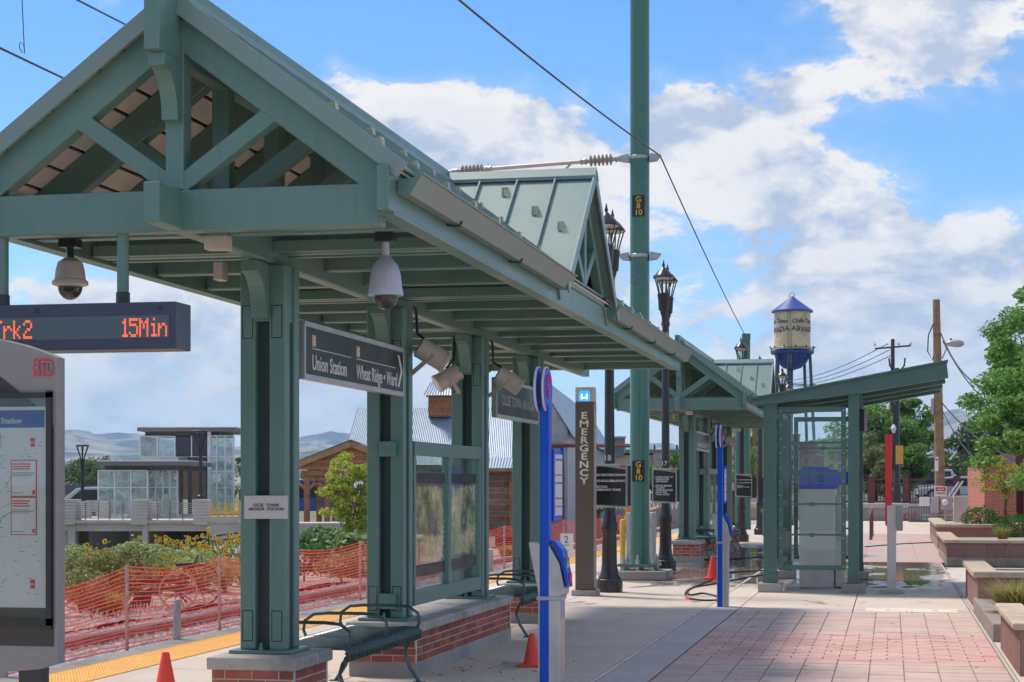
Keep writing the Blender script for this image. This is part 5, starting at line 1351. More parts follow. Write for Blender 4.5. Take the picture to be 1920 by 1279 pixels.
zt1 = planter(1.13, 4.2, 16.9, 19.7, .42, 'nearest stone planter cut by the right edge of the picture', [(.42, REDBLK)], .28, .065)
st = root('stone_step', (1.2, 21.5, 0), 'grey-brown stone step against the planter', 'step')
for a, b in ((20.55, 23.4), (23.41, 25.4)): MB().box(1.10, 1.34, a, b, 0, .20).build('block', TANBLK if False else pm('step stone', (.34, .28, .25), .88, 0, .2, 4, fine=.3), st, .012)
MB().box(1.343, 1.9, 20.6, 20.85, 0, .2).build('block', MATS['step stone'], st, .012)
zt2 = planter(1.14, 4.6, 25.1, 29.0, .5, 'second stone planter with a dark stain on its cap and ornamental grass', [(.48, REDBLK)], .34, .085)
zt3 = planter(1.16, 6.5, 39.6, 46, .5, 'long stone planter of two block courses in the middle distance', [(.19, TANBLK), (.30, REDBLK)], .36, .08)
zt4 = planter(1.24, 7.0, 50.4, 60, .55, 'far stone planter with a green shrub by the brick building', [(.22, TANBLK), (.36, REDBLK)], .4, .09)
MB().box(1.26, 1.34, 25.0, 25.6, .20, .21)
stn = MB().box(1.52, 1.80, 25.034, 25.05, zt2 - .07, zt2 - .01)
# ---------------------------------------------------------------- plants
import numpy as np
def leaf_cloud(name, mat, parent, pts, size, rng, droop=.3, elong=2.0, dirs=None):
    """pts: (n,3) leaf positions; each leaf a bent diamond of two triangles"""
    n = len(pts); rs = rng
    d = rs.normal(size=(n, 3)); d[:, 2] *= .5; d[:, 2] -= droop
    if dirs is not None: d = d * .5 + dirs
    d /= np.linalg.norm(d, axis=1)[:, None]
    u = rs.normal(size=(n, 3)); u -= (u * d).sum(1)[:, None] * d; u /= np.linalg.norm(u, axis=1)[:, None]
    L = size * rs.uniform(.65, 1.3, n)[:, None]; Wd = L / elong
    nrm = np.cross(d, u)
    a = pts - d * L * .5; b = pts + u * Wd * .5 + nrm * Wd * .12; c = pts + d * L * .5; e = pts - u * Wd * .5 + nrm * Wd * .12
    v = np.stack([a, b, c, e], 1).reshape(-1, 3)
    o = np.array(wpos(parent)) if parent else np.zeros(3)
    me = bpy.data.meshes.new(name); me.vertices.add(len(v)); me.vertices.foreach_set('co', (v - o).astype(np.float32).ravel())
    me.loops.add(4 * n); me.loops.foreach_set('vertex_index', np.arange(4 * n, dtype=np.int32))
    me.polygons.add(n); me.polygons.foreach_set('loop_start', np.arange(0, 4 * n, 4, dtype=np.int32)); me.polygons.foreach_set('loop_total', np.full(n, 4, dtype=np.int32))
    me.update(calc_edges=True); me.materials.append(mat)
    ob = bpy.data.objects.new(name, me); COL.objects.link(ob); ob.parent = parent; WPOS[ob] = wpos(parent) if parent else Vector((0, 0, 0)); return ob
BARK = pm('bark', (.17, .12, .085), .9, 0, .4, 5, bump=.5, bs=30)
def tree(name, base, h, rad, crown_z, mat, label, n, leaf, seed, group=None, clumps=40, trunk=.14, squash=.8, limbs=9, elong=2.0, cat='tree', gap=.55, crown_c=None):
    rs = np.random.default_rng(seed); rn = random.Random(seed); base = Vector(base)
    R = root(name, base, label, cat, group)
    cc = Vector(crown_c) if crown_c else base + Vector((0, 0, crown_z)); ch = h - crown_z
    mb = MB()
    fork = base + Vector((0, 0, crown_z * .62))
    mb.tube([base + Vector((0, 0, -.2)), base.lerp(fork, .5) + Vector((rn.uniform(-.05, .05), 0, 0)), fork], [trunk * 1.25, trunk, trunk * .85], 10)
    ends = []
    for k in range(clumps):
        for _ in range(40):
            q = Vector((rn.uniform(-1, 1), rn.uniform(-1, 1), rn.uniform(-1, 1)))
            if .25 < q.length < 1: break
        f = rn.uniform(.8, 1.12)
        ends.append(cc + Vector((q.x * rad * f, q.y * rad * f, q.z * rad * squash * f)))
    lim = [ends[i] for i in range(0, len(ends), max(1, len(ends) // limbs))]
    for e in lim:
        m_ = fork.lerp(e, .5) + Vector((rn.uniform(-.1, .1) * rad, rn.uniform(-.1, .1) * rad, .12 * rad)); mb.tube([fork + Vector((0, 0, -.1)), m_, e], [trunk * .5, trunk * .3, trunk * .08], 6)
    for e in ends:
        nb = min(lim, key=lambda q: (q - e).length); mb.tube([fork.lerp(nb, .6), (fork.lerp(nb, .7) + e) / 2 + Vector((0, 0, .05 * rad)), e], [trunk * .15, trunk * .1, trunk * .04], 5)
    mb.build('trunk', BARK, R, smooth=True)
    per = n // len(ends); P = []
    for e in ends:
        cr = rad * rn.uniform(.20, .40) * gap / .55
        g = rs.normal(size=(per, 3)); g /= np.maximum(np.linalg.norm(g, axis=1)[:, None], 1e-6); g *= (rs.uniform(0, 1, per) ** .5)[:, None] * cr
        g[:, 2] *= .62; P.append(np.array(e) + g)
    leaf_cloud('crown', mat, R, np.concatenate(P), leaf, rs, .25, elong)
    return R
LF1 = leafmat('locust leaves', (.09, .22, .045), (.31, .52, .13), 1.0, .35)
LF2 = leafmat('cottonwood leaves', (.085, .185, .04), (.25, .41, .10), .35, .3)
LF3 = leafmat('olive leaves', (.15, .19, .07), (.32, .36, .15), .4, .3)
LF4 = leafmat('yellow-green leaves', (.24, .36, .05), (.60, .62, .12), 1.2, .4)
LF5 = leafmat('far leaves', (.06, .11, .035), (.15, .21, .07), .1, .25)
LF6 = leafmat('turning leaves', (.16, .26, .05), (.55, .50, .07), 1.5, .4)
LFS = leafmat('shrub leaves', (.03, .10, .02), (.09, .22, .04), 3, .3)
# big tree at the right edge
b = at(2010, 1000, 47); 
tree('locust_tree', (b.x, b.y, .4), 9.2, 2.65, 4.3, LF1, 'large feathery green tree filling the right edge', 60000, .13, 3, None, 165, .16, 1.22, 26, 2.4, gap=.31, crown_c=at(2003, 715, 47))
b = at(1985, 1000, 40); tree('locust_tree', (b.x, b.y, .4), 4.5, .95, 2.9, LF1, 'lower branch mass of feathery leaves at the right edge', 15000, .11, 5, None, 30, .08, .85, 8, 2.4, gap=.5, crown_c=at(1915, 800, 40))
b = at(1887, 985, 52); tree('young_tree', (b.x, b.y, .5), 2.2, .85, 1.75, LF6, 'slim young tree with yellowing leaves before the brick building', 1500, .09, 8, None, 22, .05, .75, 8, 2.0, gap=.4, crown_c=at(1882, 890, 52))
# trees at the end of the walk
for (px, py, D, rad, mat, lb, nm, sd, n, lf, sq) in (
        (1640, 830, 125, 3.3, LF2, 'broad green tree behind the street lamp', 'cottonwood_tree', 21, 16000, .26, .9), (1693, 800, 132, 2.5, LF2, 'rounded green tree right of the street lamp', 'cottonwood_tree', 22, 14000, .26, 1.0),
        (1640, 870, 104, 1.5, LF3, 'greyish olive tree behind the railing', 'olive_tree', 23, 9000, .17, 1.15), (1702, 872, 102, 1.3, LF2, 'dark green bush tree beside the lamp foot', 'shrub_tree', 24, 8000, .17, .9),
        (1665, 890, 101, .9, LF3, 'pale olive bush at the railing', 'olive_tree', 25, 4000, .15, .9)):
    g = at(px, 905, D); tree(nm, (g.x, g.y, .8), 1, rad, 2.0, mat, lb, n, lf, sd, 'trees beyond the railing', 46, .16, sq, 9, 1.9, crown_c=at(px, py, D))
for k, (px, py, D, rad) in enumerate(((1740, 878, 300, 5.0), (1785, 874, 260, 4.2), (1830, 868, 200, 4.2), (1725, 884, 330, 4), (1600, 880, 240, 4), (1560, 880, 260, 4), (1870, 850, 150, 4.2))):
    g = at(px, 905, D); tree('distant_tree', (g.x, g.y, .8), 1, rad, 2.0, LF5, ('hazy round tree far behind the wooden pole', 'hazy tree right of the wooden pole', 'dark conifer-like tree above the parked cars', 'low hazy tree left of the wooden pole', 'distant tree seen through the canopy columns', 'distant tree seen through the canopy glass', 'dark tree behind the brick building')[k], 5200, .42, 40 + k, 'trees in the far distance', 30, .2, .9, 6, 1.6, crown_c=at(px, py, D))
# brick building at the right
bb = root('brick_building', at(1845, 990, 62), 'red brick building behind the big tree', 'building')
def brickmat():
    m = pm('brick wall', (.36, .13, .09), .85, 0, .2, 2); t = NT(m.node_tree); b = t.n['Principled BSDF']; tc = t.new('ShaderNodeTexCoord'); mp = t.new('ShaderNodeMapping'); t.l.new(tc.outputs['Object'], mp.inputs[0]); mp.inputs['Rotation'].default_value = (pi / 2, 0, 0)
    br = t.new('ShaderNodeTexBrick'); t.l.new(mp.outputs[0], br.inputs[0]); br.inputs['Scale'].default_value = 1; br.inputs['Brick Width'].default_value = .22; br.inputs['Row Height'].default_value = .075; br.inputs['Mortar Size'].default_value = .009
    br.inputs['Color1'].default_value = (.47, .135, .08, 1); br.inputs['Color2'].default_value = (.38, .105, .065, 1); br.inputs['Mortar'].default_value = (.46, .28, .21, 1)
    t.l.new(br.outputs[0], b.inputs['Base Color']); return m
BW = brickmat()
a = at(1846, 1000, 62); MB().box(a.x, a.x + 1.05, a.y, a.y + 14, 0, 2.45).build('wall', BW, bb); MB().box(a.x + 1.05, a.x + 1.3, a.y + .3, a.y + 14, 0, 2.9).build('recess', MAROON, bb); MB().box(a.x + 1.3, a.x + 12, a.y, a.y + 14, 0, 2.5).build('wall', pm('red stucco', (.45, .13, .10), .8, 0, .1), bb)

# parked cars
def car(px, D, col, label, L=4.5, ang=0, van=False, base=.8, name='parked_car', group='cars parked behind the railing'):
    g = at(px, 910, D); R = root(name, (g.x, g.y, base), label, 'car', group)
    x, y, z = g.x, g.y, base; m = pm('car ' + label[:14], col, .25, .2, .05, 1, coat=.6); w = .88
    h1, h2 = (.95, 1.9) if van else (.82, 1.45)
    prof = [(-L / 2, .35), (-L / 2 + .05, .75), (-L / 2 + .9 * (0.5 if van else 1), h1), (-L / 2 + (1.0 if van else 1.55), h2 - .06), (-L / 2 + (1.6 if van else 2.2), h2), (L / 2 - (.5 if van else 1.3), h2), (L / 2 - (.1 if van else .45), h1 + .05), (L / 2, .8), (L / 2, .35)]
    MB().prism([(x + a_, z + b_) for a_, b_ in prof], 'y', y - w, y + w).build('body', m, R, .06)
    gm = pm('car glass', (.03, .045, .05), .08)
    for s in (-1, 1):
        MB().prism([(x - L / 2 + (1.15 if van else 1.75), z + h2 - .12), (x - L / 2 + (.85 if van else 1.2), z + h1 + .04), (x + L / 2 - (.4 if van else .7), z + h1 + .06), (x + L / 2 - (.6 if van else 1.35), z + h2 - .12)], 'y', y + s * (w + .004), y + s * (w - .02)).build('window', gm, R)
        for e in (-1, 1):
            wv = MB().lathe([(.33, -.1), (.34, -.08), (.34, .08), (.33, .1)], 20, (x + e * L * .31, y + s * (w - .06), z + .34), Matrix.Rotation(pi / 2, 3, 'X')).build('wheel', RUBBER, R, smooth=True)
            MB().lathe([(.2, -.105), (.21, .105)], 14, (x + e * L * .31, y + s * (w - .055), z + .34), Matrix.Rotation(pi / 2, 3, 'X')).build('rim', ALU, wv)
        MB().cb((x - L / 2 + .03, y + s * .62, z + .7), (.06, .3, .14)).build('headlight', WHITE, R)
    R.rotation_euler.z = ang
    return R
car(1722, 112, (.62, .63, .63), 'white van parked behind the wooden pole', 4.8, .15, True)
car(1790, 108, (.60, .62, .65), 'silver car parked right of the meter boxes', 4.5, .1)
car(1840, 114, (.50, .52, .55), 'pale grey car parked by the brick building', 4.4, .2)
car(1765, 126, (.30, .34, .40), 'blue-grey car in the second row behind the pole', 4.5, 0)
# shrubs, grasses in planters
def shrub(px, py, D, rad, label, seed, n=2600, leaf=.06, mat=LFS, sq=.6, base=.5):
    c = at(px, py, D); rs = np.random.default_rng(seed); R = root('shrub', (c.x, c.y, base), label, 'shrub', 'planter shrubs')
    g = rs.normal(size=(n, 3)); g /= np.linalg.norm(g, axis=1)[:, None]; g *= rs.uniform(.45, 1, n)[:, None] ** .4 * rad; g[:, 2] *= sq; g *= (1 + .18 * np.sin(g[:, :1] * 9 / rad) * np.cos(g[:, 1:2] * 7 / rad))
    leaf_cloud('foliage', mat, R, g + np.array(c), leaf, rs, -.3, 2.0)
    MB().tube([(c.x, c.y, base - .05), (c.x, c.y, c.z)], .02, 5).build('stem', BARK, R)
shrub(1838, 972, 53, .55, 'rounded green shrub in the far planter', 61); shrub(1905, 990, 45, .55, 'green shrub at the right edge in the long planter', 62, 3000); shrub(1870, 985, 52, .4, 'small low shrub under the young tree', 63, 1500)
def grass_tuft(x, y, z, rad, h, n, label, seed, mats):
    rn = random.Random(seed); R = root('ornamental_grass', (x, y, z), label, 'grass', 'ornamental grasses in planters')
    for mi, m in enumerate(mats):
        mb = MB()
        for k in range(n // len(mats)):
            a = rn.uniform(0, 2 * pi); r0 = rad * .25 * rn.random(); l = h * rn.uniform(.6, 1.1); o = rad * rn.uniform(.2, 1.1); w = .004
            p0 = Vector((x + r0 * math.cos(a), y + r0 * math.sin(a), z)); d = Vector((math.cos(a), math.sin(a), 0)); sd = Vector((-d.y, d.x, 0)) * w
            p1 = p0 + d * o * .35 + Vector((0, 0, l * .6)); p2 = p0 + d * o + Vector((0, 0, l * rn.uniform(.65, .95)))
            mb._a([p0 - sd, p0 + sd, p1 + sd, p1 - sd, p2], [(0, 1, 2, 3), (3, 2, 4)])
        tag(mb.build(('green_blades', 'dry_blades')[mi % 2], m, R), kind='stuff')
GB = leafmat('grass green', (.12, .20, .03), (.26, .34, .06), 5, .4); GD = leafmat('grass straw', (.40, .29, .11), (.62, .47, .22), 5, .4)
grass_tuft(1.50, 22.5, .05, .52, .62, 2200, 'straw and green ornamental grass tuft behind the stone step', 3, (GB, GD))
grass_tuft(1.95, 21.6, .05, .45, .6, 1100, 'second straw grass tuft at the right edge', 4, (GB, GD))
grass_tuft(2.4, 41.0, .45, .3, .45, 500, 'thin dry grass in the long planter', 5, (GD, GB))
sb = MB().box(1.345, 4.0, 20.87, 25.05, -.02, .07).build('planting_soil', SOIL); struct(sb)
# ---------------------------------------------------------------- left background: parking structure and lobbies
PALE = pm('precast concrete', (.58, .53, .48), .85, 0, .25, .8, col2=(.46, .43, .39), streak=.3, fine=.2)
def cbox(R, x0, y0, x1, y1, D, dep, nm, mat, bev=0):
    """box whose front face covers the given picture rectangle when seen square-on at distance D"""
    a, b = CA(x0, y1, D), CA(x1, y0, D); return MB().box(a.x, b.x, D, D + dep, a.z, b.z).build(nm, mat, R, bev)
def garage():
    D = 60; R = croot('parking_structure', 280, 1040, D, 'concrete parking structure deck with dark bays beneath', 'parking structure')
    zb = -1.0
    bt = 910 + (EYE - zb) * 3400 / D
    cbox(R, 60, 980, 389, 996, D, 1.0, 'deck_beam', PALE); cbox(R, 60, 976, 446, 981, D - .15, 14, 'deck_slab', CONC)
    cbox(R, 389, 981, 700, bt, D - .1, 2, 'end_wall', PALE)
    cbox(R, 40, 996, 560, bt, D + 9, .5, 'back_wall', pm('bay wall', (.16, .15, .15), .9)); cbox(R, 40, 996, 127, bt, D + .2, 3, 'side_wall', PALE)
    for x0, x1 in ((127, 141), (266, 277)): cbox(R, x0, 984, x1, bt, D - .05, .5, 'column', PALE, .02)
    cbox(R, 242, 996, 266, bt, D + 1.5, 4, 'bay_pier', PALE)
    bl = {}
    for x0, x1 in ((112, 140.5), (246, 275), (362, 389)):
        for k in range(8):
            y0 = 936 + 48 * k / 8; cbox(R, x0, y0 + .4, x1, y0 + 5.9, D - .2, .9, 'block', PALE)
    for x0, x1 in ((142, 168), (185, 205), (276, 298)): cbox(R, x0, 940, x1, 975, D + 5, .3, 'parapet', PALE)
    cab = pm('guard cable', (.20, .20, .21), .5)
    for k in range(9):
        z = CA(0, 976 - 4 * k, D).z; a, b = CA(140, 0, D), CA(362, 0, D); MB().tube([(a.x, D + .1, z), (b.x, D + .1, z)], .012, 4).build('guard_cable', cab, R)
    for px in (160, 184, 205, 230, 295, 318, 342): cbox(R, px - .6, 938, px + .6, 978, D + .1, .04, 'guard_post', cab)
    return R
garage()
MULL = pm('mullion silver', (.86, .86, .86), .45, .0); ROOFD = pm('roof edge grey', (.16, .155, .165), .5); LOUV = pm('louvre grey', (.11, .11, .135), .5)
def glazed(R, x0, y0, x1, y1, D, nx, rows, dep=.08, mw=2.3):
    xs = [x0 + (x1 - x0) * k / nx for k in range(nx + 1)]
    for k in range(nx): 
        ys = [y0] + list(rows) + [y1]
        for a, b in zip(ys, ys[1:]): cbox(R, xs[k] + mw * .4, a + .5, xs[k + 1] - mw * .4, b - .5, D + .02, .02, 'pane', GLASSB)
        for q in rows: cbox(R, xs[k] + mw / 2, q - .8, xs[k + 1] - mw / 2, q + .8, D, dep, 'transom', MULL)
    for x in xs: cbox(R, x - mw / 2, y0, x + mw / 2, y1, D - .02, dep + .04, 'mullion', MULL)
    for y in (y0, y1): cbox(R, x0 + mw / 2, y - .8, x1 - mw / 2, y + .8, D - .01, dep, 'transom', MULL)
def lobby_low():
    D = 66; R = croot('glass_lobby', 255, 975, D, 'low glazed stair lobby with a flat grey roof on the parking deck', 'lobby')
    s = MB(); a, b = CA(182, 868, D), CA(358, 868, D)
    cbox(R, 181, 864.5, 358, 873, D - .6, 4.6, 'roof_slab', ROOFD, .01); cbox(R, 181, 863.5, 358, 865, D - .62, 4.6, 'roof_trim', MULL)
    cbox(R, 196, 873, 330, 882, D + .1, 3.4, 'clerestory', LOUV)
    glazed(R, 184, 882, 276, 974, D, 3, (914,)); glazed(R, 278, 882, 332, 974, D + .8, 4, (914,))
    for k in range(5): cbox(R, 215 + 25 * k, 873, 217 + 25 * k, 975, D + 2.6, .1, 'rear_mullion', MULL)
    cbox(R, 186, 882, 330, 974, D + 3.4, .02, 'rear_pane', GLASSB); cbox(R, 184, 974, 335, 977, D, 3.5, 'sill', CONC)
lobby_low()
def lobby_tall():
    D = 71; R = croot('elevator_tower', 350, 975, D, 'tall glazed elevator tower with louvres and projecting flat roof', 'elevator tower')
    cbox(R, 257, 801, 441, 808.5, D - .7, 5.2, 'roof_slab', ROOFD, .01); cbox(R, 257, 800, 441, 801.5, D - .72, 5.2, 'roof_trim', MULL)
    cbox(R, 272, 808.5, 412, 817, D + .1, 3.5, 'clerestory', LOUV)
    glazed(R, 262, 818, 328, 856, D, 2, ())
    for k in range(12): cbox(R, 330, 819 + 3 * k, 388, 821.2 + 3 * k, D, .12, 'louvre', LOUV)
    cbox(R, 329, 818, 389, 856, D + .13, .05, 'louvre_back', DARK); cbox(R, 358, 817, 360, 857, D - .04, .1, 'mullion', MULL)
    cbox(R, 262, 856.5, 334, 867, D + .05, 3.2, 'white_band', WHITE); cbox(R, 262, 818, 265, 858, D + .3, 3, 'corner', MULL)
    cbox(R, 334, 857, 389, 936, D + 3.4, .3, 'rear_brick', pm('tan brick', (.34, .25, .18), .85, 0, .2, 3))
    for px in (335, 352, 386): cbox(R, px, 857, px + 5, 975, D + 1.2, .4, 'dark_column', LOUV)
    cbox(R, 330, 875, 389, 883, D + 1, .4, 'dark_beam', LOUV)
    glazed(R, 390, 817, 438, 960, D - .1, 3, (857, 884, 915)); cbox(R, 392, 817, 436, 960, D + 3.3, .02, 'rear_pane', GLASSB)
    cbox(R, 389, 808, 395, 975, D - .1, .4, 'corner', MULL)
    for px in (404, 420, 434): cbox(R, px, 857, px + 2, 960, D + 3.2, .1, 'rear_mullion', MULL)
lobby_tall()
def mast(px, top, base, D, label):
    bt, tp = at(px, base, D), at(px, top, D); R = root('deck_lamp', bt, label, 'street lamp', 'deck lamps'); m = pm('deck lamp', (.03, .035, .05), .4)
    MB().lathe([(.14, 0), (.14, .12), (.075, .16), (.055, tp.z - bt.z - .55)], 12, bt).build('shaft', m, R, smooth=True)
    for k in range(6):
        a = k * pi / 3; MB().tube([tp + Vector((.03 * math.cos(a), .03 * math.sin(a), -1.1)), tp + Vector((.08 * math.cos(a), .08 * math.sin(a), -.5)), tp + Vector((.24 * math.cos(a), .24 * math.sin(a), -.06))], .022, 5).build('rib', m, R)
    MB().lathe([(.26, -.05), (.27, 0), (.2, .03)], 16, tp).build('hood', m, R)
mast(154.5, 835, 950, 72, 'slim dark lamp on the parking deck left of the glass lobby'); mast(376, 808, 936, 64, 'slim dark lamp in front of the elevator tower')
car(173, 80, (.55, .58, .58), 'silver car on the parking deck behind the guard cables', 4.4, .4, False, .2, 'parked_car', 'cars on the parking deck')
yb_ = croot('yellow_barrier', 418, 970, 57, 'yellow steel barrier beside the elevator tower', 'barrier'); YB = pm('barrier yellow', (.78, .45, .04), .5)
for px in (394, 407, 420, 433, 446): cbox(yb_, px, 942, px + 3.5, 969, 57, .1, 'post', YB)
for y in (958,): cbox(yb_, 394, y, 452, y + 5, 56.9, .06, 'rail', YB)
cbox(yb_, 388, 968, 456, 976, 57.2, 1, 'plinth', CONC)
# buildings and trees beyond, left
fb = croot('far_store', 160, 925, 150, 'low dark-roofed store building in the left distance', 'building')
cbox(fb, 100, 909, 185, 924, 150, 20, 'roof', pm('slate roof', (.13, .13, .14), .8)); cbox(fb, 100, 923, 165, 950, 150.5, 20, 'wall', pm('store tan', (.46, .38, .27), .8)); cbox(fb, 165, 923, 200, 950, 151, 18, 'brick_wall', BW)
for k, (px, py, D, rad, n) in enumerate(((120, 896, 330, 5.5, 3000), (150, 899, 320, 5, 3000), (178, 897, 340, 5.5, 3000), (215, 900, 320, 4.5, 2600), (300, 900, 330, 5, 2600), (450, 897, 300, 5, 2600), (590, 895, 320, 5, 2600), (175, 935, 140, 1.0, 1200), (1245, 900, 120, 2.0, 5000), (1262, 888, 128, 1.8, 5000), (1120, 930, 70, .8, 1800), (1420, 880, 170, 3.0, 5000))):
    g = at(px, 908, D); tree('background_tree', (g.x, g.y, -.6), 1, rad, 2, LF5 if D > 200 else LF2, ('leftmost hazy tree beyond the parking deck', 'second hazy tree from the left beyond the deck', 'third hazy tree beyond the deck lamp', 'hazy tree just left of the glass lobby', 'hazy tree seen through the lobby glass', 'hazy tree right of the elevator tower', 'hazy tree behind the timber pavilion', 'small green bush on the parking deck', 'green tree between lamp post 17 and the green pole', 'taller green tree behind the 17 sign', 'small bush at the foot of the white mill', 'green tree seen under the second shelter')[k], n, .5 if D > 200 else .2, 70 + k, 'background trees', 24, .15, .75, 6, 1.7, crown_c=at(px, py, D))
# ramp railing
rr_ = root('ramp_railing', at(275, 1030, 50), 'thin black ramp railing behind the sunflowers', 'railing'); RK = pm('railing black', (.02, .02, .026), .5)
pa, pb = at(90, 1048, 47), at(455, 998, 55)
for dz in (0, -.15, -.85): MB().bar(pa + Vector((0, 0, dz)), pb + Vector((0, 0, dz)), .04, .045).build('rail', RK, rr_)
m = MB().box(-.01, .01, -.01, .01, -.85, -.15).mesh('baluster'); m.materials.append(RK)
for k in range(46): inst(m, 'baluster', rr_, pa.lerp(pb, k / 45))
for k in range(6): p = pa.lerp(pb, k / 5); MB().box(p.x - .035, p.x + .035, p.y - .035, p.y + .035, p.z - 1.1, p.z + .02).build('post', RK, rr_)
struct(MB()._a([at(40, 1052, 58), at(470, 1030, 58), at(470, 1075, 44), at(40, 1095, 44)], [(0, 1, 2, 3)]).build('ramp_path', CONC2))

# ---------------------------------------------------------------- timber pavilion, barn, mill
CORR = pm('corrugated roof', (.31, .38, .46), .45, .3, .15, 1.2, col2=(.26, .32, .40), streak=.15)
def corrugated(R, p00, p10, p11, p01, n, amp, name='roof', mat=None):
    """sheet spanned by four corners (ridge left, ridge right, eave right, eave left) with n ribs"""
    p00, p10, p11, p01 = map(Vector, (p00, p10, p11, p01)); nr = (p10 - p00).cross(p01 - p00).normalized()
    if nr.z < 0: nr = -nr
    mb = MB(); N_ = n * 4
    for i in range(N_ + 1):
        u = i / N_; h = nr * (amp * (1 if i % 4 in (0,) else (.35 if i % 4 in (1, 3) else -.3)))
        mb.v.append(p00.lerp(p10, u) + h); mb.v.append(p01.lerp(p11, u) + h)
    for i in range(N_): mb.f.append((2 * i, 2 * i + 2, 2 * i + 3, 2 * i + 1))
    return mb.build(name, mat or CORR, R)
def pavilion():
    D = 66; R = croot('timber_pavilion', 660, 1000, D, 'open red-brown timber pavilion with a shallow gable roof', 'pavilion')
    ap = CA(660, 828, D); le = CA(560, 866, D); re = CA(762, 866, D)
    for e in (le, re):
        corrugated(R, (ap.x, D - .5, ap.z + .05), (ap.x, D + 5, ap.z + .05), (e.x, D + 5, e.z + .02), (e.x, D - .5, e.z + .02), 24, .015)
        MB().bar((ap.x, D - .4, ap.z - .09), (e.x, D - .4, e.z - .09), .06, .22).build('barge_board', pm('pale timber', (.45, .27, .14), .75, 0, .2, 4), R)
    # gable boards
    nb = 7
    for k in range(nb):
        z0 = le.z - .28 + (ap.z - le.z + .1) * k / nb; z1 = le.z - .28 + (ap.z - le.z + .1) * (k + 1) / nb - .015
        f = max(0, min(1, (ap.z - .12 - z1) / (ap.z - le.z))); 
        if f > .03: MB().box(ap.x + (le.x - ap.x) * f, ap.x + (re.x - ap.x) * f, D - .25, D - .2, z0, z1).build('plank', WOODR, R)
    MB().prism([(le.x + .1, le.z - .25), (re.x - .1, re.z - .25), (re.x - .1, re.z - .1), (ap.x, ap.z - .1), (le.x + .1, le.z - .1)], 'y', D - .195, D - .15).build('gable_backing', WOODR, R)
    MB().box(le.x + .1, re.x - .1, D - .3, D - .1, CA(0, 892, D).z, CA(0, 883, D).z).build('beam', WOODR, R)
    for dpt in (0, 4.2):
        for px in (576, 614, 745):
            if dpt and px == 614: continue
            p = CA(px, 1003, D); w = .10; MB().box(p.x - w, p.x + w, D - .2 + dpt, D + dpt, p.z - .3, CA(0, 886, D).z).build('post', WOODR, R)
            if not dpt:
                for s in (-1, 1): MB().bar((p.x + s * .08, D - .1, CA(0, 915, D).z), (p.x + s * .62, D - .1, CA(0, 893, D).z), .09, .12).build('brace', WOODR, R)
    for k in range(9): cbox(R, 622, 925 + 9 * k, 668, 932.5 + 9 * k, D + 1.5, .06, 'plank', WOODR)
    return R
pavilion()
car(590, 90, (.06, .10, .33), 'dark blue minivan behind the timber pavilion', 4.8, TH, True, .1, 'parked_van', None)
b = at(655, 1005, 50); tree('boxelder_tree', (b.x, b.y, -.2), 1, .92, .8, LF4, 'bright yellow-green young tree in front of the pavilion', 12000, .085, 31, None, 70, .05, 1.3, 10, 1.8, gap=.42, crown_c=at(664, 928, 50))
def barn():
    D = 74; R = croot('wooden_barn', 830, 1000, D, 'old timber barn with a pale corrugated roof and a wooden cupola', 'barn')
    rl, rr2, el, er = CA(671, 765, D + 3), CA(1012, 765, D + 3), CA(640, 872, D), CA(1012, 872, D)
    corrugated(R, (rl.x, D + 3, rl.z), (rr2.x, D + 3, rr2.z), (er.x, D - .2, er.z), (el.x, D - .2, el.z), 104, .016)
    corrugated(R, (rl.x, D + 3, rl.z), (rr2.x, D + 3, rr2.z), (er.x, D + 6.2, er.z), (el.x, D + 6.2, el.z), 104, .016)
    # plank walls
    for k in range(17):
        cbox(R, 700, 884 + 7.2 * k, 957, 890.6 + 7.2 * k, D + .1, .05, 'plank', WOODG if k % 3 else WOODR); cbox(R, 962, 882 + 7.2 * k, 1012, 888.6 + 7.2 * k, D + .0, .05, 'plank', WOODG)
    cbox(R, 700, 868, 1010, 1006, D + .2, 5.8, 'wall_core', pm('barn core', (.08, .06, .05), .9)); cbox(R, 955, 872, 963, 1006, D - .05, .2, 'corner_post', WOODR)
    # lean-to roof
    a0, a1, b0, b1 = CA(860, 858, D), CA(985, 858, D), CA(860, 878, D - .8), CA(978, 878, D - .8)
    corrugated(R, (a0.x, D + .2, a0.z), (a1.x, D + .2, a1.z), (b1.x, D - .8, b1.z), (b0.x, D - .8, b0.z), 22, .02, 'lean_to_roof'); cbox(R, 860, 878, 978, 884, D - .82, .05, 'fascia', WOODG)
    c = MB().box(0, 0, 0, 0, 0, 0)
    q = croot; D2 = D + 2.2
    cu = cbox(R, 803, 742, 846, 781, D2, 1.1, 'cupola', pm('cupola timber', (.36, .19, .10), .8, 0, .2, 5))
    for k in range(7):
        a, b_ = CA(805, 746 + 4.6 * k + 3.8, D2), CA(844, 746 + 4.6 * k, D2); MB().box(a.x, b_.x, D2 - .04, D2, a.z, b_.z).build('slat', WOODR, cu)
    for k in range(7):
        a = CA(848, 746 + 4.8 * k + 2, D2 + .5); MB().box(a.x - .03, a.x + .03, D2 + .05, D2 + 1, a.z - .04, a.z + .02).build('slat', WOODG, cu)
    a, b_ = CA(795, 742, D2), CA(856, 742, D2); z1 = CA(0, 717, D2 + .5).z
    for yy in (-.35, 1.45):
        corrugated(cu, (a.x + .25, D2 + .55, z1), (b_.x - .05, D2 + .55, z1), (b_.x, D2 + yy, a.z), (a.x, D2 + yy, a.z), 12, .02, 'cupola_roof')
    return R
barn()
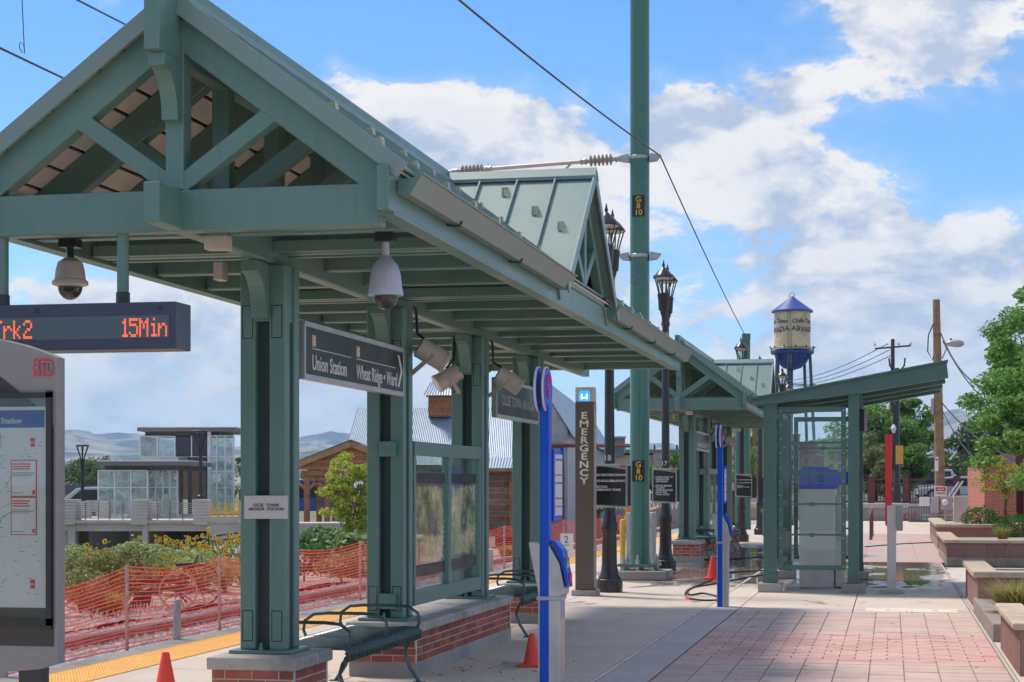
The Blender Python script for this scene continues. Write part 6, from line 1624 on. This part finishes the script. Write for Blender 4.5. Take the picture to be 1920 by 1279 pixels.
def mill():
    D = 80; R = croot('white_mill', 1000, 1000, D, 'tall white clapboard mill with steep grey metal roof behind the brown tower', 'building')
    ap, e = CA(996, 695, D), CA(1064, 806, D); w = e.x - ap.x; L = 50
    P = [(ap.x - w, -1), (ap.x + w, -1), (ap.x + w, e.z), (ap.x, ap.z - .05), (ap.x - w, e.z)]
    MB().prism(P, 'y', D, D + L).build('body', pm('clapboard white', (.55, .55, .58), .7, 0, .25, 1.5, streak=.4), R)
    for k in range(46):
        z = .1 + k * .16
        f = 1 if z < e.z else max(.05, 1 - (z - e.z) / (ap.z - e.z)); MB().box(ap.x - w * f, ap.x + w * f, D - .025, D, z, z + .145).build('plank', MATS['clapboard white'], R)
    for s in (-1, 1): corrugated(R, (ap.x, D - .3, ap.z + .06), (ap.x, D + L, ap.z + .06), (ap.x + s * (w + .25), D + L, e.z - .3), (ap.x + s * (w + .25), D - .3, e.z - .3), 40, .02)
    MB().tube([(ap.x + w * .55, D - .1, CA(0, 836, D).z), (ap.x + w + 3, D - .1, CA(0, 836, D).z)], .09, 6).build('conveyor_beam', pm('rust steel', (.25, .10, .06), .7), R)
    MB().tube([(ap.x + w * .93, D - .08, e.z - .4), (ap.x + w * .93, D - .08, 0)], .05, 6).build('downpipe', STEEL, R)
    R.rotation_euler.z = TH - .104 * .9
mill()
f2 = croot('long_store', 1200, 920, 150, 'long tan store with grey upper storey beyond the track', 'building')
TAN = pm('stucco tan', (.50, .42, .31), .85, 0, .15, .4); GRY = pm('siding grey', (.20, .215, .23), .8)
cbox(f2, 1128, 853, 1276, 925, 150, 25, 'wall', TAN); cbox(f2, 1126, 846, 1170, 856, 149.6, 25, 'parapet', GRY); cbox(f2, 1139, 820, 1172, 846, 152, 14, 'upper_storey', GRY); cbox(f2, 1137, 818, 1174, 821, 151.8, 15, 'upper_roof', STEEL)
cbox(f2, 1172, 843, 1280, 850, 149.7, 26, 'cornice', pm('cornice green', (.18, .22, .20), .8)); cbox(f2, 1225, 850, 1276, 925, 149.5, 4, 'side_wall', pm('stucco grey', (.42, .37, .32), .85))
for px in (1213, 1226, 1268): cbox(f2, px, 834, px + 3, 844, 152, .3, 'vent_pipe', BLACK)
cbox(f2, 1208, 832, 1216, 843, 153, 1, 'turret', GRY)
f3 = croot('yellow_apartments', 1480, 915, 200, 'yellow and brick apartment block behind the second shelter', 'building')
YA = pm('stucco yellow', (.62, .44, .16), .85, 0, .1, .3)
for (x0, x1, y0, m_) in ((1376, 1410, 822, BW), (1410, 1450, 800, YA), (1450, 1500, 818, pm('stucco cream', (.55, .48, .36), .85)), (1500, 1545, 832, BW), (1545, 1592, 826, YA)):
    w_ = cbox(f3, x0, y0, x1, 925, 200 + RN.uniform(0, 1), 18, 'wing', m_); cbox(f3, x0 - 1, y0 - 4, x1 + 1, y0, 199.3, 19, 'roof', GRY)
    for i in range(2):
        for j in range(4):
            px = x0 + (x1 - x0) * (.22 + .38 * i); py = y0 + 8 + 18 * j; cbox(f3, px, py, px + 7, py + 10, 199.2, .5, 'window', pm('far window', (.07, .09, .11), .15))
f4 = croot('low_wall', 1200, 985, 55, 'white picket enclosure behind the netting', 'fence')
for k in range(22): cbox(f4, 1120 + 7 * k, 918, 1122 + 7 * k, 955, 58, .05, 'picket', WHITE)
for y in (922, 940): cbox(f4, 1118, y, 1276, y + 2.5, 57.9, .06, 'rail', WHITE)
wb = root('waste_bins', (-5.4, 64, 0), 'green litter bin beyond the second shelter', 'bin')
MB().box(-4.0, -3.3, 58.2, 58.8, .1, .85).build('slats', GREEN, wb, .01); MB().box(-4.05, -3.25, 58.15, 58.85, .85, .95).build('lid', GREEN, wb, .01)

# ---------------------------------------------------------------- garden: sunflowers, shrubs, old plough
PETAL = pm('petal', (.98, .60, .015), .6, 0, .15, 30); DISC = pm('flower disc', (.05, .025, .012), .9)
SFL = leafmat('sunflower leaves', (.22, .30, .10), (.50, .55, .26), 3, .4)
fm = MB()
for k in range(13):
    a = 2 * pi * k / 13; c, s = math.cos(a), math.sin(a); fm._a([(.014 * c, .014 * s, 0), (.034 * c - .010 * s, .034 * s + .010 * c, .004), (.058 * c, .058 * s, -.003), (.034 * c + .010 * s, .034 * s - .010 * c, .004)], [(0, 1, 2, 3)])
flower = fm.mesh('flower_head'); flower.materials.append(PETAL); flower.materials.append(DISC)
bmv = len(flower.vertices)
def flower_mesh():
    f = MB(); f.v = list(fm.v); f.f = list(fm.f); k0 = len(f.f); f.lathe([(.0155, .003), (.014, .010), (.004, .012)], 10); me = f.mesh('flower_head'); me.materials.append(PETAL); me.materials.append(DISC)
    for i, p in enumerate(me.polygons): p.material_index = 1 if i >= k0 else 0
    return me
FL = flower_mesh()
def sunflower(px, D, top, seed, nf, label, spread=.45, leaves=150, group='wild sunflowers in the garden'):
    rn = random.Random(seed); rs = np.random.default_rng(seed)
    g = at(px, 1000, D); x, y = g.x, g.y; z0 = gz(max(min(x, -11.1), -24), y); zt = EYE + (910 - top) / 3400 * D
    R = root('sunflower_plant', (x, y, z0), label, 'sunflower', group); h = zt - z0; mb = MB(); P = []; heads = []
    for k in range(nf):
        a = rn.uniform(0, 2 * pi); rd = spread * rn.uniform(.15, 1); hh = h * rn.uniform(.45, .97) if k else h
        e = Vector((x + rd * math.cos(a), y + rd * math.sin(a), z0 + hh)); m_ = Vector((x + rd * .35 * math.cos(a), y + rd * .35 * math.sin(a), z0 + hh * .55))
        mb.tube([(x, y, z0 - .05), m_, e], [.012, .008, .005], 5); heads.append(e)
        for j in range(leaves // nf):
            u = rn.uniform(.15, .97); q = (Vector((x, y, z0)).lerp(m_, u * 2) if u < .5 else m_.lerp(e, u * 2 - 1)); P.append((q.x + rn.gauss(0, .07), q.y + rn.gauss(0, .07), q.z + rn.gauss(0, .05)))
    mb.build('stems', pm('stem green', (.20, .24, .10), .8), R); leaf_cloud('leaves', SFL, R, np.array(P), .085, rs, .1, 1.5)
    for e in heads:
        d = Vector((rn.uniform(-.6, .9), -1.0, rn.uniform(-.1, .5))); o = inst(FL, 'flower_head', R, e, d.to_track_quat('Z', 'Y').to_euler(), scale=(rn.uniform(.7, 1.05),) * 3)
spots = [(128, 33, 1022, 6, 'near'), (152, 34, 1028, 7, 0), (175, 33, 1015, 6, 0), (222, 35, 1008, 7, 0), (214, 36, 1030, 5, 0), (255, 36, 1022, 7, 0), (282, 35, 1030, 8, 0), (306, 36, 1005, 12, 0), (326, 35, 1010, 12, 0), (345, 36, 1007, 11, 0), (368, 35, 1012, 12, 0), (392, 36, 1001, 11, 0), (415, 35, 992, 12, 0), (432, 36, 1000, 10, 0), (300, 33, 1040, 9, 0), (340, 33.5, 1042, 9, 0), (380, 34, 1040, 9, 0), (420, 34, 1036, 9, 0), (455, 35, 1000, 8, 0), (480, 36, 1005, 8, 0), (585, 44, 998, 5, 1), (606, 44, 990, 5, 1), (634, 44, 1002, 5, 1), (668, 43, 1006, 5, 1), (690, 43, 1010, 4, 1)]
for i, (px, D, top, nf, kd) in enumerate(spots): sunflower(px, D, top, 300 + i, nf + 7, 'wild sunflower in the drift behind the netting left of the plaque column' if kd != 1 else 'wild sunflower in the patch below the pavilion', .42 if kd != 1 else .3, 150 if kd != 1 else 90, 'wild sunflowers in the garden' if kd != 1 else 'sunflowers below the pavilion')
def mound(name, px, py, D, rx_, ry_, rz_, mat, n, leaf, label, seed, cat='shrub', elong=2.0, up=-.4):
    c = at(px, py, D); rs = np.random.default_rng(seed); R = root(name, (c.x, c.y, c.z - rz_), label, cat)
    g = rs.normal(size=(n, 3)); g /= np.linalg.norm(g, axis=1)[:, None]; g *= (rs.uniform(.3, 1, n) ** .5)[:, None]; g *= (1 + .25 * np.sin(g[:, :1] * 6 + seed) * np.cos(g[:, 1:2] * 5))
    leaf_cloud('foliage', mat, R, g * np.array([rx_, ry_, rz_]) + np.array(c), leaf, rs, up, elong); MB().tube([(c.x, c.y, c.z - rz_ - .1), (c.x, c.y, c.z)], .02, 5).build('stem', BARK, R)
LDRY = leafmat('dry shrub leaves', (.13, .19, .05), (.42, .36, .15), 2, .3, (.50, .24, .18)); LSQ = leafmat('squash leaves', (.14, .26, .09), (.34, .46, .22), 2, .35)
mound('dry_shrub', 185, 1084, 29, .62, .5, .42, LDRY, 4200, .07, 'brown and green dry shrub behind the netting at left', 81, up=-.5); mound('dry_shrub', 235, 1074, 30, .45, .4, .42, LDRY, 2600, .07, 'second dry shrub next to the old plough', 82)
mound('dry_shrub', 150, 1100, 27.5, .4, .4, .3, LDRY, 1800, .06, 'low dry shrub beside the kiosk edge', 83)
mound('squash_plant', 605, 1018, 42, .62, .5, .34, LSQ, 1100, .19, 'broad-leaved pale green plant below the pavilion', 84, 'plant', 1.15); mound('squash_plant', 655, 1022, 41, .45, .4, .28, LSQ, 700, .17, 'broad-leaved plant at the foot of the young tree', 85, 'plant', 1.2)
mound('garden_weed', 570, 1050, 34, .5, .4, .3, LFS, 900, .09, 'green weeds behind the netting right of the plaque column', 86, 'plant'); mound('garden_weed', 640, 1062, 33, .5, .5, .22, LDRY, 1200, .08, 'dry reddish weeds behind the netting below the pavilion', 87, 'plant'); mound('garden_weed', 690, 1055, 33, .5, .5, .3, LDRY, 1100, .08, 'dry weeds beside the second column', 88, 'plant')
mound('garden_weed', 255, 1040, 33, .5, .4, .25, SFL, 1600, .08, 'grey-green weeds behind the plough', 89, 'plant'); mound('garden_weed', 390, 1065, 32, .6, .5, .25, SFL, 1800, .08, 'grey-green weeds right of the plough wheel', 90, 'plant'); mound('garden_weed', 330, 1058, 34, .9, .5, .28, SFL, 2600, .08, 'grey-green foliage drift behind the plough wheels', 91, 'plant')
mound('garden_weed', 130, 1052, 33, .6, .5, .3, SFL, 1800, .08, 'grey-green weeds at the kiosk edge', 92, 'plant')
for i, (px, py, D) in enumerate(((170, 1150, 25.5), (205, 1160, 25), (1000, 1040, 45), (950, 1050, 42))):
    D0 = 2.03 * 3400 / (py - 910) ; g = at(px, py, D0); grass_tuft(g.x, g.y, -.32, .42, .5, 900, ('dry grass clump behind the netting beside the kiosk', 'second dry grass clump behind the netting', 'grass clump by the barn', 'grass clump by the barn corner')[i], 200 + i, (GD, GB))
# white blossoms
mb = MB(); 
for k in range(500):
    px, py = RN.uniform(125, 310), RN.uniform(1125, 1165); g = at(px, py, 2.0 * 3400 / (py - 910)); mb.lathe([(.008, -.25 + RN.uniform(-.02, .12)), (.002, -.24)], 4, (g.x, g.y, 0))
for v in range(0): pass
tag(mb.build('white_blossoms', WHITE), 'tiny white blossoms in the garden edge', 'flowers', kind='stuff')
def plough():
    D = 29; c = at(335, 1108, D); R = root('old_plough', (c.x, c.y, c.z - .33), 'rusty two-wheeled antique farm plough among the sunflowers', 'plough'); RU = pm('rusty iron', (.15, .07, .05), .8, 0, .4, 8, col2=(.08, .045, .04)); TYR = pm('wheel band', (.56, .40, .28), .7)
    for (px, py, dd, rd, nm) in ((334, 1108, D, .31, TYR), (374, 1098, D + 1.3, .36, RU)):
        q = at(px, py, dd); M = Matrix.Rotation(TH + .15, 3, 'Z') @ Matrix.Rotation(pi / 2, 3, 'X')
        w = MB().lathe([(rd - .03, -.03), (rd, -.03), (rd, .03), (rd - .03, .03), (rd - .03, -.03)], 36, q, M).build('wheel', nm, R, smooth=True)
        MB().lathe([(.05, -.07), (.05, .07)], 12, q, M).build('hub', RU, w)
        for k in range(10): a = k * 2 * pi / 10; MB().tube([q, q + M @ Vector(((rd - .02) * math.cos(a), (rd - .02) * math.sin(a), 0))], .009, 5).build('spoke', RU, w)
    a, b_ = at(334, 1108, D), at(374, 1098, D + 1.3); MB().tube([a, b_], .025, 8).build('axle', RU, R)
    MB().bar(at(225, 1093, D + .3), at(340, 1090, D + .5), .05, .08).build('beam', RU, R); MB().bar(at(250, 1118, D), at(335, 1100, D), .03, .05).build('draw_bar', RU, R)
    MB().tube([at(350, 1088, D + .6), at(363, 1060, D + .7), at(372, 1040, D + .7)], .014, 6).build('lever', RU, R); s_ = at(345, 1062, D + .6); MB().lathe([(.02, -.02), (.12, 0), (.15, .05), (.14, .06), (.02, .02)], 14, s_).build('seat', RU, R, smooth=True); MB().tube([s_, at(348, 1095, D + .6)], .015, 6).build('seat_spring', RU, R)
    MB().prism([(c.x - .9, c.z - .3), (c.x - .5, c.z - .28), (c.x - .45, c.z + .05), (c.x - .7, c.z - .05)], 'y', c.y - .03, c.y + .03).build('share', RU, R)
plough()

# ---------------------------------------------------------------- the worker bending behind the pole
def worker():
    bx, by = at(1188, 1000, 37.5).x, at(1188, 1000, 37.5).y; zg = 0.0
    R = root('person', (bx, by, zg), 'worker in a yellow and orange safety vest bending behind the green pole', 'person')
    J = {'pel': (-.10, 0, .86), 'spine': (-.06, 0, 1.02), 'chest': (.0, 0, 1.18), 'neck': (-.10, -.02, 1.33), 'head': (-.20, -.03, 1.43), 'head2': (-.25, -.03, 1.50), 'shl': (.02, .18, 1.25), 'ell': (.30, .2, 1.20), 'hal': (.55, .12, 1.27), 'shr': (.02, -.18, 1.25), 'elr': (.28, -.2, 1.16), 'har': (.52, -.12, 1.24),
         'hil': (-.10, .10, .84), 'knl': (-.02, .12, .48), 'anl': (-.12, .12, .08), 'tol': (.08, .12, .03), 'hir': (-.10, -.10, .84), 'knr': (.02, -.12, .48), 'anr': (-.06, -.12, .08), 'tor': (.14, -.12, .03)}
    E_ = [('pel', 'spine'), ('spine', 'chest'), ('chest', 'neck'), ('neck', 'head'), ('head', 'head2'), ('chest', 'shl'), ('shl', 'ell'), ('ell', 'hal'), ('chest', 'shr'), ('shr', 'elr'), ('elr', 'har'), ('pel', 'hil'), ('hil', 'knl'), ('knl', 'anl'), ('anl', 'tol'), ('pel', 'hir'), ('hir', 'knr'), ('knr', 'anr'), ('anr', 'tor')]
    rad = {'pel': .15, 'spine': .14, 'chest': .16, 'neck': .06, 'head': .095, 'head2': .085, 'shl': .075, 'shr': .075, 'ell': .05, 'elr': .05, 'hal': .035, 'har': .035, 'hil': .1, 'hir': .1, 'knl': .065, 'knr': .065, 'anl': .045, 'anr': .045, 'tol': .04, 'tor': .04}
    ks = list(J); me = bpy.data.meshes.new('body'); me.from_pydata([J[k] for k in ks], [(ks.index(a), ks.index(b_)) for a, b_ in E_], [])
    ob = bpy.data.objects.new('body', me); COL.objects.link(ob); ob.parent = R
    md = ob.modifiers.new('skin', 'SKIN'); sv = me.skin_vertices[0].data
    for i, k in enumerate(ks): sv[i].radius = (rad[k], rad[k])
    sv[0].use_root = True; ob.modifiers.new('sub', 'SUBSURF').render_levels = 2
    m = bpy.data.materials.new('worker'); m.use_nodes = True; t = NT(m.node_tree); tc = t.new('ShaderNodeTexCoord'); sp = t.new('ShaderNodeSeparateXYZ'); t.l.new(tc.outputs['Object'], sp.inputs[0]); z = sp.outputs[2]; x = sp.outputs[0]
    col = t.mix(t.m('GREATER_THAN', z, .88), (.05, .06, .10, 1), (.75, .55, .06, 1))
    col = t.mix(t.m('GREATER_THAN', t.m('ABSOLUTE', sp.outputs[1]), .11), col, (.85, .20, .05, 1))
    col = t.mix(t.m('LESS_THAN', z, .88), col, (.05, .06, .10, 1))
    col = t.mix(t.m('GREATER_THAN', x, .16), col, (.52, .30, .22, 1)); col = t.mix(t.m('GREATER_THAN', z, 1.36), col, (.55, .32, .24, 1))
    t.l.new(col, t.n['Principled BSDF'].inputs['Base Color']); t.n['Principled BSDF'].inputs['Roughness'].default_value = .7; me.materials.append(m)
    hm = MB().lathe([(.125, 0), (.12, .03), (.105, .08), (.06, .12), (.01, .13)], 18, (bx - .25, by - .03, zg + 1.49)).build('cap', pm('cap cloth', (.55, .40, .30), .8), R, smooth=True)
    for s in (-.12, .12): 
        h_ = Vector((bx + .55, by + s, zg + 1.27 - (.03 if s < 0 else 0)))
        for k in range(4): MB().tube([h_ + Vector((0, (k - 1.5) * .02, 0)), h_ + Vector((.06, (k - 1.5) * .02, -.005)), h_ + Vector((.085, (k - 1.5) * .019, -.04))], .009, 6).build('finger', pm('skin', (.52, .30, .22), .6), R, smooth=True)
        MB().tube([h_ + Vector((-.02, .03, 0)), h_ + Vector((.03, .05, -.02)), h_ + Vector((.06, .035, -.04))], .010, 6).build('thumb', pm('skin', (.52, .30, .22), .6), R, smooth=True)
worker()

# ---------------------------------------------------------------- haze
hz = MB().box(-13200, 13200, -13200, 13200, -4, 640).build('haze', None); hz['kind'] = 'stuff'; hz['label'] = 'thin blue summer haze over the valley'
hm_ = bpy.data.materials.new('haze air'); hm_.use_nodes = True; t = NT(hm_.node_tree); t.n.remove(t.n['Principled BSDF'])
pv = t.new('ShaderNodeVolumePrincipled'); pv.inputs['Color'].default_value = (.40, .66, 1, 1); pv.inputs['Density'].default_value = 7.5e-5; pv.inputs['Anisotropy'].default_value = .0
t.l.new(pv.outputs[0], t.n['Material Output'].inputs['Volume']); hz.data.materials.append(hm_)

# lettering becomes plain mesh
bpy.context.view_layer.update(); dg = bpy.context.evaluated_depsgraph_get()
for o in [o for o in COL.objects if o.type == 'FONT']:
    me = bpy.data.meshes.new_from_object(o.evaluated_get(dg)); me.name = o.name; n = o.name; p = o.parent
    q = bpy.data.objects.new(n, me); COL.objects.link(q); q.parent = p; q.location = o.location; q.rotation_euler = o.rotation_euler; q.scale = o.scale
    bpy.data.objects.remove(o); q.name = n
